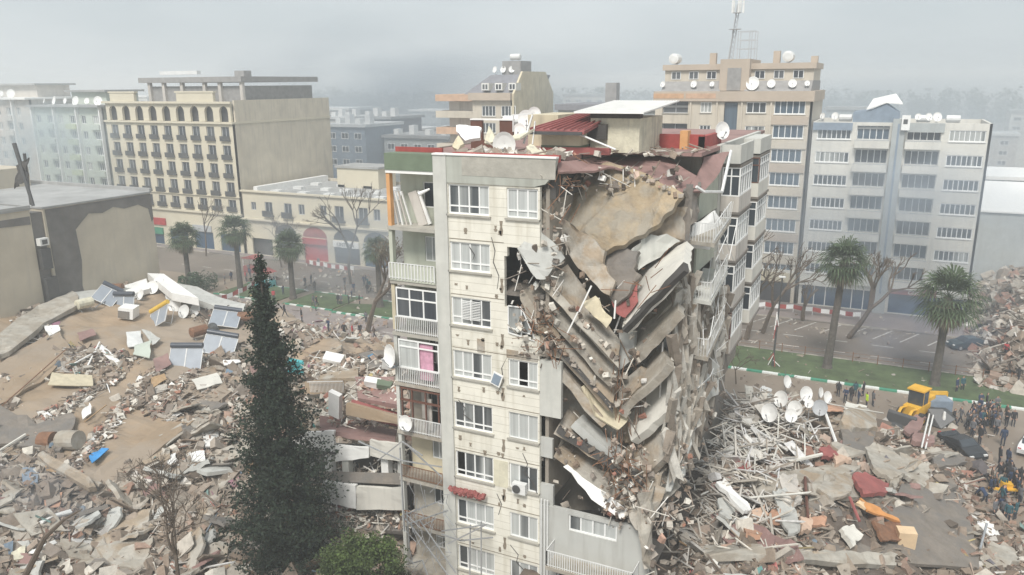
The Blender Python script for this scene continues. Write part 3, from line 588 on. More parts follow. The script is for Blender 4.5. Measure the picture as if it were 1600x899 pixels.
rsheet('plaster_chunk', [(822, 229, 2.2), (828, 224, 2.8), (855, 240, 2), (848, 244, 1.6), (832, 241, 1.6)], 'peelcream', 'long cream slab lying aslant at the foot of the yellow penthouse', 'wall slab', .2, 53)
rsheet('plaster_chunk', [(706, 228, 2.8), (716, 212, 3.3), (724, 224, 3), (715, 234, 2.2)], 'yellow', 'yellowish fragment under the white slab at the left roof edge', 'wall slab', .2, 54)
rsheet('plaster_chunk', [(790, 215, 2.6), (812, 209, 3.2), (835, 200, 3.6), (812, 216, 2.6)], 'peelcream', 'narrow cream strip leaning above the roof dish', 'wall slab', .12, 55)
# ================================================================ satellite dishes, tanks, solar panels (used in many places)
def dish(loc, r, face, label, group=None, mat='white', pole=.8):
    t = thing('satellite_dish', label, 'satellite dish', loc, group); loc = Vector(loc); f = Vector(face).normalized()
    R = basis(f); R = Matrix((R.col[1], R.col[2], R.col[0])).transposed(); c = loc+Vector((0, 0, pole))
    mb = MB(); prof = [(.02, 0), (r*.35, r*.03), (r*.7, r*.13), (r, r*.28), (r*1.0, r*.28+.025), (r*.7, r*.13+.03), (r*.3, .06), (.02, .03)]
    n = 18; vs = []; fs = []
    for (q, z) in prof:
        for i in range(n): vs.append(R @ Vector((q*math.cos(2*PI*i/n), q*1.08*math.sin(2*PI*i/n), z))+c)
    for k in range(len(prof)-1):
        for i in range(n): fs.append((k*n+i, k*n+(i+1) % n, (k+1)*n+(i+1) % n, (k+1)*n+i))
    mb.add(vs, fs); mb.build('dish', mat, t)
    mb = MB(); mb.path([c+R @ Vector((0, -r, r*.25)), c+R @ Vector((0, -r*.3, r*.95))], .03, 4); mb.tube(c+R @ Vector((0, -r*.34, r*.9)), c+R @ Vector((0, -r*.2, r*1.05)), .06, n=6); mb.build('arm', 'greyframe', t)
    mb = MB(); mb.path([loc, loc+Vector((0, 0, pole*.7)), c-f*.1], .04, 5); mb.box(loc.x-.2, loc.x+.2, loc.y-.2, loc.y+.2, loc.z, loc.z+.05); mb.build('pole', 'metal', t)
    return t
def tank(loc, label, group=None, ang=0, r=.3, l=1.3, mat='lightmetal'):
    t = thing('water_tank', label, 'water tank', loc, group); loc = Vector(loc); R = rot(0, 0, ang)
    ax = R @ Vector((l/2, 0, 0)); c = loc+Vector((0, 0, .9)); mb = MB(); d = ax.normalized()
    mb.tube(c-ax*1.08, c-ax, r*.6, r, 12); mb.tube(c-ax, c+ax, r, r, 12); mb.tube(c+ax, c+ax*1.08, r, r*.6, 12); mb.build('tank', mat, t)
    mb = MB()
    for s in (-.7, .7):
        q = R @ Vector((0, .35, 0)); mb.path([loc+ax*s-q, c+ax*s-Vector((0, 0, r)), loc+ax*s+q], .03, 4)
    mb.build('stand', 'greyframe', t); return t
def solar(loc, R, label, group=None, w_=1.9, h_=1.7, tankmat='solardark'):
    t = thing('solar_heater', label, 'solar heater', loc, group); loc = Vector(loc)
    for s in (-1, 1):
        mb = MB(); mb.ob(loc+R @ Vector((s*w_*.26, 0, .9)), (w_*.5, h_, .08), R); p = mb.build('panel', 'solar', t)
        mb = MB()
        for a, b, cc, d in ((0, h_/2, w_*.5, .05), (0, -h_/2, w_*.5, .05), (w_*.25, 0, .05, h_), (-w_*.25, 0, .05, h_)): mb.ob(loc+R @ Vector((s*w_*.26+a, b, .93)), (cc, d, .1), R)
        mb.build('frame', 'lightmetal', p)
    mb = MB(); a = loc+R @ Vector((-w_*.5, h_*.5+.28, 1.05)); b = loc+R @ Vector((w_*.5, h_*.5+.28, 1.05)); mb.tube(a, b, .27, n=12); mb.build('tank', tankmat, t)
    mb = MB()
    for sx in (-.45, .45): mb.path([loc+R @ Vector((w_*sx, -h_*.5, .85)), loc+R @ Vector((w_*sx, -h_*.4, 0)), loc+R @ Vector((w_*sx, h_*.5, .05)), loc+R @ Vector((w_*sx, h_*.5, 1))], .03, 4)
    mb.build('stand', 'greyframe', t); return t
TOCAM = Vector((.3, -1, .1))
dish(W(789, 243, n=2.6)-Vector((0, 0, .1)), .62, (.25, -1, -.1), 'large white satellite dish facing the camera on the near roof edge', pole=.7)
dish(W(614, 574, n=-.3), .62, (-.5, -1, .1), 'round white satellite dish on the left corner of the cream block, fourth floor down', pole=.7)
dish(W(636, 672, n=-.35), .45, (0, -1, .1), 'small round dish on the brown-framed balcony of the cream block', pole=.45)
for i, (u, v, n, g) in enumerate(((812, 215, 14, .5), (822, 196, 16, .6), (834, 188, 18, .5), (1126, 215, 14, .5))):
    dish(W(u, v, n=n), g, (.2+.3*i, -1, .2), ['white dish behind the leaning strips on the cream block roof', 'dish higher up behind the yellow stair house', 'dish nearest the white tin roof, behind the yellow wall', 'white dish at the right end of the red roof wall'][i], pole=.4)
for i, (u, v, n) in enumerate(((800, 190, 20), (815, 176, 22), (838, 172, 24))):
    p = W(u, v, n=n); p.z = 27.9; tank(p, ['grey water tank farthest left behind the yellow stair house', 'grey water tank between the two others behind the yellow stair house', 'grey water tank touching the white tin roof'][i], 'water tanks on the cream block roof', .5*i, .35)
t = thing('aluminium_frame', 'tilted white metal frame leaning over the roof debris', 'metal frame', W(815, 225, n=3.4)); mb = MB()
mb.path([W(818, 225, n=3.2), W(832, 180, n=3.6)], .06, 4); mb.path([W(832, 226, n=3.4), W(836, 190, n=4)], .04, 4); mb.path([W(800, 180, n=6), W(832, 178, n=6)], .05, 4); mb.path([W(802, 180, n=6), W(802, 206, n=6)], .05, 4); mb.build('bars', 'lightmetal', t)
t = thing('fallen_pole', 'long pale pole leaning from the tiled roof down across the red base wall', 'pole', W(960, 232, n=4)); mb = MB(); mb.path([W(898, 207, n=4.2), W(962, 234, n=4)], .06, 5); mb.build('pole', 'lightmetal', t)
# ================================================================ background blocks
def rows_of(B_, F, a_list, z_list, wh, nm, pane, sill='sill', fw=.1, rec=.12, trans=None):
    for z in z_list:
        for (a0, a1) in a_list: window(B_, F, a0, a1, z, z+wh, nm, trans, rec, fw, pane, sill=sill, depth=.08)
def boxwalls(B_, x0, x1, y0, y1, z1, holes, mat, side_holes=(), t=.3, sidemat=None, roof='roofgrey', leftwall=True):
    wall(Front(y0), x0, x1, 0, z1, holes, t).build('front_wall', mat, B_)
    wall(Side(x1), y0, y1, 0, z1, list(side_holes), t).build('side_wall', sidemat or mat, B_)
    mb = MB(); mb.box(x0+.01, x0+t, y0+t, y1, 0, z1-.01); mb.box(x0+t, x1-t-.01, y1-.3, y1, 0, z1-.01); mb.build('rear_wall', sidemat or mat, B_)
    mb = MB(); mb.box(x0+t+.01, x1-t-.01, y0+t+.01, y1-.31, z1-.9, z1-.6); mb.build('roof', roof, B_)
    mb = MB(); mb.box(x0+t+.05, x1-t-.05, y0+t+.5, y0+t+.7, .02, z1-1); mb.build('interior', 'void', B_)
# tall block with mast
T = thing('apartment_tower', 'tall beige block with orange roof bands, left of the pale flats', 'apartment building', (-1, 90, 0))
zr = [27.2-3.3*k for k in range(8)]
lo = [(-11.2, -7.4), (4.7, 8.8)]; wi = [(-5.6, -4.0), (.9, 3.6)]
holes = [(a, b, z-.1, z+1.7) for z in zr for a, b in lo]+[(a, b, z, z+1.5) for z in zr for a, b in wi]+[(-2.2, -.3, 5, 28.7)]
holes += [(-11, -7, .1, 3), (-6, -3, .1, 3), (-1.5, 3, .1, 3.1), (4, 8.9, .1, 3.1)]
boxwalls(T, -12.3, 9.7, 82, 97, 28.8, holes, 'tallwall', [])
for z in zr: window(T, Front(82), 4.7, 8.8, z-.1, z+1.7, 5, None, .1, .1, GB, sill='white'); window(T, Front(82), -11.2, -7.4, z-.1, z+1.7, 2, None, .5, .1, GD, 'greyframe', sill='sill')
rows_of(T, Front(82), wi, zr, 1.5, 3, GF)
mb = MB(); mb.box(-2.15, -.35, 82.3, 82.35, 5.05, 28.6); mb.build('stair_glazing', GB, T)
for a in (-7, -3.2, .3, 4.3):
    mb = MB(); mb.box(a-.12, a+.12, 81.75, 81.998, 3.6, 28.8); mb.build('pilaster', 'tallwall', T)
for z in zr[1:]:
    mb = MB(); mb.box(4.4, 9.3, 81.8, 81.998, z+1.75, z+2.9); mb.build('balcony_band', 'tallband' if int(z) % 2 else 'tallwall', T)
mb = MB(); mb.box(-12.5, 9.9, 81.6, 97.2, 28.81, 30.2); mb.build('parapet', 'tallband', T)
mb = MB(); mb.box(-12.52, -8, 81.57, 81.598, 29.2, 29.9); mb.build('orange_stripe', 'ridge', T); mb = MB(); mb.box(-7.7, -3.4, 81.57, 81.598, 29.2, 29.9); mb.build('orange_stripe', 'orangeband', T)
for (a, b) in ((-11.6, -3), (.4, 9.3)):
    mb = MB(); y = 84
    mb.add([(a, 82.2, 30.2), (b, 82.2, 30.2), (b, y, 31.6), (a, y, 31.6), (b, 95, 31.6), (a, 95, 31.6), (b, 95, 30.2), (a, 95, 30.2)], [(0, 1, 2, 3), (1, 6, 4, 2), (0, 3, 5, 7), (3, 2, 4, 5)]); mb.build('mansard_roof', 'tallgrey', T)
    mb = MB(); mb.box(a, b, 84.2, 94, 31.61, 33.2); at = mb.build('attic_wall', 'tallwall', T); mb = MB(); mb.box(a-.3, b+.3, 83.8, 94.5, 33.2, 34); mb.build('attic_band', 'tallband', at)
    for k in range(3): window(at, Front(84.19), a+1+k*2.6, a+2.4+k*2.6, 31.9, 33, 2, None, -.06, .08, GD)
mb = MB(); mb.box(-3.2, .9, 82.5, 92, 30.25, 34.6); tw = mb.build('stair_tower', 'tallband', T); mb = MB(); mb.box(-2.1, -.2, 82.4, 82.49, 30.3, 33.4); mb.build('tower_opening', 'tallgrey', tw)
for i, (a, h) in enumerate(((-5.5, 35.6), (3.5, 35.7), (8.6, 34.9))):
    mb = MB(); mb.box(a, a+.9, 86, 87, 33.9, h); mb.build('chimney', 'tallband', T)
mb = MB(); mb.box(-12, 9.3, 81.75, 81.998, 3.35, 5.0); mb.build('shop_fascia', 'whitewall', T)
mb = MB()
for a, b in ((-11, -7), (-6, -3), (-1.5, 3), (4, 8.9)): mb.box(a, b, 82.2, 82.25, .1, 3.1)
mb.build('shop_window', 'shopdark', T)
mb = MB(); mb.box(4.0, 9.2, 81.6, 81.74, 3.2, 4.6); mb.build('shop_sign', 'yellow', T)
def text(s, loc, size, mat, par=None, name='lettering', rx=PI/2, rz=0, ext=.02, label=None, cat=None):
    cu = bpy.data.curves.new(name, 'FONT'); cu.body = s; cu.size = size; cu.extrude = ext; cu.align_x = 'CENTER'; cu.materials.append(MATS[mat])
    o = bpy.data.objects.new('tmp', cu); C.objects.link(o); o.rotation_euler = (rx, 0, rz); o.location = loc
    dg = bpy.context.evaluated_depsgraph_get(); me = bpy.data.meshes.new_from_object(o.evaluated_get(dg)); mat4 = Matrix.Translation(loc) @ Matrix.Rotation(rz, 4, 'Z') @ Matrix.Rotation(rx, 4, 'X'); me.transform(mat4)
    bpy.data.objects.remove(o); r = bpy.data.objects.new(name, me); C.objects.link(r)
    if par: r.parent = par; r.location = -WLOC.get(par.name, Vector((0, 0, 0)))
    return r
text('ONUR MEFRUSAT', (1.0, 81.72, 3.7), 1.0, 'darkmetal', T)
# mast
t = thing('radio_mast', 'slender lattice mast with antennas on the tall beige block', 'mast', (-3.0, 88, 34)); mb = MB(); top = 42.4
for k in range(3):
    an = k*2*PI/3; mb.tube((-3+.42*math.cos(an), 88+.42*math.sin(an), 34), (-2.2+.22*math.cos(an), 88+.22*math.sin(an), top), .07, n=4)
for j in range(12):
    z = 34+j*.7; r = .42-.017*j; x = -3+.067*j
    for k in range(3): a0 = k*2*PI/3; a1 = a0+2*PI/3; mb.tube((x+r*math.cos(a0), 88+r*math.sin(a0), z), (x+.067+r*math.cos(a1), 88+r*math.sin(a1), z+.7), .04, n=3)
mb.build('lattice', 'greyframe', t); mb = MB(); mb.lathe([(.9, 38.9), (.9, 39)], (-2.45, 88, 0), 8); mb.lathe([(.6, 41.2), (.6, 41.3)], (-2.3, 88, 0), 8); mb.build('platform', 'greyframe', t)
for k in range(5): mb = MB(); a = k*1.26; mb.box(-2.25+.8*math.cos(a)-.14, -2.25+.8*math.cos(a)+.14, 88+.8*math.sin(a)-.08, 88+.8*math.sin(a)+.08, 41.2, 43); mb.build('antenna', 'lightmetal', t)
t = thing('antenna_frame', 'open steel antenna frame on the stair tower of the tall beige block', 'antenna', (.1, 86, 34.6)); mb = MB()
for x in (-1.2, .4, 1.2):
    for y in (85, 87): mb.tube((x-.2, y, 34.6), (x-.2, y, 38.4), .07, n=4)
for z in (36, 37.2, 38.4): mb.box(-1.5, 1.1, 84.95, 85.05, z, z+.1); mb.box(-1.5, 1.1, 86.95, 87.05, z, z+.1)
mb.build('frame', 'greyframe', t)
for i, (a, lb) in enumerate(((-10.6, 'water tank on the roof of the tall block, left end'), (5.6, 'water tank on the roof of the tall block, right of the chimney'))): tank((a, 86, 34), lb, 'roof tanks of the tall block', PI/2, .75, 2.2)
for i, (a, r) in enumerate(((-11.4, .6), (-6.8, .7), (-4.2, .5), (1.5, 1.3), (4.0, .8), (6.8, .8), (8.7, .5))):
    dish((a, 82.6, 30.3), r*.7, (-.4+.1*i, -1, .3), ['dish on the tall block parapet, first from the left', 'slanted dish on the tall block parapet left of the stair slot', 'small dish just left of the stair slot of the tall block', 'largest dish on the tall block, right of its stair slot', 'dish right of the largest one on the tall block', 'dish near the right end of the tall block', 'last small dish at the right corner of the tall block'][i], 'dishes on the tall block', pole=.9)
# pale block on the right
R_ = thing('apartment_building', 'wide pale white apartment block with a grey stair shaft at the right', 'apartment building', (20, 92, 0))
fl = [22.9-3.15*k for k in range(7)]; holes = []
for z in fl: holes += [(10.6, 14.9, z+.9, z+2.3), (15.6, 19.6, z+.9, z+2.75), (21.7, 25.7, z+.9, z+2.75), (26.6, 30.7, z+.9, z+2.3)]
holes += [(10.4, 15, .2, 3), (15.4, 19.8, .2, 3), (21.8, 30.8, .2, 3)]
boxwalls(R_, 9.95, 31.3, 82.3, 96, 26.1, holes, 'whitewall')
for i, z in enumerate(fl):
    window(R_, Front(82.3), 10.6, 14.9, z+.9, z+2.3, 7, None, .1, .1, GF, sill='white'); window(R_, Front(82.3), 26.6, 30.7, z+.9, z+2.3, 7, None, .1, .1, GF, sill='white')
    for a, b, q in ((15.6, 19.6, i in (0, 3, 4)), (21.7, 25.7, i in (5,))):
        window(R_, Front(82.3), a, b, z+.9, z+2.75, 5, None, .5, .09, GB if q else GD, sill=None)
        mb = MB(); mb.box(a-.15, b+.1, 81.3, 82.295, z-.15, z+.85); bl = mb.build('balcony', 'whitewall', R_); mb = MB(); mb.box(a-.15, b+.1, 81.28, 81.32, z+.86, z+.94); mb.build('handrail', 'greyframe', bl)
mb = MB(); mb.box(19.9, 21.4, 81.4, 82.298, 0, 26.6); mb.build('stair_shaft', 'stair', R_); mb = MB(); mb.box(20.5, 20.75, 81.37, 81.398, 3, 26); mb.build('shaft_groove', 'bluegrey', R_)
mb = MB(); mb.box(20.9, 21.9, 80.9, 81.398, 25.2, 27.1); cb = mb.build('vent_box', 'white', R_); mb = MB(); mb.box(21.1, 21.6, 80.87, 80.898, 26, 26.6); mb.build('vent_grille', 'darkmetal', cb)
mb = MB(); mb.prism([(14.9, 82.5, 26.1), (20.6, 82.5, 26.1), (20.6, 82.5, 27.3), (18.8, 82.5, 28.5), (17, 82.5, 27.6), (14.9, 82.5, 27.4)], (0, 8, 0)); mb.build('attic', 'bluegrey', R_)
mb = MB(); mb.prism([(16.5, 82.3, 27.7), (18.8, 82.3, 28.6), (20.8, 83.5, 28.4), (19.8, 89, 29.6), (17.0, 89, 28.9)], (0, 0, .15)); mb.build('attic_roof', 'white', R_)
mb = MB(); mb.box(10, 15, 82.0, 82.298, 25.0, 26.0); mb.build('parapet_band', 'bluegrey', R_); mb = MB(); mb.box(21.5, 26, 82.1, 82.298, 24.9, 26.09); mb.build('parapet_band', 'stair', R_)
mb = MB(); mb.box(10, 31.2, 81.8, 82.29, 3.1, 3.9); mb.build('shop_fascia', 'whitewall', R_); mb = MB(); mb.box(21.8, 27.5, 81.7, 81.798, 3.05, 4.0); mb.build('shop_sign', 'redmuted', R_)
text('cabani', (25.3, 81.66, 3.2), 1.0, 'white', R_)
mb = MB(); mb.box(10.4, 15, 82.5, 82.55, .2, 3); mb.box(15.4, 19.8, 82.5, 82.55, .2, 3); mb.box(21.8, 30.8, 82.5, 82.55, .2, 3); mb.build('shop_window', 'shopblue', R_)
mb = MB()
for a in (12, 13.5, 17, 18.5): mb.box(a, a+.12, 82.4, 82.49, .2, 3)
mb.build('shop_frame', 'white', R_)
for i, (a, r) in enumerate(((11, .5), (12.6, .6), (22.8, .5), (25, .7), (24, .6))): dish((a, 84, 26.1), r*.8, (.3*i-.6, -1, .3), ['small dish at the left end of the pale block roof', 'dish second from the left on the pale block roof', 'dish right beside the grey stair shaft top', 'large dish on the right half of the pale block roof', 'dish between two others on the right half of the pale block roof'][i], 'dishes on the pale block roof', pole=.7)
for i, a in enumerate((13.8, 23.5, 27)): tank((a, 86, 25.6), ['water tank beside the blue attic of the pale block', 'water tank right of the stair shaft of the pale block', 'water tank near the right end of the pale block roof'][i], 'tanks on the pale block roof', 0, .5, 1.6)
# low white roofs far right
t = thing('low_building', 'low white-roofed hall at the right edge behind the pale block', 'building', (40, 100, 0)); p = W(1535, 318, n=96); q = W(1700, 352, n=96)
mb = MB(); mb.box(32.2, 60, 96, 115, 0, 13); mb.build('wall', 'stair', t); mb = MB(); mb.prism([(32, 95.7, 13), (61, 95.7, 13), (61, 96.5, 13.3), (61, 110, 15.8), (32, 110, 15.8)], (0, 0, .2)); mb.build('roof', 'white', t)
t = thing('low_building', 'pale flat building seen dimly past the right end of the flats', 'building', (55, 150, 0)); mb = MB(); mb.box(38, 80, 150, 170, 0, 12); mb.build('wall', 'stair', t); mb = MB(); mb.box(37.5, 80.5, 149.5, 170.5, 12, 12.7); mb.build('roof', 'white', t)
for i in range(5): window(t, Front(150), 41+i*6, 44+i*6, 7, 9, 3, None, .05, .12, GD)
# hotel on the left
Hh = thing('hotel', 'cream block with a row of arched top windows and a bare side wall', 'hotel', (-108, 88, 0)); HX0, HX1 = -125.3, -90.5
cols = [HX0+1.2+i*(34.8-1.0)/9 for i in range(9)]; hrows = [21.6-3.45*k for k in range(4)]; holes = []
for c_ in cols:
    for z in hrows+[8.3]: holes.append((c_+.3, c_+2.3, z, z+(2.5 if z > 9 else 2.1)))
holes += [(HX0+1+i*6.9, HX0+6+i*6.9, .2, 3.6) for i in range(5)]
boxwalls(Hh, HX0, HX1, 76, 104, 24.6, holes, 'hotel', sidemat='hotelgable')
for c_ in cols:
    for z in hrows+[8.3]:
        h_ = 2.5 if z > 9 else 2.1; w_ = window(Hh, Front(76), c_+.3, c_+2.3, z, z+h_, 2, None, .25, .12, GD, 'greyframe'); 
        mb = MB(); mb.box(c_+.1, c_+2.5, 75.6, 75.998, z-.15, z+.05); mb.box(c_+.1, c_+2.5, 75.6, 75.66, z+.05, z+.8); mb.build('balconette', 'darkmetal', w_)
    # arched top row
    mb = MB(); a0, a1 = c_+.25, c_+2.4; xc = (a0+a1)/2; r = (a1-a0)/2; zb, zc = 25, 26.8; x2 = c_-.7; x3 = c_+3.06
    arc = [(xc+r*math.cos(PI*i/8), 76.02, zc+r*math.sin(PI*i/8)) for i in range(9)]
    top = [(x3, 76.02, 28.3), (x2, 76.02, 28.3)]
    mb.prism([(a1, 76.02, zb), (x3, 76.02, zb), (x3, 76.02, 28.3), (xc, 76.02, 28.3)]+[arc[i] for i in range(4, -1, -1)], (0, .5, 0)); mb.prism([(a0, 76.02, zb), arc[8]]+[arc[i] for i in range(7, 3, -1)]+[(xc, 76.02, 28.3), (x2, 76.02, 28.3), (x2, 76.02, zb)], (0, .5, 0)); mb.build('arch', 'hotel', Hh)
mb = MB(); mb.box(HX0+.3, HX1-.3, 76.9, 77, 24.7, 28.2); mb.build('arcade_back', 'shopdark', Hh)
mb = MB(); mb.box(HX0-.1, HX1+.1, 75.6, 104.1, 24.61, 24.95); mb.box(HX0-.1, HX1+.1, 75.5, 76.0, 28.31, 28.7); mb.box(HX0-.1, HX1+.1, 75.6, 75.995, 7.4, 7.8); mb.box(HX0, HX1+.05, 75.7, 75.996, 10.9, 11.05); mb.build('cornice', 'hotel', Hh)
mb = MB(); mb.box(HX0, HX0+.3, 76.6, 104, 24.96, 28.3); mb.box(HX1-.35, HX1+.02, 76.6, 104, 24.96, 28.9); mb.box(HX0+.3, HX1-.4, 103.7, 104, 24.96, 28.3); mb.build('upper_wall', 'hotelgable', Hh)
mb = MB(); mb.box(HX0+.35, HX1-.4, 77.05, 103.6, 27.4, 27.7); mb.build('roof', 'roofgrey', Hh)
for a, b in ((HX0+2.4, HX0+9.4), (HX0+21, HX0+30.5)):
    mb = MB(); mb.box(a, b, 75.8, 76.4, 28.71, 30.3); mb.box(a-.3, b+.3, 75.7, 76.5, 30.31, 30.6); pd = mb.build('pediment', 'hotel', Hh)
mb = MB(); mb.box(-116.5, -79.5-12, 80, 100, 27.7, 31.5); pn = mb.build('penthouse', 'tallgrey', Hh); mb = MB(); mb.box(-118, -90.6, 79, 101, 32.2, 33.2); mb.build('penthouse_roof', 'tallgrey', Hh)
for a in (-116, -112, -107, -101, -97, -91.5): mb = MB(); mb.box(a, a+.7, 79.4, 80, 27.7, 32.2); mb.build('column', 'palepink', Hh)
mb = MB(); mb.box(-99, -96.5, 86, 88, 33.2, 34.4); mb.build('chimney', 'tallgrey', Hh); mb = MB(); mb.box(-117.5, -107, 84, 85, 33.8, 34.5); mb.build('vent_duct', 'lightmetal', Hh)
mb = MB()
for i in range(5): mb.box(HX0+1+i*6.9, HX0+6+i*6.9, 76.2, 76.25, .2, 3.6)
mb.build('shop_window', 'shopblue', Hh)
mb = MB(); mb.box(HX0+1, HX0+14, 75.75, 75.99, 4.2, 5.6); s1 = mb.build('shop_sign', 'shopred', Hh); mb = MB(); mb.box(HX0+1.5, HX0+13, 75.72, 75.99, 2.3, 3.6); mb.build('shop_sign', 'shopgreen', Hh); mb = MB(); mb.box(HX0+21.5, HX0+26.5, 75.75, 75.99, 3.7, 4.9); mb.build('shop_sign', 'greyframe', Hh)
# low commercial building
Lw = thing('commercial_building', 'low cream two-storey shop building with arched shopfronts right of the hotel', 'shop building', (-73, 85, 0)); LX0, LX1 = -90, -56
wins = [(-88, -86.8, 8.8, 10.3), (-84.6, -82.8, 8.0, 10.5), (-80, -78.2, 8, 10.5), (-76.6, -75.2, 8.6, 10.5), (-71.6, -70.2, 8.8, 10.6), (-68.4, -66.4, 8, 10.7), (-63.2, -61.2, 8, 10.7), (-60, -58.6, 8.6, 10.6)]
arcs = [(-82.5, -77.5), (-76, -70.5), (-69, -63.4), (-62.4, -57)]; 
holes = wins+[(a, b, .2, 3.2) for a, b in arcs]+[(-88.5, -83.5, .2, 3.4)]
boxwalls(Lw, LX0, LX1, 76, 100, 12.2, holes, 'hotel', sidemat='hotelgable')
for i, (a, b, z, z2) in enumerate(wins):
    w_ = window(Lw, Front(76), a, b, z, z2, 2, None, .15, .12, GD, 'greyframe')
    if b-a > 1.6: mb = MB(); mb.box(a-.3, b+.3, 75.4, 75.998, z-.2, z); mb.box(a-.3, b+.3, 75.4, 75.46, z, z+.9); mb.build('balconette', 'darkmetal', w_)
mb = MB(); mb.box(LX0-.2, LX1+.2, 75.4, 75.998, 6.9, 7.2); mb.box(LX0-.2, LX1+.2, 75.6, 76.3, 12.21, 12.5); mb.build('cornice', 'hotel', Lw)
for i, (a, b) in enumerate(arcs):
    xc = (a+b)/2; r = (b-a)/2; mb = MB(); pts = [(xc+r*math.cos(PI*k/10), 75.96, 4.6+1.9*math.sin(PI*k/10)) for k in range(11)]; mb.prism(pts, (0, .035, 0)); mb.build('arch_glazing', ['shopdark', 'redmuted', 'shopdark', 'shopdark'][i], Lw)
    mb = MB(); mb.box(a, b, 75.7, 75.99, 3.3, 4.4); mb.build('shop_sign', ['shopdark', 'shopred', 'white', 'greyframe'][i], Lw)
    mb = MB(); mb.box(a+.1, b-.1, 76.2, 76.25, .2, 3.2); mb.build('shop_window', ['shopdark', 'shopred', 'shopdark', 'shopblue'][i], Lw)
text('LINTEXA', (-66.2, 75.66, 3.5), .95, 'shopdark', Lw)
for i in range(14):
    a = -86+(i % 5)*6+random.uniform(-1, 1); y = 80+(i//5)*6; mb = MB(); mb.box(a, a+2, y, y+1.4, 11.6, 12.1); mb.build('skylight', 'lightmetal', Lw)
mb = MB(); mb.box(LX0+1, LX0+2, 78, 99, 11.6, 12.9); mb.build('roof_duct', 'white', Lw); mb = MB(); mb.box(-80, -70, 92, 98, 11.6, 15.5); rh = mb.build('roof_house', 'hotel', Lw); mb = MB(); mb.box(-80.3, -69.7, 91.7, 98.3, 15.5, 15.9); mb.build('roof_slab', 'roofgrey', rh)
# green and pink blocks at the far left
for (x0, x1, mt, z1, lb) in ((-148, -126, 'palegreen', 27.5, 'pale green apartment block with balconies, left of the hotel'), (-176, -148.6, 'palepink', 29, 'pinkish apartment block at the far left edge')):
    Gb = thing('apartment_building', lb, 'apartment building', (x0, 85, 0)); holes = []; zz = [z1-3.4-3.2*k for k in range(7)]; nb = int((x1-x0)/3.6); ww = []
    for z in zz:
        for j in range(nb): holes.append((x0+.8+j*3.6, x0+.8+j*3.6+(2.6 if j % 2 else 1.5), z, z+1.7)); ww.append((holes[-1], j))
    boxwalls(Gb, x0, x1, 76, 92, z1, holes, mt)
    for (h_, j) in ww:
        w_ = window(Gb, Front(76), h_[0], h_[1], h_[2], h_[3], 4 if j % 2 else 2, None, .2, .12, GF, sill=None)
        if j % 2: mb = MB(); mb.box(h_[0]-.3, h_[1]+.3, 75, 75.998, h_[2]-1.1, h_[2]-.05); mb.build('balcony', 'greenparapet' if mt == 'palegreen' and j == 3 else mt, Gb)
    for j in range(0, nb+1, 2): mb = MB(); mb.box(x0+j*3.6+.05, x0+j*3.6+.35, 75.3, 75.996, 0, z1); mb.build('rib', 'white', Gb)
    mb = MB(); mb.box(x0-.3, x1+.3, 74.8, 92.5, z1, z1+.4); mb.build('roof_slab', 'white' if mt == 'palepink' else 'roofgrey', Gb)
    mb = MB(); mb.box(x0+5, x1-6, 82, 90, z1+.4, z1+3); at = mb.build('attic', mt, Gb); mb = MB(); mb.box(x0+4, x1-5, 81, 91, z1+3, z1+3.4); mb.build('attic_roof', 'roofgrey', at)
    for k in range(6): dish((x0+3+k*3.4, 77, z1+.4), .6+.3*(k % 2), (.2*k-.5, -1, .3), 'hazy white dish on the roof of the '+('green' if mt == 'palegreen' else 'pinkish')+' block', 'dishes on the '+mt[4:]+' block', pole=.8)
# mansard block behind
Mb = thing('apartment_building', 'cream apartment block with a grey mansard roof and orange balconies behind the damaged block', 'apartment building', (-45, 105, 0))
X0 = W(738, 150, n=102).x; X1 = W(800, 150, n=102).x; Z1 = W(760, 147, n=102).z
holes = [(X0+2+k*4.2, X0+5.0+k*4.2, Z1-4.2-3.2*j, Z1-2.2-3.2*j) for k in range(2) for j in range(5)]
boxwalls(Mb, X0, X1, 102, 121, Z1-1.2, holes, 'tallwall', sidemat='cream')
for h_ in holes: window(Mb, Front(102), *h_, 4, None, .12, .12, GF, sill='sill')
mb = MB(); mb.box(X0-.5, X1, 101.2, 102, Z1-1.19, Z1+.2); mb.build('parapet', 'tallband', Mb)
for j in range(6): mb = MB(); x = W(684, 150, n=104).x; mb.box(x, X0-.02, 103, 118, Z1-1.4-3.2*j, Z1-.1-3.2*j); mb.build('balcony', 'orangeband' if j % 2 == 0 else 'tallwall', Mb)
mb = MB(); mb.box(x+2, X0-.02, 105, 118, 0, Z1-1.5); mb.build('rear_wing', 'palepink', Mb)
zt = W(780, 117, n=104).z
mb = MB(); mb.prism([(X0-3, 103.5, Z1-.3), (X0+1.8, 106.5, zt), (X1-.02, 106.5, zt), (X1-.02, 102.3, Z1-.3)], (0, 14, 0)); mr = mb.build('mansard_roof', 'mansard', Mb)
for k in range(3):
    a = X0+1.6+k*2.9; mb = MB(); mb.box(a, a+1.6, 102.8, 105, Z1+.6, Z1+2.0); d_ = mb.build('dormer', 'whitewall', mr); window(d_, Front(102.78), a+.1, a+1.5, Z1+.7, Z1+1.9, 2, None, -.02, .14, GD)
xg0 = X1; mb = MB(); mb.prism([(xg0, 102, 0), (xg0, 102, Z1), (xg0, 106, zt+.6), (xg0, 117, zt+.6), (xg0, 121, Z1), (xg0, 121, 0)], (.4, 0, 0)); mb.build('gable_wall', 'yellow', Mb)
mb = MB(); mb.box(X1-5, X1-1, 108, 113, zt, zt+2.6); rh = mb.build('roof_house', 'tallgrey', Mb); tank((X1-3, 110, zt+2.5), 'tank on top of the mansard roof block', None, 0, .6, 2)
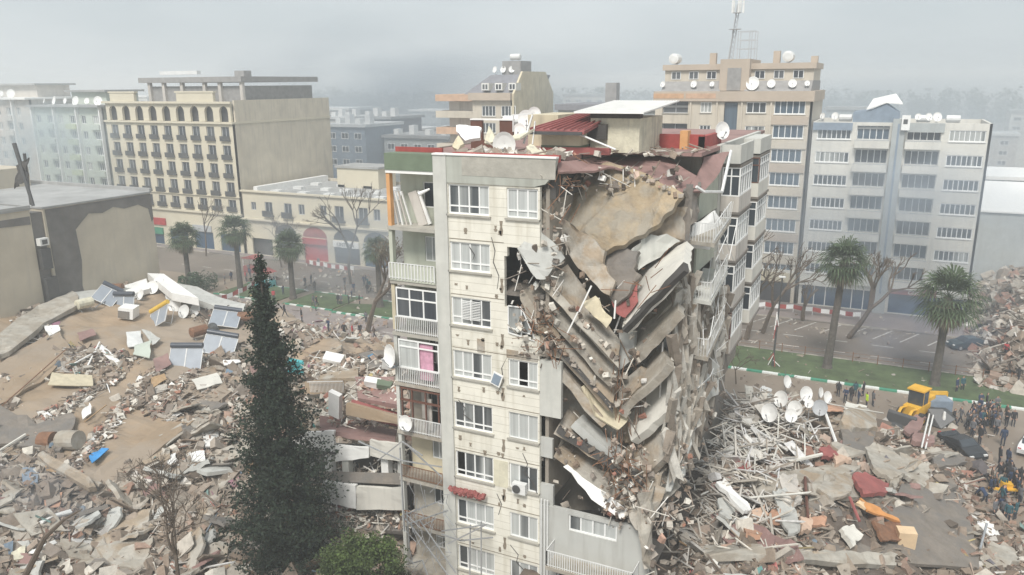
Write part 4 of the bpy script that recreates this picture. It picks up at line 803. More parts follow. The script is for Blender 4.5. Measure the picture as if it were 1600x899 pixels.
for k in range(3): dish((X0+2+k*1.8, 108, zt), .6, (.4*k-.4, -1, .3), 'small hazy dish on the mansard roof ridge', 'dishes on the mansard roof', pole=1)
# dark roof building behind the penthouses
Db = thing('low_building', 'dark flat-roofed building glimpsed behind the white tin roof', 'building', (-30, 108, 0)); x0 = W(872, 160, n=108).x; x1 = W(1024, 160, n=108).x
mb = MB(); mb.box(x0, x1, 108, 125, 0, 26.5); mb.build('wall', 'stair', Db); mb = MB(); mb.box(x0-.5, x1+.5, 107.5, 125.5, 26.5, 27.6); mb.build('roof', 'mansard', Db); mb = MB(); mb.box(x1-11, x1-8.8, 112, 114, 27.6, 31.5); mb.build('chimney', 'tallgrey', Db)
for k in range(5): window(Db, Front(108), x0+2+k*5, x0+4.5+k*5, 23, 25, 3, None, -.02, .14, GF)
# hazy low blocks in the centre
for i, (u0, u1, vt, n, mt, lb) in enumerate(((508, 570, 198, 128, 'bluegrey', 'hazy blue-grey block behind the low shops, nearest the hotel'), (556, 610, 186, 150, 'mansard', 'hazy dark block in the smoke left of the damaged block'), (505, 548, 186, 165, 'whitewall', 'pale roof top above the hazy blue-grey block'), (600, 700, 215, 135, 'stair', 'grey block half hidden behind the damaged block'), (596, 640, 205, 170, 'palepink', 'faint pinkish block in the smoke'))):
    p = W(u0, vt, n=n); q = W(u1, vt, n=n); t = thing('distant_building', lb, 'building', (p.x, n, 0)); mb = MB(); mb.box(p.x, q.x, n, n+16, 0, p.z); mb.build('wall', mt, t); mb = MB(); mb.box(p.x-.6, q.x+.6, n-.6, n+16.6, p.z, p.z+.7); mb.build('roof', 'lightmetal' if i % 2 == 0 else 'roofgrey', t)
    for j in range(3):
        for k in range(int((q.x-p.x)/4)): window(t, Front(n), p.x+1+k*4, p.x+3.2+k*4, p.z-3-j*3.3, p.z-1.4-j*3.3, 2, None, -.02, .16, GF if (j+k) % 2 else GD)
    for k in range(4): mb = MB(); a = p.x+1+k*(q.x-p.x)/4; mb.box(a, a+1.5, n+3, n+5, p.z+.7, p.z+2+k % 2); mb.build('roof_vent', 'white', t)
for i in range(12):
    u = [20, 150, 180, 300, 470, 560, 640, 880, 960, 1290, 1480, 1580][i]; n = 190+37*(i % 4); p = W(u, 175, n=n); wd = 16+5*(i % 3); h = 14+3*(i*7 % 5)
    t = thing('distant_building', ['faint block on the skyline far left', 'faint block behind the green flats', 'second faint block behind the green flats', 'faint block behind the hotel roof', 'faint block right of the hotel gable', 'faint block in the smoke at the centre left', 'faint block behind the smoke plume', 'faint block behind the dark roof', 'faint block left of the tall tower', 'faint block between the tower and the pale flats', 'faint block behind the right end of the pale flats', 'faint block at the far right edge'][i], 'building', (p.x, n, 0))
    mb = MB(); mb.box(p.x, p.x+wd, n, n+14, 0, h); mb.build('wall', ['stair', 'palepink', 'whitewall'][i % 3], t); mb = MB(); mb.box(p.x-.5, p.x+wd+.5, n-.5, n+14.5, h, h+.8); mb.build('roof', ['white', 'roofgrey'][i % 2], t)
    for j in range(3):
        for k in range(int(wd/5)): window(t, Front(n), p.x+1+k*5, p.x+3.6+k*5, h-3-j*3.2, h-1.4-j*3.2, 2, None, -.02, .2, GD)
# blank-walled buildings on the left
Bw = thing('blank_walled_building', 'grey rendered building with a large blank side wall beside the muddy heap', 'building', (-75, 27, 0))
mb = MB(); mb.box(-95, -63.6, 19.8, 34, 0, 18.5); mb.build('wall', 'render', Bw); mb = MB(); mb.box(-95, -63.5, 19.7, 34.1, 18.5, 18.7); mb.box(-95, -63.45, 33.8, 34.15, 18.7, 19.1); mb.build('roof', 'roofgrey', Bw)
pts = [(20.0, 18.4), (34, 18.4), (34, 15.2), (33.7, 14.9), (33.4, 16.6), (32, 17.3), (30, 17.1), (28.5, 17.5), (27, 17.0), (25.2, 17.2), (24.2, 16.4), (23.3, 15.6), (23.5, 12), (23.1, 9), (23.6, 6), (20.2, 6)]
mb = MB(); mb.prism([(-63.597, y, z) for y, z in pts], (.03, 0, 0)); mb.build('bitumen_patch', 'bitumen', Bw)
mb = MB(); mb.box(-90, -84, 26, 32, 18.7, 21.2); mb.build('roof_house', 'render', Bw)
B2 = thing('blank_walled_building', 'grey rendered building cut off by the left edge of the photo', 'building', (-78, 8, 0))
mb = MB(); mb.box(-95, -63.75, -12, 18.4, 0, 18.6); mb.build('wall', 'render', B2); mb = MB(); mb.box(-95, -63.65, -12, 18.5, 18.6, 18.8); mb.box(-64, -63.6, -12, 18.45, 18.8, 19.1); mb.build('roof', 'roofgrey', B2)
mb = MB(); mb.prism([(-63.747, 2, 17.9), (-63.747, 18.3, 17.9), (-63.747, 18.3, 17.0), (-63.747, 14, 17.2), (-63.747, 9, 16.8), (-63.747, 2, 17)], (.03, 0, 0)); mb.build('bitumen_patch', 'bitumen', B2)
mb = MB(); mb.box(-84, -72, 14, 17.5, 18.8, 21.4); rh = mb.build('roof_house', 'render', B2); window(rh, Side(-72), 14.6, 15.8, 19.4, 20.9, 1, None, .0, .1, GD); mb = MB(); mb.box(-86, -71, 9, 18, 21.4, 21.8); mb.build('roof_slab', 'tallgrey', rh)
mb = MB(); mb.box(-70, -63.8, 18.42, 19.75, 0, 18.2); mb.build('gap_wall', 'bitumen', B2)
t = thing('rolled_parasol', 'dark closed parasols and cloth standing on the roof at the left edge', 'parasol', (-68, 15, 18.8)); mb = MB(); a = W(52, 322, n=17); mb.path([a, W(22, 224, n=17)], [.18, .22], 6); mb.path([W(48, 320, n=17.2), W(38, 240, n=17.2)], [.12, .16], 6); mb.build('pole', 'darkmetal', t)
rs = sheet([W(22, 298, n=17.1), W(26, 258, n=17.1), (W(44, 245, n=17.1)), W(47, 262, n=17.1), W(42, 285, n=17.1), W(30, 288, n=17.1)], .1, 3, .2, .2, .8, 5); rs.build('cloth', 'void', t)
t = thing('wall_duct', 'dark metal duct running down between the two blank walls', 'duct', (-63.3, 19, 9)); mb = MB(); mb.box(-63.6, -63.0, 18.5, 19.6, 11.9, 14.2); mb.box(-63.6, -63.05, 18.6, 19.9, 8.0, 10.9); mb.build('duct', 'darkmetal', t)
t = thing('air_conditioner', 'small white unit on the dark strip between the blank walls', 'air conditioner', (-63.3, 18.9, 14.6)); mb = MB(); mb.box(-63.6, -62.9, 18.5, 19.5, 14.6, 15.4); u_ = mb.build('case', 'lightmetal', t); mb = MB(); mb.box(-62.9, -62.87, 18.7, 19.3, 14.75, 15.25); mb.build('grille', 'darkmetal', u_)
t = thing('air_conditioner', 'old air conditioner outdoor unit between lower windows of the cream wall', 'air conditioner', (3.9, -.3, 9.9)); mb = MB(); mb.box(3.7, 4.5, -.35, -.01, 9.9, 10.5); u_ = mb.build('case', 'lightmetal', t); mb = MB(); mb.lathe([(.24, 0), (.24, .03)], (3.98, -.38, 10.2), 12, rot(PI/2)); mb.build('fan_grille', 'darkmetal', u_)
# ================================================================ collapsed block on the left
Cl = thing('collapsed_building_roof', 'large muddy roof slab of the collapsed block, tilted and cracked, at the left', 'collapsed building', (-50, 15, 5))
def GS(lst, dz=.25): return [G(u, v, dz) for (u, v) in lst]
def gplate(name, lst, mat, par, th=.3, dz=.35, seed=0, bump=.1, jag=.2, cuts=3):
    return sheet(GS(lst, dz), th, cuts, bump, jag, .6, seed).build(name, mat, par)
gplate('parapet', [(0, 536), (60, 492), (118, 466), (128, 486), (70, 520), (22, 560), (0, 572)], 'concrete', Cl, .5, .9, 2)
gplate('parapet', [(116, 466), (150, 452), (230, 440), (226, 456), (160, 468), (122, 486)], 'greyrender', Cl, .5, .7, 3)
gplate('roof_plate', [(0, 640), (60, 668), (112, 655), (120, 668), (95, 712), (62, 708), (0, 702)], 'concrete_dark', Cl, .3, .5, 4)
gplate('roof_plate', [(0, 575), (90, 520), (110, 548), (80, 590), (0, 640)], 'mudroof', Cl, .3, .35, 5)
gplate('roof_plate', [(110, 770), (160, 740), (300, 640), (352, 604), (362, 618), (300, 668), (205, 745), (160, 790)], 'mudroof', Cl, .3, .3, 6)
gplate('roof_edge', [(62, 735), (72, 728), (145, 768), (150, 782), (142, 786)], 'concrete_tan', Cl, .4, 1.0, 7)
def obj3(name, mat, label, cat, lst, dz, th, seed, group=None, bump=.05, jag=.06): return tag(sheet(GS(lst, dz), th, 2, bump, jag, .8, seed).build(name, mat, None), label, cat, group)
# thick white slab with side wall at the far end
t = thing('fallen_parapet', 'long white slab lying at the far end of the muddy roof, beside the blank wall', 'wall slab', W(265, 445, z=8))
top = [W(230, 427, z=8.6), W(256, 428, z=8.6), (W(310, 466, z=8.3)), W(268, 458, z=8.6)]; mb = MB(); mb.prism(top, (0, 0, -.9)); mb.build('slab', 'white', t)
obj3('wall_chunk', 'greyrender', 'grey wall strip running from the white slab to the street side of the mud', 'wall slab', [(262, 455), (310, 462), (345, 480), (385, 492), (380, 510), (330, 492), (270, 470)], 1.1, .8, 9)
obj3('wall_chunk', 'white', 'whitish low wall below the blank wall, left of the white slab', 'wall slab', [(196, 456), (230, 446), (236, 462), (200, 474)], .8, .6, 10)
# solar heaters and tanks
FW = Vector((.44, -.9, 0))
def sol(u, v, label, rz=.5, tilt=.9, roll=0, w_=3.0, h_=2.2, dz=0, tm='solardark', g='solar heaters on the fallen roof'):
    p = G(u, v, dz); return solar(p, rot(tilt, roll, rz), label, g, w_, h_, tm)
sol(296, 566, 'upright pair of grey solar panels with dark tank, nearest the cypress', .42, 1.0, 0, 3.2, 2.4)
sol(345, 546, 'pair of solar panels leaning right of the upright pair on the fallen roof', .5, .8, .2, 3.2, 2.1)
sol(200, 478, 'solar heater close to the blank wall with its panel facing left', .4, 1.2, 0, 2.4, 1.9, 0)
sol(352, 508, 'grey solar panels lying back at the street end of the fallen roof', .6, .5, .2, 3, 2.4)
sol(258, 502, 'solar heater with yellow tank lying in the middle of the fallen roof', .1, .8, -.5, 3, 2.3, 0, 'yellowtank')
sol(166, 470, 'dark solar panel leaning on its back edge at the foot of the bitumen strip', .5, .6, .5, 2.4, 2.2)
for i, (u, v, lb) in enumerate(((182, 462, 'rusty water tank standing against the blank wall'), (134, 488, 'cream tank tipped over left of the solar heaters'), (335, 528, 'dark tank between the leaning solar panels'), (386, 508, 'rusty tank at the street end of the fallen roof'), (312, 530, 'brown tank behind the upright solar pair'))): tank(G(u, v), lb, 'tanks on the fallen roof', .5+i, .55, 1.7, ['rust', 'peelcream', 'darkmetal', 'rust', 'rust'][i])
t = thing('storage_box', 'white box with dark front lying on the mud between the tanks', 'box', G(203, 500)); p = G(203, 500); mb = MB(); mb.ob(p+Vector((0, 0, .8)), (1.6, 1.8, 1.2), rot(0, .15, .5)); b_ = mb.build('case', 'white', t); mb = MB(); mb.ob(p+Vector((.25, -.85, .7)), (1.2, .2, .8), rot(0, .15, .5)); mb.build('front', 'concrete_dark', b_)
for i, (u, v, r, lb) in enumerate(((240, 458, .75, 'dish farthest up beside the white slab on the fallen roof'), (250, 452, .6, 'dish leaning on the white slab edge'), (272, 468, .95, 'upper of the two dishes beside the yellow tank heater'), (276, 486, .85, 'lower of the two dishes beside the yellow tank heater'), (290, 496, .75, 'left dish of the pair near the street end of the fallen roof'), (308, 494, .75, 'right dish of the pair near the street end of the fallen roof'), (222, 470, .6, 'small dish just left of the yellow tank heater'))): dish(G(u, v), r, (.5-.1*i, -1, .5), lb, 'dishes on the fallen roof', mat='lightmetal' if i in (2, 3, 4, 5) else 'white', pole=.6)
for i, (lst, mt, lb) in enumerate((
 ([(198, 525), (220, 524), (225, 548), (200, 548)], 'lightmetal', 'pale square sheet at the top of the white scrap on the mud'),
 ([(212, 546), (238, 540), (233, 566), (210, 562)], 'palegreen', 'mint sheet at the right of the white scrap on the mud'),
 ([(222, 524), (236, 526), (252, 540), (240, 548)], 'greyrender', 'rounded grey slab right of the white scrap'),
 ([(152, 548), (160, 545), (190, 572), (184, 575), (168, 566)], 'white', 'white curved sheet pointing down left of the scrap'),
 ([(82, 592), (145, 594), (148, 612), (76, 610)], 'yellow', 'yellow ribbed sheet on the mud'),
 ([(122, 530), (146, 522), (152, 532), (128, 544)], 'roofred', 'faded pinkish board on the mud below the upper tanks'),
 ([(240, 568), (262, 560), (268, 575), (246, 588)], 'roofred', 'pale reddish board at the centre of the fallen roof'),
 ([(130, 650), (143, 640), (144, 655), (130, 662)], 'white', 'white leaf shaped sheet in the lower scrap on the fallen roof'),
 ([(70, 520), (92, 516), (96, 526), (78, 534)], 'white', 'white box-like sheet beside the left parapet'),
 ([(236, 600), (258, 590), (262, 598), (240, 612)], 'wood', 'brown pallet in the middle of the mud'),
 ([(300, 600), (340, 590), (350, 606), (310, 616)], 'whitewall', 'white crumpled awning near the cypress'),
 ([(350, 574), (374, 570), (378, 578), (352, 580)], 'white', 'flat white sheet left of the cypress'),
 ([(140, 720), (160, 706), (172, 712), (145, 732)], 'blue', 'bright blue tarpaulin crumpled at the lower left'),
 ([(70, 785), (100, 780), (96, 800), (72, 808)], 'orange', 'brown orange board in the lower left rubble'),
 ([(72, 735), (112, 745), (108, 752), (75, 748)], 'wood', 'plywood sheet above the lower left rubble'),
 ([(104, 878), (120, 848), (142, 846), (146, 856), (122, 884)], 'white', 'cream block slab at the bottom, left of the ribbed roof pieces'),
 ([(48, 872), (88, 856), (92, 864), (56, 880)], 'white', 'long white slab near the lower left corner'),
 ([(20, 876), (44, 866), (40, 892), (22, 894)], 'peelcream', 'pale slab in the lower left corner'),
 ([(98, 890), (165, 875), (175, 882), (140, 899), (110, 899)], 'concrete', 'ribbed concrete piece at the bottom, left of the bare tree'),
 ([(165, 896), (255, 862), (268, 872), (220, 899)], 'concrete', 'long ribbed concrete piece at the bottom beside the bare tree'),
 ([(60, 826), (112, 808), (116, 816), (70, 836)], 'white', 'white plank-like slab among the lower left rubble'),
 ([(35, 740), (62, 738), (62, 770), (38, 768)], 'bluegrey', 'blue grey panel standing at the left below the fallen roof'),
 ([(262, 724), (276, 718), (278, 734), (264, 738)], 'white', 'bright white block above the bare tree branches'),
 ([(300, 722), (320, 716), (322, 730), (302, 736)], 'white', 'white block right of the bare tree top'),
 ([(330, 668), (341, 666), (340, 678), (329, 678)], 'white', 'small bright white cube at the cypress edge'),
 ([(288, 664), (330, 640), (348, 652), (306, 680)], 'concrete', 'striped concrete panel just left of the cypress'),
 ([(318, 690), (342, 682), (345, 705), (322, 708)], 'white', 'cracked white wall piece just left of the cypress'),
 ([(250, 690), (285, 668), (295, 680), (262, 706)], 'concrete', 'grey concrete slab in the row leading to the cypress'))):
    obj3('rubble_sheet', mt, lb, 'sheet', lst, .35+.1*(i % 3), .14 if i > 14 else .08, i+60, None, .08, .08)
t = thing('drum', 'rusty brown drum with the grey tank at the edge of the muddy roof', 'drum', G(110, 700)); p = G(108, 702); mb = MB(); mb.tube(p+Vector((-.8, 0, .6)), p+Vector((.9, .3, .8)), .75, n=14); mb.build('body', 'concrete', t); mb = MB(); mb.tube(p+Vector((-2.3, -.6, .5)), p+Vector((-1.2, -.3, .6)), .7, n=14); mb.build('lid', 'rust', t)
for i, (a, b, r, mt, lb) in enumerate((((60, 520), (155, 455), .12, 'lightmetal', 'long pale roof profile along the top of the left parapet'), ((138, 580), (157, 545), .1, 'white', 'short white bar standing in the scrap'), ((150, 490), (180, 470), .06, 'metal', 'thin rail by the tipped tank'), ((118, 578), (152, 560), .08, 'white', 'white bar at the left end of the scrap'), ((0, 720), (42, 690), .1, 'whitewall', 'bar at the left edge under the grey plate'), ((134, 672), (168, 645), .06, 'wood', 'yellow stick in the lower scrap of the fallen roof'), ((60, 735), (160, 775), .2, 'concrete_tan', 'broken beam end below the grey plate'), ((0, 650), (105, 555), .05, 'rust', 'crack line pipe across the left of the mud'))):
    o = MB(); o.path([G(*a, .5), G(*b, .6)], r, 5); solo(o, 'fallen_beam', mt, lb, 'beam')
# ================================================================ pancaked floors behind and left of the block
Pc = thing('pancaked_building', 'neighbouring block squashed into a stack of sagging floors left of the cream block', 'collapsed building', (-12, 8, 5))
def pp(name, lst, mat, n, th=.25, seed=0, par=None, bump=.015, jag=.05, cuts=3):
    pts = [W(q[0], q[1], n=(q[2] if len(q) > 2 else n)) for q in lst]; return sheet(pts, th, cuts, bump, jag, .8, seed).build(name, mat, par or Pc)
pp('parapet_panel', [(478, 676), (522, 673), (522, 706), (480, 703)], 'white', 3, .2, 1)
pp('parapet_panel', [(455, 690), (476, 678), (478, 702), (458, 700)], 'white', 3.2, .2, 21)
pp('parapet_panel', [(523, 696), (576, 700), (576, 716), (524, 722)], 'white', 2.9, .2, 2)
pp('parapet_panel', [(577, 688), (628, 695), (628, 722), (578, 713)], 'whitewall', 2.6, .2, 3)
pp('parapet_panel', [(504, 752), (556, 760), (556, 796), (502, 783)], 'white', 2.4, .25, 4)
pp('parapet_panel', [(557, 761), (626, 764), (630, 797), (557, 797)], 'whitewall', 2.4, .25, 5)
pp('floor_slab', [(462, 640, 4), (500, 646, 6), (505, 690, 3.2), (462, 690, 3.2)], 'concrete_tan', 4, .3, 6)
pp('floor_slab', [(500, 650, 5), (560, 656, 7), (620, 672, 7), (618, 690, 3.4), (560, 680, 3.2), (500, 672, 3.5)], 'roofred', 4, .3, 7)
pp('floor_slab', [(550, 624, 5), (545, 640, 4), (640, 668, 4.4), (640, 650, 6)], 'redmuted', 4, .25, 8)
pp('floor_edge', [(542, 630, 3.8), (640, 655, 3.8), (640, 668, 3.7), (540, 648, 3.7)], 'mudroof', 4, .3, 9)
pp('floor_slab', [(478, 596, 8), (535, 596, 8), (540, 616, 6.5), (478, 618, 6.5)], 'concrete_tan', 4, .3, 10)
pp('balcony_wall', [(476, 596, 6.4), (535, 594, 6.4), (536, 614, 6.2), (476, 616, 6.2)], 'mudroof', 4, .2, 11)
pp('floor_slab', [(500, 575, 12), (560, 570, 12), (560, 590, 9), (500, 592, 9)], 'concrete_tan', 4, .3, 12)
pp('floor_slab', [(555, 590, 8), (620, 588, 9), (620, 632, 5), (560, 622, 5.5)], 'roofred', 4, .3, 13)
pp('floor_slab', [(560, 552, 14), (612, 545, 15), (616, 572, 11), (575, 575, 11)], 'concrete_dark', 4, .3, 14)
pp('floor_slab', [(470, 735, 3), (640, 740, 3), (640, 758, 2.6), (470, 752, 2.6)], 'concrete_dark', 4, .3, 15)
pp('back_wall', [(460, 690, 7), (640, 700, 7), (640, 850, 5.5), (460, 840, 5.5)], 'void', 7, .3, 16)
pp('floor_slab', [(462, 790, 4), (640, 800, 4), (640, 830, 2.4), (462, 822, 2.4)], 'concrete_dark', 4, .3, 17)
for i, (u, v0, v1, mt) in enumerate(((480, 708, 735, 'greyrender'), (535, 715, 755, 'pilaster'), (596, 712, 752, 'white'), (508, 712, 740, 'white'), (622, 712, 760, 'greyrender'))):
    a = W(u, v0, n=3.1); b = W(u+2, v1, n=3.0); mb = MB(); mb.box(a.x, a.x+.55, 3, 3.5, b.z, a.z); mb.build('column', mt, Pc)
mb = MB()
for i in range(26): a = W(484+i*2.1, 598, n=6.1); mb.tube(a, a-Vector((0, 0, .75)), .02, n=3)
a = W(480, 597, n=6.1); b = W(536, 596, n=6.1); mb.tube(a, b, .04, n=4); mb.build('railing', 'lightmetal', Pc)
o = MB(); o.ob(W(524, 632, n=4), (.9, .35, 2.0), rot(.2, .25, 0)); solo(o, 'mattress', 'white', 'tall white mattress standing on the squashed floors', 'mattress')
for i, (u, v, n, d, mt, lb) in enumerate(((462, 573, 12, (1.3, .3, 1.3), 'teal', 'turquoise basin in the rubble right of the cypress'), (606, 566, 11, (.7, .7, .9), 'white', 'white appliance in the dark gap left of the cream block'), (582, 598, 7, (1.1, .6, .5), 'white', 'white box on the reddish squashed floor'), (600, 602, 7, (1, .6, .4), 'darkgreen', 'dark green box on the reddish squashed floor'), (520, 560, 12, (1.5, 1, .3), 'white', 'white crumpled appliance right of the turquoise basin'))):
    o = MB(); o.ob(W(u, v, n=n), d, rot(.3, .2, .4), .12); solo(o, 'household_item', mt, lb, 'household item')
# bent steel frames between the tree and the cream block
t = thing('bent_steel_frame', 'tangle of bent steel bars hanging beside the lower left of the cream block', 'steel frame', W(640, 800, n=-1)); mb = MB()
for ls in ([(628, 806), (640, 818), (700, 798)], [(628, 806), (690, 782)], [(640, 818), (700, 899)], [(655, 812), (712, 895)], [(625, 700), (632, 830)], [(560, 690), (628, 720), (690, 730)], [(590, 720), (628, 690), (660, 712)], [(636, 882), (660, 876), (668, 899)], [(640, 860), (636, 800)], [(690, 830), (760, 820), (700, 850)], [(735, 820), (734, 899)], [(752, 815), (752, 899)], [(690, 835), (720, 845), (770, 840)], [(640, 700), (690, 745)]):
    mb.path([W(u, v, n=-.9-.3*(i % 3)) for i, (u, v) in enumerate(ls)], .045, 4)
for i in range(60):
    a = W(random.uniform(632, 700), random.uniform(770, 899), n=random.uniform(-1.6, -.3)); mb.tube(a, a+Vector((random.uniform(-.8, .8), random.uniform(-.3, .3), random.uniform(-1.2, 1.2))), .022, n=3)
mb.build('bars', 'metal', t)
t = thing('awning_frame', 'torn red awning strip across the lower left wall of the cream block', 'awning', (1, -.4, 9)); mb = MB(); a = W(705, 765, n=-.4); b = W(755, 777, n=-.4)
for i in range(26): p = a.lerp(b, i/25); mb.ob(p+Vector((0, 0, random.uniform(-.1, .1))), (.22, .3, .2), rrot(.7), .3)
mb.build('cloth', 'redmuted', t)
t = thing('hanging_sign', 'small dark blue screen hanging tilted below a window of the cream wall', 'screen', W(776, 593, n=-.25)); mb = MB(); R = rot(0, .35, 0); p = W(776, 593, n=-.25); mb.ob(p, (.6, .08, .72), R); f_ = mb.build('frame', 'white', t); mb = MB(); mb.ob(p+Vector((0, -.045, 0)), (.46, .02, .58), R); mb.build('screen', 'bluegrey', f_)
t = thing('leaning_boards', 'bundle of boards leaning in the top left loggia of the cream block', 'boards', (-3.2, .4, 24.1)); 
for i in range(6): mb = MB(); mb.ob((-3.5+i*.17+(.5 if i > 3 else 0), .3+.1*i, 25.0), (.06 if i < 4 else .55, .1, 1.9), rot(0, -.18-.04*i, 0)); mb.build('board', 'white' if i % 2 else 'palepink', t)
t = thing('loudspeaker_horn', 'small horn shaped lamp projecting from the top left loggia window', 'lamp', (-1.3, -.1, 26)); mb = MB(); mb.tube((-1.1, 0, 26.2), (-1.55, -.4, 25.95), .05, .12, 8); mb.build('horn', 'white', t)
# ================================================================ right pile: big pieces
BP = [
 ([(1272, 776), (1330, 772), (1398, 785), (1420, 742), (1478, 762), (1508, 790), (1530, 899), (1380, 890), (1300, 880), (1260, 842), (1258, 800)], 'concrete_dark', 'huge dark grey roof slab lying face up across the lower right', .5, .4),
 ([(1180, 790), (1250, 778), (1330, 762), (1345, 742), (1298, 744), (1245, 752), (1180, 762)], 'concrete', 'grey slab strip above the dark roof slab, beside the orange bricks', .9, .35),
 ([(1262, 770), (1340, 752), (1395, 770), (1402, 800), (1320, 790), (1262, 800)], 'concrete', 'flat pale grey slab with a crack under the red brick slab', .9, .35),
 ([(1350, 722), (1362, 716), (1385, 722), (1405, 735), (1410, 765), (1390, 772), (1362, 755)], 'concrete', 'upright oval grey slab in the middle of the right pile', 1.6, .35),
 ([(1402, 728), (1450, 745), (1448, 770), (1440, 780), (1410, 765)], 'concrete', 'second grey slab leaning right of the oval one', 1.4, .35),
 ([(1290, 760), (1320, 762), (1332, 770), (1330, 790), (1300, 800), (1276, 790)], 'concrete_tan', 'small tan slab beside the cracked flat slab', 1.3, .25),
 ([(1328, 768), (1352, 766), (1385, 785), (1380, 800), (1345, 796)], 'redmuted', 'dull red brick wall piece lying on the flat slabs', 1.6, .5),
 ([(1318, 662), (1340, 652), (1368, 662), (1368, 686), (1330, 690), (1312, 680)], 'concrete_tan', 'tan concrete block at the top edge of the right pile, left of the loader', 1.4, .9),
 ([(1312, 686), (1366, 690), (1362, 724), (1318, 722)], 'concrete_dark', 'dark wall face below the tan concrete block', 1.0, .5),
 ([(1408, 690), (1428, 665), (1444, 668), (1436, 690), (1420, 700)], 'roofred', 'pinkish tilted slab in front of the loader bucket', 1.4, .4),
 ([(1424, 692), (1458, 700), (1456, 714), (1422, 708)], 'roofred', 'pinkish block below the tilted slab, right of centre', 1.4, .6),
 ([(1452, 724), (1500, 720), (1510, 736), (1460, 745)], 'concrete_dark', 'grey slab under the crushed black car', .8, .3),
 ([(1528, 878), (1548, 858), (1580, 866), (1592, 890), (1560, 899), (1540, 899)], 'concrete', 'rounded grey slab in the lower right corner', .6, .3),
 ([(1145, 736), (1170, 738), (1172, 752), (1148, 754)], 'redmuted', 'pink concrete block beside the white metal tangle', 1.0, .4),
 ([(1278, 722), (1296, 712), (1308, 730), (1284, 738)], 'redmuted', 'red angular block at the centre of the right pile', 1.2, .5),
 ([(1300, 730), (1322, 724), (1328, 738), (1306, 744)], 'peach', 'sandy block right of the red angular block', 1.2, .5),
 ([(1098, 876), (1190, 872), (1200, 886), (1100, 888)], 'concrete', 'left part of the long beam along the bottom edge', 1.0, .6),
 ([(1242, 878), (1330, 880), (1400, 888), (1398, 899), (1245, 895)], 'concrete', 'right part of the long beam along the bottom edge', .9, .6),
 ([(1208, 790), (1226, 784), (1240, 820), (1250, 852), (1230, 860), (1215, 830)], 'greyrender', 'grey panel leaning left of the orange bricks pair', 1.3, .2),
 ([(1120, 806), (1132, 804), (1150, 822), (1140, 836), (1122, 826)], 'greyrender', 'pale grey panel left of the white beam', 1.3, .2),
 ([(1118, 782), (1130, 780), (1172, 820), (1162, 832)], 'white', 'long white beam slanting through the right pile', 1.6, .4),
 ([(1140, 836), (1165, 828), (1178, 834), (1160, 838)], 'white', 'torn white sheet under the white beam', 1.3, .1),
 ([(1284, 648), (1318, 652), (1316, 662), (1290, 660)], 'orange', 'orange sheet at the top edge of the right pile', 1.3, .1),
 ([(1320, 640), (1354, 646), (1342, 652), (1318, 650)], 'whitewall', 'pale sheet beside the group of people at the pile edge', 1.0, .12),
 ([(1162, 842), (1182, 838), (1190, 850), (1185, 862), (1164, 858)], 'orange', 'orange panel pile lowest in the brick heap', 1.2, .3),
 ([(1172, 822), (1192, 812), (1200, 824), (1184, 838)], 'peach', 'peach panel at the top of the brick heap', 1.3, .3),
 ([(1196, 824), (1216, 822), (1216, 838), (1198, 840)], 'orange', 'orange brick block right of the peach panel', 1.4, .5),
 ([(1248, 834), (1266, 830), (1268, 852), (1250, 854)], 'peach', 'peach upright block left of the orange bar', 1.2, .6),
 ([(1263, 830), (1290, 830), (1290, 841), (1265, 842)], 'orange', 'flat orange bar on the dark slab', 1.0, .4),
 ([(1214, 762), (1240, 760), (1252, 785), (1250, 812), (1228, 812)], 'palepink', 'patch of pale pink tiles above the orange bricks', 1.1, .25),
 ([(1396, 756), (1408, 764), (1398, 786), (1388, 776)], 'concrete', 'narrow grey slab beside the oval slab', 1.4, .3),
 ([(1344, 800), (1400, 830), (1406, 846), (1352, 826)], 'brightwood', 'bright orange plank among smashed furniture', 1.3, .15),
 ([(1360, 836), (1402, 838), (1420, 862), (1378, 866)], 'rust', 'brown wardrobe panel beside the cream box', 1.1, .2),
 ([(1338, 806), (1358, 812), (1350, 822), (1336, 816)], 'box', 'light wooden board at the left end of the orange plank', 1.3, .2),
 ([(1314, 842), (1332, 836), (1346, 858), (1332, 872), (1318, 860)], 'whitewall', 'crumpled white blanket at the edge of the dark slab', 1.0, .3),
 ([(1190, 612), (1205, 618), (1196, 632), (1184, 625)], 'white', 'white scrap at the far edge of the right pile', .8, .2),
 ([(1515, 812), (1545, 820), (1560, 845), (1540, 840)], 'white', 'white torn sheets right of the dark slab', .35, .1)]
for i, (lst, mt, lb, dz, th) in enumerate(BP):
    o = sheet(GS(lst, dz*.75), th*(.65 if th > .35 else 1), 5, .05, .12, 1.5, 100+i).build('concrete_chunk' if th > .25 else 'rubble_sheet', mt, None); tag(o, lb, 'slab' if th > .25 else 'sheet')
o = MB(); p = G(1412, 862, .9); o.ob(p, (1.1, .8, 1.2), rot(.1, 0, .3)); solo(o, 'cardboard_box', 'box', 'cream box standing at the end of the smashed furniture', 'box')
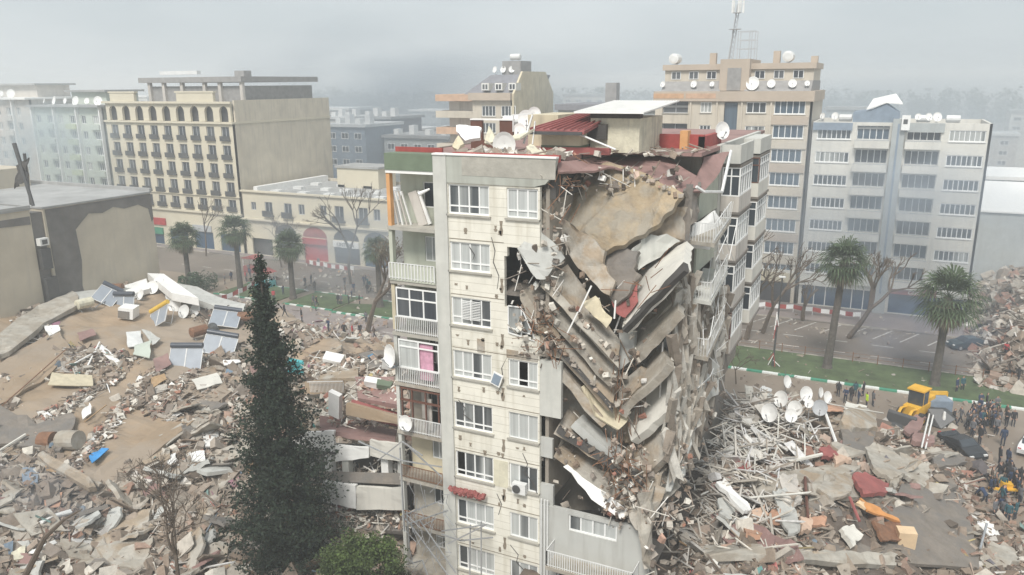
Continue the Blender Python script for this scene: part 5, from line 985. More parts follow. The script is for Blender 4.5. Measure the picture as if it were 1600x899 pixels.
for i, (u, v, r, f, lb) in enumerate(((1226, 622, 1.0, (.8, -.4, .3), 'tall dish highest on the right pile, its face to the right'), (1255, 646, 1.0, (.7, -.8, .3), 'dish second from the top on the right pile'), (1278, 640, .8, (.9, -.3, .2), 'dish right of the group on the right pile, seen almost edge-on'), (1219, 655, 1.05, (-.5, -1, .4), 'dish at the left of the group in the middle of the row'), (1240, 672, .95, (-.2, -1, .3), 'dish standing in the centre of the row, white face'), (1278, 668, 1.0, (.1, -1, .4), 'grey dish facing the camera at the right end of the row'), (1201, 682, 1.1, (-.4, -1, .3), 'dish lowest left at the edge of the white metal tangle'), (1262, 662, .6, (-.3, -1, .8), 'small dish lying between two larger ones'), (1232, 684, .8, (.5, -1, .4), 'dish in front, right of the lowest left one'), (1288, 652, .8, (.9, -.6, .3), 'rearmost dish beside the orange sheet'))):
    dish(G(u, v), r*.62, f, lb, 'satellite dishes thrown onto the right pile', 'greyframe' if i == 5 else 'white', 1.7)
for i, (a, b, r, mt, lb) in enumerate((((1170, 682), (1228, 728), .1, 'white', 'long white pipe slanting through the middle of the right pile'), ((1230, 742), (1282, 732), .14, 'whitewall', 'white pipe wrapped in red cloth'), ((1200, 752), (1236, 746), .16, 'palepink', 'pink pipe next to the red rag'), ((1284, 650), (1304, 712), .12, 'white', 'white channel standing beside the rear dish'), ((1438, 715), (1450, 664), .07, 'white', 'left of two white upright rails by the loader'), ((1444, 716), (1456, 666), .07, 'white', 'right of two white upright rails by the loader'), ((1256, 765), (1260, 835), .1, 'brownframe', 'dark broken steel post beside the tiles'), ((1225, 618), (1226, 592), .04, 'darkmetal', 'thin dark rod above the highest dish'), ((1290, 646), (1378, 662), .06, 'whitewall', 'thin pale rail along the far edge of the right pile'), ((1325, 800), (1340, 838), .1, 'redmuted', 'reddish batten leaning by the orange plank'), ((1528, 880), (1538, 842), .08, 'metal', 'thin metal post leaning near the lower right corner'))):
    o = MB(); o.path([G(*a, .9), G(*b, 1.0)], r, 6); solo(o, 'fallen_pole', mt, lb, 'pole')
# ================================================================ small debris
PAL = {'bright_white': [(.84, .81, .74), (.78, .74, .67), (.82, .81, .78)], 'grey': [(.42, .37, .315), (.34, .295, .245), (.5, .455, .39), (.24, .205, .175), (.38, .305, .245)], 'white': [(.72, .68, .60), (.62, .58, .51), (.78, .75, .70)],  # first entry: lightest whites, for the tangled window profiles
       'brick': [(.38, .19, .13), (.32, .15, .11), (.45, .28, .21), (.48, .36, .29)], 'dirt_shade': [(.09, .07, .055), (.12, .09, .07), (.21, .155, .115), (.28, .205, .15), (.15, .12, .095), (.33, .255, .195)],  # darkest dirt tones paint contact shade in between the pieces
       'col': [(.1, .25, .4), (.1, .35, .35), (.5, .12, .12), (.55, .45, .2), (.12, .12, .15), (.3, .1, .2), (.6, .35, .15)]}
def pick(mix):
    r = random.random()*sum(m[1] for m in mix)
    for k, w_ in mix:
        r -= w_
        if r <= 0: break
    c = random.choice(PAL[k]); f = random.uniform(.8, 1.2); return tuple(min(.85, x*f) for x in c)
def inview(x, y, z):
    d = Vector((x, y, z))-CAM; dd = d.dot(CF)
    if dd < 2: return False
    u = 800+FPX*d.dot(CR)/dd; v = 449.5-FPX*d.dot(CU)/dd; return -60 < u < 1660 and v < 980
def debris(n, reg, mix, label, smax=1.0, kinds=(.5, .25, .25), dens=None, hf=Hn, z0=0, name='rubble', tilt=1.2, dusty=.72):
    mb = MB(); k = 0; tries = 0
    while k < n and tries < n*30:
        tries += 1; x = random.uniform(reg[0], reg[1]); y = random.uniform(reg[2], reg[3])
        if dens and random.random() > dens(x, y): continue
        z = max(hf(x, y), 0)+z0
        if not inview(x, y, z): continue
        k += 1; q = random.random(); s = smax*(random.uniform(.15, 1)**1.9 if random.random() > .03 else random.uniform(1, 1.9))+.06; c = pick(mix)
        dk = dusty*min(1, max(.2, .62+.9*noise.noise(Vector((x*.11, y*.11, 8))))); dv = .5+.8*noise.noise(Vector((x*.07, y*.07, 2))); du = tuple(p_*(1-dv)+q_*dv for p_, q_ in zip((.17, .125, .092), (.33, .275, .215)))
        c = tuple(p_*(1-dk)+q_*dk for p_, q_ in zip(c, du))
        if q < kinds[0]: mb.ob((x, y, z+s*.15), (s*random.uniform(.6, 1.3), s*random.uniform(.5, 1), s*random.uniform(.25, .8)), rrot(tilt), .35, c)
        elif q < kinds[0]+kinds[1]: mb.ob((x, y, z+s*.25), (s*random.uniform(1, 2), s*random.uniform(.4, 1.2), .05+s*.05), rrot(tilt*.7), .3, c)
        else: mb.ob((x, y, z+s*.3), (s*random.uniform(1.5, 3.2), .05+.04*s, .04+.03*s), rrot(tilt*.5), .1, c)
    return tag(mb.build(name, 'debris'), label, 'rubble', kind='stuff')
noi = lambda x, y, s=.15, o=0: .5+.9*noise.noise(Vector((x*s+o, y*s, o)))
debris(19000, (8.5, 31, -14, 42), [('grey', 3), ('white', 1.2), ('brick', 1.5), ('dirt_shade', 5.5), ('col', .2)], 'small broken masonry, bricks and scraps covering the pile right of the cream block', .6, dens=lambda x, y: ss((44-y)/10)*ss((32-x)/6)*(.12 if (19 < x < 28.5 and -5 < y < 20 and x > 17) else 1)*(0 if x < 11.6 and y > 1 else 1)*(.4+.6*noi(x, y)))
debris(800, (9, 20, 12, 36), [('bright_white', 5), ('grey', 1)], 'tangle of white window profiles and railings heaped beside the torn corner', 1.1, (.02, .08, .9), dens=lambda x, y: math.exp(-((x-13)/2.8)**2-((y-23)/8)**2), z0=.6, name='metal_tangle', tilt=1.3, dusty=.5)
debris(380, (10, 17, 4, 16), [('white', 5), ('grey', 1)], 'tangle of white bars lower down against the torn corner', 1.0, (.02, .08, .9), z0=.4, name='metal_tangle', dusty=.5, dens=lambda x, y: math.exp(-((x-13.5)/2.4)**2-((y-12)/4)**2), tilt=1.3)
debris(4200, (-66, -24, -4, 40), [('grey', 3), ('white', 3), ('dirt_shade', 3), ('col', .4)], 'patches of small scrap strewn on the fallen muddy roof', .6, dens=lambda x, y: ss((noi(x, y, .12, 5)-.62)/.2)*1.0)
debris(16000, (-50, 2, -20, 12), [('grey', 3.5), ('white', 2), ('brick', .9), ('dirt_shade', 4), ('col', .3)], 'dense broken masonry and household scraps in the lower left', .72, (.38, .34, .28), dens=lambda x, y: (ss((-1.5-y)/3) if x < -30 else ss((x+31)/3)*ss((13-y)/4))*(.35+.8*noi(x, y)))
debris(8000, (-40, -3.9, 8, 40), [('grey', 4), ('white', 1.6), ('brick', .8), ('dirt_shade', 4), ('col', .15)], 'broken masonry between the muddy roof and the cream block', .68, (.38, .34, .28), dens=lambda x, y: ss((x+38+(.5*(20-y)))/8)*ss((41-y)/5))
debris(3200, (-75, 0, 36, 72), [('grey', 3), ('white', 4), ('brick', 1), ('col', .6)], 'scraps scattered over the street on the left', .6, dens=lambda x, y: (ss((52-y)/14)*.8+.15)*noi(x, y, .1, 2)*(1 if abs(y-55) > 4 else .3))
debris(500, (2, 34, 40, 80), [('grey', 3), ('white', 2), ('dirt_shade', 2)], 'small stones and scraps on the right carriageway', .35, dens=lambda x, y: .5*noi(x, y, .1, 3))
debris(3600, (31, 50, 56, 112), [('grey', 4), ('white', 4), ('brick', 2), ('dirt_shade', 3)], 'hazy broken masonry and bars on the far right heap', 1.1, (.45, .25, .3))
debris(700, (-52, -40, 62, 75), [('white', 5), ('grey', 2)], 'heap of pale scraps on the far pavement left of the cream block', 1.1, dens=lambda x, y: math.exp(-((x+47)/4)**2), z0=.3)
debris(900, (24, 33, 12, 36), [('grey', 3), ('white', 2), ('brick', 3), ('dirt_shade', 2), ('col', .6)], 'reddish scraps around the right edge of the dark slab', .7, dens=lambda x, y: ss((x-26)/2))
debris(260, (.2, 5.6, .6, 3.8), [('white', 3), ('grey', 2), ('brick', .5)], 'cream plaster fragments lying on the near roof edge of the cream block', .5, hf=lambda x, y: 27.85, tilt=.8)
debris(160, (3.5, 11, 4, 12), [('white', 2), ('grey', 2), ('dirt_shade', 1)], 'scraps lying round the roof houses of the cream block', .4, (.2, .1, .7), hf=lambda x, y: 27.85, tilt=.5)
random.seed(77)
for (k, reg, lb) in ((90, (-49, -14, -18, 10), 'larger broken slab, one of the many in the lower left heap'), (70, (12, 30, -10, 38), 'larger broken slab, one of the many in the heap right of the cream block'), (45, (-36, -8, 10, 36), 'larger broken slab, one of the many between the muddy roof and the street')):
    n_ = 0; tr_ = 0
    while n_ < k and tr_ < 4000:
        tr_ += 1; x = random.uniform(reg[0], reg[1]); y = random.uniform(reg[2], reg[3]); z = Hn(x, y)
        if H0(x, y) < .5 or not inview(x, y, z) or (19 < x < 28.5 and y < 21) or (x < -30 and y > -2 and y < 12 and reg[1] == -14): continue
        n_ += 1; r = random.uniform(.7, 1.7); az = random.uniform(0, 6.28); R3 = rot(random.gauss(0, .35), random.gauss(0, .35), az); m_ = random.choice((4, 5, 5, 6))
        pts = [Vector((x, y, z+.35))+R3 @ Vector((r*random.uniform(.6, 1.2)*math.cos(2*PI*i/m_)*1.4, r*random.uniform(.6, 1.1)*math.sin(2*PI*i/m_), 0)) for i in range(m_)]
        tag(sheet(pts, random.uniform(.12, .3), 3, .04, .1, 1.6, n_).build('concrete_chunk', random.choice(('concrete', 'concrete_tan', 'concrete', 'concrete_dark', 'concrete_tan', 'roofred', 'greyrender')), None, ), lb, 'slab', lb.split(', ')[1].replace('one of the many', 'slabs'))
for (u0, v0, u1, v1, w_, k, lb) in ((60, 660, 190, 590, 9, 260, 'dark strip of scrap running down the mud left of the middle'), (110, 740, 250, 575, 12, 420, 'long diagonal strip of broken tiles across the mud'), (40, 700, 130, 620, 8, 200, 'short strip of scrap over the grey roof plate'), (240, 640, 350, 545, 8, 220, 'strip of scrap from the solar panels down to the left'), (0, 600, 70, 590, 14, 90, 'loose scrap at the left edge of the mud')):
    mb = MB()
    for i in range(k):
        t_ = random.random(); p = G(u0+(u1-u0)*t_+random.gauss(0, w_*.5), v0+(v1-v0)*t_+random.gauss(0, w_*.4), .12); s = random.uniform(.1, .65)
        if random.random() < .35: mb.ob(p, (random.uniform(.5, 2), .07, .05), rrot(.3), .1, pick([('white', 2), ('dirt_shade', 3), ('grey', 2)]))
        else: mb.ob(p, (s, s*.8, s*.35), rrot(.9), .35, pick([('dirt_shade', 4), ('grey', 3), ('white', 1.6), ('brick', 1)]))
    tag(mb.build('rubble', 'debris'), lb, 'rubble', kind='stuff')
# debris clinging inside the torn corner
mb = MB()
for (u0, v0, u1, v1, n0, n1, k) in ((845, 430, 985, 640, .2, 1.2, 45), (865, 640, 1000, 800, .2, 1.4, 55), (985, 440, 1066, 700, 1.2, 5, 70), (800, 370, 880, 460, -.3, .6, 60), (840, 280, 885, 420, .2, 1.2, 70), (1060, 560, 1130, 720, 3, 11, 55), (950, 690, 1080, 830, -.6, 2.4, 190), (800, 470, 870, 560, -.3, .4, 90), (960, 500, 1010, 640, .6, 2.5, 40), (940, 740, 1010, 812, -.6, .4, 90), (1060, 430, 1130, 560, 4, 12, 80), (865, 262, 1065, 300, 2, 5.6, 90), (1010, 790, 1060, 899, -2, 1.5, 45)):
    for i in range(k):
        t_ = random.random(); p = W(u0+(u1-u0)*t_, v0+(v1-v0)*min(1, max(0, t_+random.uniform(-.35, .35))) if k in (160,) else random.uniform(v0, v1), n=random.uniform(n0, n1) if n1-n0 < 2 else n0+(n1-n0)*min(1, max(0, t_+random.uniform(-.15, .15)))); s = random.uniform(.06, .36)
        if random.random() < .3: mb.ob(p, (random.uniform(.5, 1.7), .04, .04), rrot(1.4), .1, pick([('white', 3), ('grey', 2), ('dirt_shade', 2)]))
        else: mb.ob(p, (s, s*.8, s*.5), rrot(1.5), .35, pick([('grey', 4), ('dirt_shade', 3), ('white', 1.2), ('brick', .6)]))
for i in range(330):
    t_ = random.random(); v = random.uniform(450, 720); lo_, hi_ = 1058-(v-450)*.05, 1136-max(0, v-540)*.33; u = random.uniform(lo_, max(lo_+8, hi_)); s_ = (u-1040)/95*12.5
    p = W(u, v, n=max(.5, s_)+random.uniform(-.5, .3)); f = random.uniform(.7, 1.1); mb.ob(p, (random.uniform(.06, .45), random.uniform(.1, .5), random.uniform(.5, 2.6)), rot(random.gauss(0, .16), random.gauss(0, .16), random.uniform(0, 3)), .35, random.choice(((.45*f, .41*f, .35*f), (.38*f, .33*f, .27*f), (.58*f, .55*f, .49*f), (.28*f, .235*f, .19*f))))
for (u0, v0, n0, u1, v1, n1) in ((853, 434, .3, 966, 562, .3), (824, 450, .1, 960, 598, .1), (836, 505, .1, 958, 636, .1), (872, 668, .1, 1004, 748, .1), (870, 706, .1, 1008, 800, .1), (972, 514, .6, 1068, 412, 4.2), (988, 560, 1.2, 1060, 486, 3), (966, 646, .7, 1044, 568, 2.6), (968, 262, 4.6, 1064, 306, 3.8)):
    for i in range(20):
        t_ = random.random(); s = random.uniform(.04, .24); p = W(u0+(u1-u0)*t_+random.gauss(0, 2), v0+(v1-v0)*t_+random.gauss(0, 2.5), n=n0+(n1-n0)*t_-.05); mb.ob(p, (s*1.3, s, s), rrot(1.5), .4, pick([('grey', 4), ('dirt_shade', 3), ('white', .6), ('brick', .5)]))
tag(mb.build('clinging_debris', 'debris', B), 'broken masonry and bars clinging in the torn corner', kind='stuff')
for (u, v, k) in ((968, 735, 60), (850, 520, 50), (1000, 430, 12), (890, 285, 15)):
    c = W(u, v, n=-.2); mb = MB()
    for i in range(k): a = c+Vector((random.gauss(0, .5), random.gauss(0, .2), random.gauss(0, .6))); mb.tube(a, a+Vector((random.gauss(0, .5), random.gauss(0, .3), random.gauss(0, .5))), .022, n=3)
    tag(mb.build('reinforcing_bars', 'rust', B), kind='stuff')
mb = MB()
for i in range(70):
    u = random.uniform(955, 1060); v = random.uniform(540, 760); a = W(u, v, n=.4+(u-955)/105*3.5); mb.tube(a, a+Vector((random.gauss(0, .15), random.gauss(0, .2), -random.uniform(.8, 2.6))), .02, n=3)
tag(mb.build('reinforcing_bars', 'rust', B), kind='stuff')
for i, ls in enumerate(([(886, 522), (903, 488)], [(960, 498), (962, 470)], [(905, 487, ), (924, 447)], [(1030, 640), (1036, 535)], [(975, 478), (960, 520)])):
    mb = MB(); mb.path([W(u, v, n=-.1 if i < 3 else 2) for u, v in ls], .05, 4); mb.build('loose_batten', 'white', B)

mb = MB()
for (u0, u1, v0, v1, n0, n1, k, dv) in ((478, 620, 560, 592, 13, 10, 260, 6), (470, 640, 646, 668, 6, 4.4, 160, 5), (560, 622, 590, 630, 8.5, 5.5, 130, 3), (462, 640, 796, 828, 3.4, 2.4, 300, 6), (470, 640, 722, 750, 4.5, 3.2, 120, 4), (580, 636, 700, 715, 4, 3, 40, 4), (500, 575, 600, 640, 7, 5, 60, 3)):
    for i in range(k):
        t_ = random.random(); u = random.uniform(u0, u1); p = W(u, v0+(v1-v0)*t_+random.uniform(-dv, 1), n=n0+(n1-n0)*t_); s = random.uniform(.08, .5)
        if random.random() < .35: mb.ob(p, (random.uniform(.5, 1.8), .05, .05), rrot(.6), .1, pick([('white', 4), ('grey', 2), ('dirt_shade', 1)]))
        else: mb.ob(p, (s, s*.8, s*.4), rrot(1.2), .35, pick([('grey', 4), ('dirt_shade', 3), ('white', 3), ('brick', 1.4), ('col', .2)]))
tag(mb.build('loose_debris', 'debris', Pc), kind='stuff')
# ================================================================ vegetation
def leafquad(mb, c, s, nrm, col):
    a = nrm.orthogonal().normalized(); a = Matrix.Rotation(random.uniform(0, 6.28), 3, nrm) @ a; b = nrm.cross(a)
    mb.add([c-a*s, c-b*s*.5, c+a*s, c+b*s*.5], [(0, 1, 2, 3)], col)
def rv(): 
    v = Vector((random.gauss(0, 1), random.gauss(0, 1), random.gauss(0, 1))); return v.normalized()
# dark cypress in the foreground
top = W(402, 388, n=-1.5); cx, cyy = top.x+.5, -1.5
t = thing('cypress_tree', 'tall dark cypress standing in front of the rubble, left of the cream block', 'tree', (cx, cyy, 0))
mb = MB(); mb.path([(cx, cyy, 0), (cx-.1, cyy, 9), (top.x, cyy, top.z-.3)], [.28, .2, .03], 8); mb.build('trunk', 'bark', t)
mb = MB(); Ht = top.z
def crad(z):
    k = 1-z/Ht; return (.24+3.6*min(.86, k*1.12)**1.05)*(1-.25*ss((k-.85)/.15))
for i in range(1000):
    z = Ht*(1-random.random()**.62*.97); an = random.uniform(0, 2*PI); r = crad(z)*random.uniform(.3, 1.12)*(1+.38*noise.noise(Vector((math.cos(an)*1.5, math.sin(an)*1.5, z*.55))))
    base = Vector((cx+(top.x-cx)*z/Ht, cyy, z-.5)); tip = base+Vector((math.cos(an)*r, math.sin(an)*r, .35+.75*r*.45))
    L_ = .25+.12*r
    m_ = int(30+26*min(r, 1.6)); c0 = random.uniform(.75, 1.3)
    for j in range(m_):
        q = base.lerp(tip, random.uniform(.35, 1.05))+rv()*random.uniform(0, L_)*(1 if random.random() < .85 else 1.6); g = c0*random.uniform(.7, 1.3)
        leafquad(mb, q, random.uniform(.06, .15), (rv()+Vector((0, 0, .3))).normalized(), (.011*g, .023*g, .010*g))
mb.build('crown', 'foliage', t)
# round bright green tree at the bottom
c = W(568, 888, n=-4.5); t = thing('broadleaf_tree', 'bright green bushy tree top at the bottom edge, right of the cypress', 'tree', (c.x, c.y, 0))
mb = MB(); mb.path([(c.x, c.y, 0), (c.x, c.y, c.z-1)], [.2, .12], 7)
for k in range(9): a = Vector((c.x, c.y, c.z-2)); mb.path([a, a+rv()*1.6+Vector((0, 0, 1))], [.08, .03], 4)
mb.build('trunk', 'bark', t); mb = MB()
for i in range(230):
    d = rv(); r = Vector((2.9, 2.3, 2.3)); cc = c+Vector((d.x*r.x, d.y*r.y, d.z*r.z-.6))*random.uniform(.45, 1.0); s = random.uniform(.35, .65); c0 = random.uniform(.6, 1.5)
    for j in range(95): g = c0*random.uniform(.75, 1.3); leafquad(mb, cc+rv()*s*random.random()**.4, random.uniform(.05, .12), (rv()+Vector((0, 0, .6))).normalized(), (.052*g, .078*g, .018*g))
mb.build('crown', 'foliage', t)
# low shrubs near the left median
def shrub(u, v, r, lb, n_=40, col=(.045, .075, .04)):
    p = G(u, v); t = thing('shrub', lb, 'shrub', p); mb = MB(); mb.path([p, p+Vector((0, 0, r))], [.1, .05], 5); mb.build('trunk', 'bark', t); mb = MB()
    for i in range(n_):
        d = rv(); cc = p+Vector((d.x*r, d.y*r, r*.8+d.z*r*.6)); c0 = random.uniform(.7, 1.3)
        for j in range(45): g = c0*random.uniform(.75, 1.3); leafquad(mb, cc+rv()*r*.35, random.uniform(.08, .2), rv(), tuple(x*g for x in col))
    mb.build('crown', 'foliage', t)
shrub(318, 455, 1.9, 'dark green bush at the foot of the leftmost palm'); shrub(300, 452, 1.2, 'smaller bush left of the dark one under the leftmost palm', 22)
# fan palms
def palm(base, h, r, lb, seed, g='palms along the median', lean=0):
    random.seed(seed); t = thing('palm_tree', lb, 'palm tree', base, g); b = Vector(base); tp = b+Vector((lean, 0, h))
    mb = MB(); mb.path([b, b+Vector((0, 0, .5)), b.lerp(tp, .35), b.lerp(tp, .8), tp], [.62, .48, .40, .37, .4], 9); mb.build('trunk', 'palmbark', t)
    mb = MB(); md = MB()
    def leaf(m_, el, az, L_, R__, col):
        d = Vector((math.cos(az)*math.cos(el), math.sin(az)*math.cos(el), math.sin(el))); o = tp+Vector((0, 0, .1)); e = o+d*L_-Vector((0, 0, .12*L_)); m_.tube(o, e, .035, .02, 3, tuple(x*.9 for x in col))
        s_ = d.cross(Vector((0, 0, 1))); s_ = s_.normalized() if s_.length > .1 else Vector((1, 0, 0)); up = s_.cross(d).normalized()
        for k in range(15):
            a = (k-7)/7*1.75; dd = (d*math.cos(a)+s_*math.sin(a)).normalized(); l_ = R__*(1-.25*abs(k-7)/7)*random.uniform(.85, 1.1); w_ = dd.cross(up).normalized()*.075
            p1 = e+dd*l_*.6+up*.06*random.uniform(-1, 1.5); p2 = e+dd*l_-Vector((0, 0, .28*l_*random.uniform(.6, 1.6)))
            f = random.uniform(.75, 1.3); cc = tuple(x*f for x in col); m_.add([e-w_*.3, p1-w_, p2, p1+w_, e+w_*.3], [(0, 1, 2, 3, 4)], cc)
    for i in range(42):
        az = i*2.399; el = 1.35-2.0*(i/42)**.9+random.uniform(-.15, .15); leaf(mb, el, az, r*.5*random.uniform(.8, 1.15), r*.62, (.06, .09, .04))
    for i in range(34):
        az = i*2.399; el = -.75-.6*(i/34)+random.uniform(-.15, .15); leaf(md, el, az, r*.42*random.uniform(.8, 1.2), r*.42, (.22, .185, .125))
    mb.build('crown', 'foliage', t); md.build('dead_fronds', 'foliage', t); return t
def palm_at(u, v, vtop, r, lb, seed, lean=0):
    p = W(u, v, z=.1); zt = W(u, vtop, n=p.y).z; palm(p, zt-r*.8, r, lb, seed, lean=lean)
palm_at(1292, 575, 372, 3.2, 'palm with the slim trunk in front of the pale flats, right of the flag pole', 1, .7)
palm_at(1460, 602, 418, 3.9, 'stout palm wrapped in blue smoke at the right', 2, .2)
palm_at(296, 448, 350, 3.0, 'leftmost palm on the left median, above the bush', 3)
palm_at(376, 455, 338, 3.0, 'second palm from the left, left of the cypress top', 4)
palm_at(458, 466, 362, 2.9, 'palm just right of the cypress top', 5)
palm_at(594, 480, 372, 2.4, 'palm partly hidden behind the left edge of the cream block', 6)
random.seed(11)
# bare trees
def bare(base, h, lb, seed, spread=.5, r0=.22, lean=(0, 0), mat='bark', depth=5, name='bare_tree', leafy=None):
    random.seed(seed); b = Vector(base); t = thing(name, lb, 'tree', b); tr = MB(); mb = MB(); ends = []
    def grow(p, d, l_, r, k):
        q = p+d*l_*.5+rv()*l_*.06; e = q+(d+rv()*.15).normalized()*l_*.5; m_ = tr if k == 0 else mb; m_.path([p, q, e], [r, r*.88, r*.72], 6 if k < 2 else 4)
        if k >= depth: ends.append(e); return
        for i in range(random.choice((2, 3, 3)) if k else 3):
            nd = (d+rv()*spread*1.4+Vector((0, 0, .22))).normalized(); grow(e if i else q.lerp(e, .9), nd, l_*random.uniform(.6, .82), r*.66, k+1)
    grow(b, Vector((lean[0], lean[1], 1)).normalized(), h*.38, r0, 0); tr.build('trunk', mat, t); mb.build('branches', mat, t)
    if leafy:
        m2 = MB()
        for e in ends:
            for j in range(10): g = random.uniform(.7, 1.3); leafquad(m2, e+rv()*.5, .1, rv(), tuple(x*g for x in leafy))
        m2.build('crown', 'foliage', t)
    return t
def bare_at(u, v, vt, lb, seed, lean=(0, 0), r0=.25, spread=.5, depth=5, z=.1, leafy=None, mat='bark'):
    p = W(u, v, z=z); bare(p, (W(u, vt, n=p.y).z-z)*.95, lb, seed, spread, r0, lean, mat, depth, leafy=leafy)
bare_at(1166, 530, 375, 'bare tree close to the right side of the cream block', 21, (.1, 0), .35)
bare_at(1192, 520, 400, 'bare tree between the block and the flag pole', 22, (.25, 0), .3)
bare_at(1326, 528, 375, 'leaning bare tree in front of the grey stair shaft', 23, (.45, 0), .35)
bare_at(1254, 500, 440, 'short lopped tree behind the red and white tape', 24, (0, 0), .3, .4, 3)
bare_at(574, 520, 372, 'leaning brown tree beside the left edge of the cream block', 25, (.35, 0), .35, .5, 5, .1, (.17, .15, .10))
bare_at(548, 444, 300, 'bare tree in front of the low shop building', 26, (0, 0), .25)
bare_at(440, 418, 345, 'thin bare tree before the red shopfront', 27, (0, 0), .16, .6, 5)
bare_at(322, 400, 300, 'thin bare tree before the hotel ground floor', 28, (0, 0), .16, .5, 4)
bare_at(1150, 600, 540, 'small bare shrub at the corner of the verge by the block', 29, (0, 0), .08, .8, 4)
bare(W(285, 930, n=-8), 6.5, 'brown bare tree rising from the lower left rubble', 30, .6, .13, (-.05, 0), 'bark', 6)
random.seed(12)
o = MB(); o.path([W(40, 899, n=-14), W(70, 840, n=-13.8), W(100, 812, n=-13.6), W(128, 796, n=-13.5)], [.16, .12, .08, .03], 6); o.path([W(70, 840, n=-13.8), W(60, 815, n=-13.6)], [.06, .02], 5); solo(o, 'fallen_branch', 'bark', 'dark branch reaching in from the bottom left corner', 'branch')
# far belt of trees, too many and too hazy to tell apart
mb = MB(); mb2 = MB()
for i in range(600):
    y = random.uniform(560, 700); x = random.uniform(-640, 330)+20; h = random.uniform(14, 26)+12*max(0, noise.noise(Vector((x*.012, 0, 4))))*(1.6 if x > 0 else .8); 
    for j in range(60): leafquad(mb, Vector((x+random.gauss(0, 2), y+random.gauss(0, 2), h*random.uniform(.2, 1))), random.uniform(.9, 1.9), rv(), (.06, .09, .05))
    mb2.tube((x, y, 0), (x, y, h*.6), .3, n=4, col=(.12, .1, .07))
mb.v += []; o = len(mb.v); mb.v += mb2.v; mb.f += [tuple(i+o for i in f) for f in mb2.f]; mb.c += mb2.c; mb.mi += mb2.mi
tag(mb.build('distant_wood', 'foliage'), 'faint belt of trees along the hazy skyline', 'trees', kind='stuff')
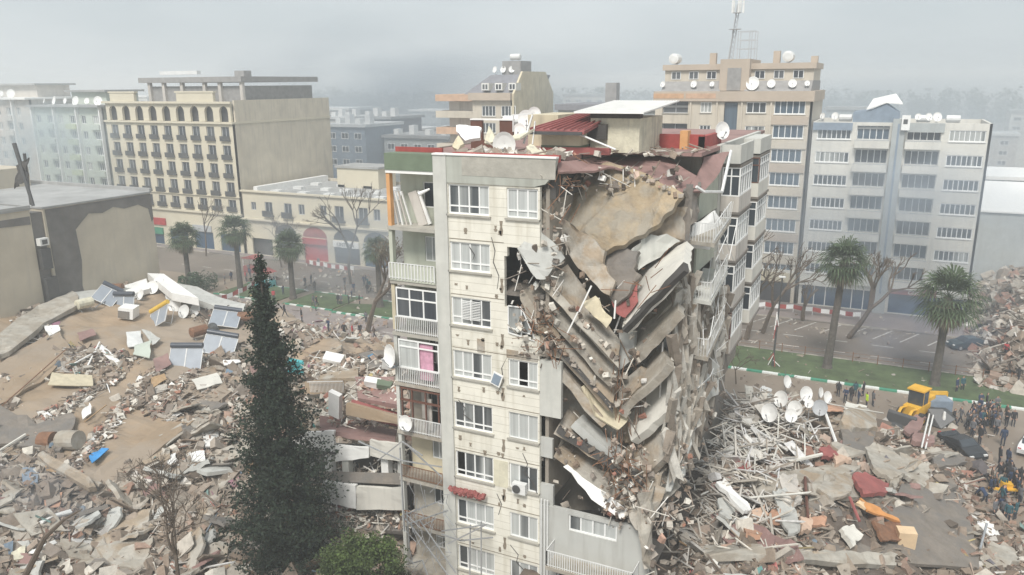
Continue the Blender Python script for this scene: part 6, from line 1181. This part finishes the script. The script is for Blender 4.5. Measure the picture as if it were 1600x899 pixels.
# ================================================================ people
def person_mesh(pose, coat):
    """one skinned body per pose; material by height and place"""
    J = dict(pelvis=(0, 0, .95, .15, .11), chest=(0, .02, 1.32, .19, .13), neck=(0, .02, 1.5, .065, .065), head=(0, -.01, 1.63, .10, .115), crown=(0, 0, 1.73, .075, .085), nose=(0, -.115, 1.62, .02, .02))
    A = {'stand': ((.1, -.02), (-.1, .03), (.24, .0, 1.05, .24, -.08, .82), (-.24, .0, 1.05, -.22, -.1, .82)), 'walk': ((.1, -.28), (-.1, .3), (.25, .12, 1.08, .24, .2, .86), (-.25, -.1, 1.08, -.2, -.28, .9)),
         'point': ((.11, -.05), (-.12, .06), (.3, -.15, 1.3, .3, -.45, 1.35), (-.24, .0, 1.06, -.12, -.2, 1.0)), 'hold': ((.1, -.03), (-.1, .04), (.25, -.1, 1.1, .08, -.3, 1.12), (-.25, -.1, 1.1, -.08, -.3, 1.12)),
         'bend': ((.14, -.1), (-.14, .12), (.22, -.62, .85, .15, -.75, .58), (-.22, -.62, .85, -.12, -.72, .56))}[pose]
    if pose == 'bend': J.update(chest=(0, -.32, 1.18, .18, .13), neck=(0, -.46, 1.26, .065, .065), head=(0, -.58, 1.28, .10, .11), crown=(0, -.67, 1.3, .075, .085), nose=(0, -.6, 1.18, .02, .02))
    V = []; E_ = []; R_2 = []
    def add(p, r, par=None):
        V.append(p[:3]); R_2.append(r if isinstance(r, tuple) else (r, r)); i = len(V)-1
        if par is not None: E_.append((par, i))
        return i
    k = {}
    k['pelvis'] = add(J['pelvis'], J['pelvis'][3:]); par = k['pelvis']
    for nm in ('chest', 'neck', 'head', 'crown'): k[nm] = par = add(J[nm], J[nm][3:], par)
    add(J['nose'], (.018, .018), k['head']); ch = J['chest']
    for sgn, leg in ((1, A[0]), (-1, A[1])):
        h = add((leg[0]*.95, 0, .86), .095, k['pelvis']); kn = add((leg[0]*1.05, leg[1]*.45-.03, .48), .065, h); an = add((leg[0]*1.05, leg[1], .09), .045, kn); add((leg[0]*1.15, leg[1]-.17, .04), (.045, .035), an)
    for sgn, ar in ((1, A[2]), (-1, A[3])):
        s_ = add((sgn*.2, ch[1]+(-.05 if pose == 'bend' else 0), ch[2]+.09), .07, k['chest']); el = add((ar[0], ar[1], ar[2]), .05, s_); wr = add((ar[3], ar[4], ar[5]), .034, el)
        d = (Vector(ar[3:6])-Vector(ar[0:3])).normalized(); pm = add(tuple(Vector(ar[3:6])+d*.07), (.04, .022), wr)
        pv = Vector(ar[3:6])+d*.07; sd = d.cross(Vector((0, 1, 0))); sd = sd.normalized() if sd.length > .2 else Vector((1, 0, 0))
        for q, l_ in ((-.03, .07), (-.01, .085), (.01, .08), (.03, .065)): f1 = add(tuple(pv+sd*q+d*l_*.55), .010, pm); add(tuple(pv+sd*q*1.1+d*l_+Vector((0, 0, -.01))), .008, f1)
        add(tuple(Vector(ar[3:6])+d*.05+Vector((-sgn*.05, -.02, 0))), .011, wr)
    me = bpy.data.meshes.new('person'); me.from_pydata(V, E_, []); o = bpy.data.objects.new('tmp', me); C.objects.link(o)
    md = o.modifiers.new('s', 'SKIN'); md.use_smooth_shade = True
    for i, r in enumerate(R_2): me.skin_vertices[0].data[i].radius = r
    me.skin_vertices[0].data[0].use_root = True; o.modifiers.new('u', 'SUBSURF').levels = 1
    dg = bpy.context.evaluated_depsgraph_get(); dg.update(); m2 = bpy.data.meshes.new_from_object(o.evaluated_get(dg)); bpy.data.objects.remove(o)
    for nm in ('clothes', 'trousers', 'skin', 'hair'): m2.materials.append(MATS[nm])
    hd = Vector(J['head'][:3]); hands = [Vector(A[2][3:6]), Vector(A[3][3:6])]
    for p in m2.polygons:
        c = p.center; i = 0
        if (c-hd).length < .2 and c.z > J['neck'][2]-.02 or (pose == 'bend' and (c-hd).length < .19): i = 3 if (c.z > hd.z+.05 or c.y > hd.y+.03) else 2
        elif any((c-h).length < .17 and (c-h).dot(h-Vector((0, 0, 1.2))) > -.02 for h in hands) and abs(c.x) > .02 and (c.z > .5): i = 2 if min((c-h).length for h in hands) < .16 and (c-Vector((0, c.y, c.z))).length > .05 else 0
        elif c.z < coat: i = 1
        p.material_index = i; p.use_smooth = True
    m2.name = 'person'; return m2
PM = {(p, c): person_mesh(p, c) for p in ('stand', 'walk', 'point', 'hold', 'bend') for c in (.84, .6)}
def person(u, v, pose, col, lb, face=None, coat=.84, group=None, tall=1.0, z=None):
    p = W(u, v, z=z) if z is not None else G(u, v); o = bpy.data.objects.new('person', PM[pose, coat]); C.objects.link(o); o.location = p-Vector((0, 0, .01)); o.color = (*col, 1)
    o.rotation_euler.z = face if face is not None else random.uniform(0, 6.28); o.scale = (tall,)*3; tag(o, lb, 'person', group)
BK, NV, GY, BR, RD, TL = (.03, .03, .035), (.03, .05, .1), (.14, .14, .15), (.11, .08, .06), (.5, .05, .06), (.03, .1, .12)
PP = [
 (1309, 622, 'stand', BK, 'person in black at the left end of the group by the kerb', 'a'), (1320, 632, 'hold', NV, 'person in navy second from the left in the group by the kerb', 'a'), (1329, 628, 'stand', BK, 'person in black behind the middle of the kerb group', 'a'),
 (1335, 622, 'stand', TL, 'person in dark teal rear of the kerb group, left of the middle', 'a'), (1340, 634, 'hold', NV, 'person in navy directly left of the one in the yellow jacket', 'a'), (1353, 638, 'stand', (.55, .8, .03), 'person in a bright yellow safety jacket', 'a'), (1363, 636, 'stand', GY, 'person in dark grey right of the yellow jacket', 'a'), (1348, 620, 'stand', BK, 'person in black seen behind the yellow jacket', 'a'),
 (1489, 666, 'walk', BK, 'person in black walking alone between the loader and the crowd', None),
 (1494, 614, 'stand', NV, 'person in navy left of two standing on the grass verge', None), (1503, 612, 'stand', TL, 'person in teal right of two standing on the grass verge', None), (1576, 588, 'walk', BR, 'person in brown walking on the far carriageway', None), (1590, 598, 'walk', BK, 'person in black at the far right on the verge edge', None), (1570, 560, 'walk', RD, 'person in red far off by the right heap', None),
 (1512, 668, 'bend', GY, 'person in grey bending at the left side of the crowd', 'b'), (1518, 655, 'stand', BK, 'person in black at the rear left of the crowd', 'b'), (1530, 648, 'hold', NV, 'person in navy in the rear row of the crowd', 'b'), (1540, 640, 'stand', BK, 'person farthest back in the crowd', 'b'), (1548, 650, 'stand', (.2, .4, .45), 'person in light blue in the rear row of the crowd', 'b'), (1556, 645, 'hold', GY, 'person in grey in the rear row of the crowd, right', 'b'),
 (1530, 695, 'stand', BK, 'tall person in a long black coat in the front left of the crowd', 'b'), (1540, 668, 'bend', (.6, .35, .1), 'person in orange bending in the middle of the crowd', 'b'), (1550, 672, 'hold', NV, 'person in navy right of the orange jacket', 'b'), (1560, 668, 'stand', GY, 'person in grey behind the front right of the crowd', 'b'), (1566, 698, 'stand', NV, 'tall person in navy in the front right of the crowd', 'b'), (1572, 668, 'hold', BK, 'person in black at the right side of the crowd', 'b'), (1582, 668, 'stand', BK, 'person in black at the far right of the crowd', 'b'), (1522, 676, 'hold', GY, 'person in grey beside the long black coat', 'b'), (1545, 660, 'stand', BK, 'person in black in the thick of the crowd', 'b'),
 (1560, 728, 'stand', BK, 'left of two people standing right of the crushed car', None), (1573, 731, 'stand', NV, 'right of two people standing right of the crushed car', None),
 (1531, 762, 'bend', BK, 'person in black bending over the rubble at the rescue spot, left', 'c'), (1563, 752, 'hold', BK, 'person in black behind the yellow tool at the rescue spot', 'c'), (1584, 768, 'stand', BK, 'tall person in black at the right of the rescue spot', 'c'), (1538, 790, 'bend', NV, 'person in navy crouched lower left of the rescue spot', 'c'), (1573, 818, 'stand', TL, 'person with a white cap in dark teal in front of the rescue spot, left', 'c'), (1585, 815, 'stand', TL, 'person in dark teal in front of the rescue spot, right', 'c'), (1548, 775, 'stand', BK, 'person in black at the middle left of the rescue spot', 'c'), (1592, 790, 'hold', GY, 'person in grey at the right edge of the photo, rescue spot', 'c'), (1566, 790, 'hold', NV, 'person in navy in the centre of the rescue spot', 'c'),
 (538, 526, 'walk', BK, 'person in black left of the one in the red coat', None), (551, 526, 'stand', RD, 'person in a long red coat on the left street', None), (563, 526, 'stand', BK, 'person in black right of the red coat', None), (585, 530, 'walk', BR, 'person in brown beside the leaning tree', None), (529, 477, 'stand', BK, 'left of two people together in the middle of the left street', None), (533, 477, 'stand', GY, 'right of two people together in the middle of the left street', None), (562, 477, 'stand', BK, 'person in black at the green island on the left street', None), (495, 480, 'walk', BK, 'person in black walking at the tip of the palm island', None), (490, 479, 'walk', GY, 'person in grey walking beside the black one at the palm island', None), (477, 448, 'stand', BK, 'person standing behind the palm right of the cypress, left', None), (492, 455, 'stand', BR, 'person standing behind the palm right of the cypress, right', None), (443, 462, 'hold', NV, 'person in navy left of the palm trunk right of the cypress', None), (362, 440, 'stand', NV, 'person in navy near the second palm', None), (352, 445, 'stand', GY, 'person in grey left of the second palm', None), (244, 402, 'stand', BK, 'person in black at the corner of the blank wall', None), (385, 440, 'stand', RD, 'person in red by the crossing near the second palm', None), (417, 452, 'hold', BK, 'person in black behind the cypress tip', None), (430, 446, 'walk', NV, 'person in navy right of the cypress tip', None), (472, 506, 'stand', BK, 'person alone among scraps right of the cypress', None), (428, 470, 'stand', RD, 'person in red beside the palm island, right of the cypress', None)]
GN = dict(a='people standing by the kerb', b='crowd in the street', c='people digging at the rescue spot')
for i, (u, v, ps, cl, lb, g) in enumerate(PP): person(u, v, ps, cl, lb, None if ps != 'bend' else 1.5+i, .6 if i % 3 == 0 else .84, GN.get(g), 1.0 if 'tall' not in lb else 1.1)
random.seed(5)
for (k, c_, du, dv, lb, g) in ((16, (545, 470), 90, 40, 'one of the small dark figures scattered over the left street', 'e'), (38, (1540, 665), 30, 16, 'one of the dark figures packed in the thick of the street crowd', 'b'), (20, (1568, 775), 24, 26, 'one of the dark figures packed round the rescue spot', 'c'), (9, (395, 432), 30, 12, 'one of the faint figures by the stalls behind the cypress tip', 'd')):
    for i in range(k): person(c_[0]+random.gauss(0, du*.55), c_[1]+random.gauss(0, dv*.55), random.choice(('stand', 'hold', 'walk', 'stand')), random.choice((BK, NV, GY, BK, TL, BR)), lb, None, .84, dict(GN, d='people by the stalls', e='people on the left street')[g])
# ================================================================ vehicles
def car(base, rz, mat, lb, tilt=(0, 0), dam=0, name='parked_car'):
    b = Vector(base); t = thing(name, lb, 'car', b); R = rot(tilt[0], tilt[1], rz)
    prof = [(-2.15, .35), (-2.2, .75), (-2.05, .95), (-1.5, 1.0), (-1.0, 1.38), (.35, 1.42), (1.05, .98), (1.95, .82), (2.2, .6), (2.2, .3)]
    if dam: prof = [(x, z-(dam*max(0, 1-abs(x+1.0)/1.6) if z > .9 else 0)) for x, z in prof]
    mb = MB(); n = len(prof); vs = []
    for (wd, side) in ((.86, -1), (.86, 1)):
        for x, z in prof: vs.append(b+R @ Vector((x, side*(wd-(.18 if z > 1.05 else 0)), z)))
    mb.add(vs, [tuple(range(n)), tuple(range(2*n-1, n-1, -1))]+[(i, n+i, n+(i+1) % n, (i+1) % n) for i in range(n)]); body = mb.build('body', mat, t)
    for nm, (xa, za, xb, zb) in (('windscreen', (.4, 1.41, 1.02, 1.01)), ('rear_window', (-1.47, 1.02, -1.02, 1.37))):
        if dam: za -= dam*max(0, 1-abs(xa+1)/1.6); zb -= dam*max(0, 1-abs(xb+1)/1.6)
        mb = MB(); d = Vector((xb-xa, 0, zb-za)).normalized(); up = Vector((-d.z, 0, d.x)).normalized()*.012; up = up if up.z > 0 else -up
        mb.add([b+R @ (Vector((xa, s*.66, za))+up) for s in (-1, 1)]+[b+R @ (Vector((xb, s*.72, zb))+up) for s in (1, -1)], [(0, 1, 2, 3)]); mb.build(nm, 'carglass', body)
    for s in (-1, 1):
        mb = MB(); z0_ = 1.0-dam*.6; z1_ = 1.32-dam; mb.add([b+R @ Vector((-1.25, s*.875, z0_)), b+R @ Vector((.85, s*.875, z0_+.02)), b+R @ Vector((.35, s*.70, z1_)), b+R @ Vector((-.95, s*.70, z1_))], [(0, 1, 2, 3)]); mb.build('side_window', 'carglass', body)
        for x in (-1.35, 1.38):
            w_ = MB(); w_.tube(b+R @ Vector((x, s*.70, .31)), b+R @ Vector((x, s*.90, .31)), .32, n=14); ty = w_.build('wheel', 'tyre', t); w_ = MB(); w_.tube(b+R @ Vector((x, s*.89, .31)), b+R @ Vector((x, s*.91, .31)), .19, n=10); w_.build('rim', 'metal', ty)
        mb = MB(); mb.ob(b+R @ Vector((2.12, s*.62, .66)), (.16, .34, .14), R); mb.build('headlight', 'lightmetal', t); mb = MB(); mb.ob(b+R @ Vector((-2.14, s*.68, .78)), (.1, .25, .14), R); mb.build('tail_light', 'shopred', t)
    return t
car(G(1502, 706)-Vector((0, 0, .0)), -1.0, 'carblack', 'crushed black car at the edge of the right pile', (.08, .06), .4, 'crushed_car')
car(G(1510, 545), -2.6, 'cardark', 'dark car seen through blue smoke behind the stout palm')
car(G(1612, 706), 1.3, 'carwhite', 'white car cut off by the right edge of the photo')
# wheel loader
p = G(1430, 656); b = p; t = thing('wheel_loader', 'yellow wheel loader with a raised dark bucket working at the top of the right pile', 'loader', b); R = rot(0, 0, -2.0)
def lb_(name, c_, d_, mat, par, jit=0, Rx=None): mb = MB(); mb.ob(b+R @ Vector(c_), d_, R @ (Rx or Matrix.Identity(3)), jit); return mb.build(name, mat, par)
bd = lb_('body', (-.3, 0, 1.25), (3.2, 1.5, .9), 'loader', t); lb_('engine_hood', (-1.5, 0, 1.9), (1.5, 1.4, .5), 'loader', bd); cb = lb_('cab', (-.1, 0, 2.4), (1.3, 1.35, 1.4), 'carglass', t)
for x in (-.7, .5):
    for s in (-.62, .62): lb_('cab_pillar', (-.1+x*.9-.0, s, 2.4), (.12, .12, 1.45), 'loader', cb)
lb_('cab_roof', (-.1, 0, 3.17), (1.6, 1.6, .14), 'loader', cb)
for x in (-1.25, 1.1):
    for s in (-1, 1): mb = MB(); mb.tube(b+R @ Vector((x, s*.75, .62)), b+R @ Vector((x, s*1.2, .62)), .62, n=16); wh = mb.build('wheel', 'tyre', t); mb = MB(); mb.tube(b+R @ Vector((x, s*1.19, .62)), b+R @ Vector((x, s*1.22, .62)), .3, n=10); mb.build('rim', 'loader', wh)
for s in (-.5, .5): mb = MB(); mb.path([b+R @ Vector((.9, s, 1.5)), b+R @ Vector((2.2, s, 1.7)), b+R @ Vector((3.0, s, 1.0))], .13, 5); mb.build('lift_arm', 'loader', t)
mb = MB(); mb.prism([b+R @ Vector(q) for q in ((2.9, -1.3, 1.5), (2.7, -1.3, .6), (3.5, -1.3, .15), (4.1, -1.3, .2), (3.3, -1.3, .5), (3.1, -1.3, 1.3))], R @ Vector((0, 2.6, 0))); mb.build('bucket', 'darkmetal', t)
b = G(1460, 650); R = rot(0, 0, -1.2); t = thing('loader_truck', 'small yellow framed machine with a dark load box right of the wheel loader', 'truck', b)
lb_('load_box', (.2, 0, 1.1), (1.8, 2.1, 1.4), 'bluegrey', t); lb_('frame', (-.6, 0, 2.0), (.2, 2.4, .35), 'loader', t)
for s in (-1.15, 1.15): lb_('frame_post', (-.6, s, 1.3), (.2, .2, 1.6), 'loader', t)
for x in (-.7, .9):
    for s in (-1, 1): mb = MB(); mb.tube(b+R @ Vector((x, s*.8, .4)), b+R @ Vector((x, s*1.1, .4)), .4, n=12); mb.build('wheel', 'tyre', t)
t = thing('digger_bucket', 'open black bucket lying right of the white rails by the loader', 'bucket', G(1466, 668)); p = G(1466, 668); mb = MB(); mb.prism([p+Vector(q) for q in ((-1, 0, .2), (.2, -.6, .1), (1.3, .3, .9), (.2, .8, 1.5), (-1, .6, 1.4))], (.3, .8, -.1)); mb.build('shell', 'darkmetal', t)
o = MB(); p = G(1473, 668); o.lathe([(.3, 0), (.12, .1), (.16, .9), (.1, 1.5)], p, 10); solo(o, 'roadside_post', 'white', 'white plastic post by the black bucket', 'post')
o = MB(); p = G(1568, 772, .3); o.ob(p+Vector((0, 0, .5)), (.9, .6, .5), rot(.1, .2, .4), .15); o.ob(p+Vector((0, -.4, .3)), (2.4, .3, .12), rot(0, 0, .3)); solo(o, 'rescue_cutter', 'loader', 'yellow and orange tool among the people at the rescue spot', 'tool')
# ================================================================ street furniture
t = thing('flag_pole', 'dark lamp pole with red and white ribbons tied to it on the grass verge', 'lamp pole', W(1207, 572, z=.14)); p = W(1207, 572, z=.14); zt = W(1213, 432, n=p.y).z
mb = MB(); mb.path([p, p+Vector((.3, 0, zt-.2))], [.12, .08], 8); mb.build('pole', 'darkmetal', t); mb = MB(); mb.ob(p+Vector((.3, -.2, zt-.1)), (.7, .3, .15), None); mb.build('lamp_head', 'lightmetal', t)
for i in range(14):
    mb = MB(); z = random.uniform(0, 6.5); a = p+Vector((.05, -.1, z+.2)); q = a+Vector((random.uniform(-1, 1)*(1-z/9), random.uniform(-.4, .3), -random.uniform(.8, 2))); q.z = max(q.z, .25); mb.tube(a, q, .05, n=4); mb.build('ribbon', ['red', 'white'][i % 2], t)
def tape(pts, lb, drop=.35, sag=.15):
    mb = MB(); k = 0; P_ = [W(u, v, z=z) for u, v, z in pts]
    for i in range(len(P_)-1):
        n_ = max(2, int((P_[i+1]-P_[i]).length/.9))
        for j in range(n_):
            a = P_[i].lerp(P_[i+1], j/n_); c_ = P_[i].lerp(P_[i+1], (j+1)/n_); sa = -sag*4*(j/n_)*(1-j/n_); sb = -sag*4*((j+1)/n_)*(1-(j+1)/n_); mb.m = k % 2; k += 1
            a = a+Vector((0, 0, sa)); c_ = c_+Vector((0, 0, sb)); mb.add([a, c_, c_-Vector((0, .03, drop)), a-Vector((0, .03, drop))], [(0, 1, 2, 3)])
    for p_ in P_: mb.m = 1; mb.tube((p_.x, p_.y+.05, 0), p_+Vector((0, .05, 0)), .04, n=5)
    o = mb.build('barrier_tape', ['red', 'whiteframe']); tag(o, lb, 'barrier tape')
tape([(1172, 472, 1.3), (1196, 472, 1.3), (1240, 476, 1.3), (1270, 480, 1.3), (1310, 484, 1.3), (1345, 488, 1.3)], 'red and white tape strung before the shops of the tall block', .6)
tape([(478, 405, 1.3), (505, 410, 1.3), (530, 414, 1.3), (552, 416, 1.3)], 'red and white tape before the low shop building', .7)
tape([(345, 462, 1.2), (372, 452, 1.6), (392, 442, 1.8), (404, 430, 2.4)], 'red and white tape slanting by the second palm', .7)
mb = MB(); x = 3
while x < 58: mb.tube((x, 58.9, .14), (x, 58.9, 1.3), .05, n=5); x += 2.6
mb.tube((3, 58.9, 1.15), (58, 58.9, 1.15), .02, n=4); mb.tube((3, 58.9, .7), (58, 58.9, .7), .02, n=4); solo(mb, 'wire_fence', 'rust', 'thin post and wire fence along the far side of the grass verge', 'fence')
for i, (u, v, lb) in enumerate(((415, 448, 'market stall frame with red cover at the crossing left of the palm'), (396, 425, 'red and white banner stand before the pink shopfront'))):
    p = W(u, v, z=0); t = thing('street_stall', lb, 'stall', p); mb = MB(); mb.box(p.x-1.5, p.x+1.5, p.y-.8, p.y+.8, .02, 1.1); mb.build('counter', 'redmuted' if i else 'teal', t); mb = MB()
    for a in (-1.5, 1.4):
        for c_ in (-.8, .7): mb.box(p.x+a, p.x+a+.1, p.y+c_, p.y+c_+.1, 1.1, 2.5)
    mb.build('posts', 'white', t); mb = MB(); mb.prism([(p.x-1.8, p.y-1, 2.5), (p.x+1.8, p.y-1, 2.5), (p.x, p.y-1, 3.0)], (0, 2, 0)); mb.build('cover', 'red', t)
for i, (u, v) in enumerate(((520, 492), (600, 490))): pass
strip('plaza', -200, -18, 41.0, 51.0, .008, 'pave')
gr = MB(); gr.prism([W(518, 488, z=.0), W(578, 497, z=.0), W(640, 492, z=.0), W(600, 478, z=0), W(545, 476, z=.0)][::-1], (0, 0, .16)); tag(gr.build('grass_island', 'grass'), kind='structure')
k1 = MB(); a = W(518, 489, z=.0); c_ = W(578, 498, z=.0)
for i in range(8): k1.m = i % 2; q0 = a.lerp(c_, i/8); q1 = a.lerp(c_, (i+1)/8); k1.prism([q0, q1, q1+Vector((0, .35, 0)), q0+Vector((0, .35, 0))], (0, 0, .22))
tag(k1.build('kerb', ('kerbgreen', 'kerbwhite')), kind='structure')
# ================================================================ smoke and haze
def vol(name, lb, col, dens, loc, dims, nscale=.05, anis=.2):
    m, t_, b_ = new_mat(name+str(len(MATS))); n = t_.nodes; l = t_.links.new; n.remove(b_); out = [x for x in n if x.type == 'OUTPUT_MATERIAL'][0]
    pv = n.new('ShaderNodeVolumePrincipled'); pv.inputs['Color'].default_value = (*col, 1); pv.inputs['Anisotropy'].default_value = anis
    if name == 'haze': pv.inputs['Density'].default_value = dens
    else:
        tcn = n.new('ShaderNodeTexCoord'); nz = n.new('ShaderNodeTexNoise'); nz.inputs['Scale'].default_value = 2.4; nz.inputs['Detail'].default_value = 3; l(tcn.outputs['Object'], nz.inputs['Vector'])
        gr_ = n.new('ShaderNodeTexGradient'); gr_.gradient_type = 'SPHERICAL'; l(tcn.outputs['Object'], gr_.inputs[0])
        mr_ = n.new('ShaderNodeMapRange'); mr_.inputs[1].default_value = .38; mr_.inputs[2].default_value = .75; l(nz.outputs[0], mr_.inputs[0])
        mu = n.new('ShaderNodeMath'); mu.operation = 'MULTIPLY'; l(gr_.outputs[1], mu.inputs[0]); l(mr_.outputs[0], mu.inputs[1]); m2 = n.new('ShaderNodeMath'); m2.operation = 'MULTIPLY'; m2.inputs[1].default_value = dens; l(mu.outputs[0], m2.inputs[0]); l(m2.outputs[0], pv.inputs['Density'])
    l(pv.outputs[0], out.inputs['Volume'])
    if name == 'haze': mb = MB(); mb.box(*dims)
    else: mb = MB(); mb.lathe([(.02, -1), (.6, -.8), (.95, -.3), (.95, .3), (.6, .8), (.02, 1)], (0, 0, 0), 16)
    me_o = mb.build(name, m); me_o.location = loc
    if name != 'haze': me_o.scale = dims
    return tag(me_o, lb, name, kind='stuff')
vol('haze', 'pale haze hanging over the whole town', (.90, .94, .955), HAZE, (0, 0, 0), (-1510, 1510, -90, 2510, -1.0, 46), anis=.1)
if SMOKE:
    c_ = W(650, 130, n=120); vol('smoke', 'blue grey smoke plume rising behind the damaged block', (.46, .53, .60), .085, c_+Vector((-6, 0, -5)), (60, 24, 22))
    c_ = W(1430, 520, n=62); vol('smoke', 'bluish smoke drifting round the stout palm on the right', (.45, .56, .78), .22, c_, (10, 5, 7))
    c_ = W(50, 235, n=64); vol('smoke', 'pale smoke in front of the green flats at the left', (.73, .83, .88), .24, c_, (30, 9, 16))
    c_ = W(1390, 330, n=74); c_.z = 15; vol('smoke', 'thin smoke drifting along the front of the pale flats', (.70, .79, .89), .42, c_, (30, 5, 15))
    vol('smoke', 'wide bank of smoke hiding the skyline behind the town', (.66, .73, .78), .05, (-40, 230, 15), (330, 90, 30))
    c_ = W(560, 330, n=60); c_.z = 8; vol('smoke', 'faint smoke over the left street before the low shops', (.66, .74, .82), .12, c_, (34, 14, 10))
    c_ = G(60, 790); vol('smoke', 'faint bluish smoke in the gap below the fallen roof at the lower left', (.6, .68, .8), .14, c_+Vector((0, 0, .8)), (8, 4, 3))
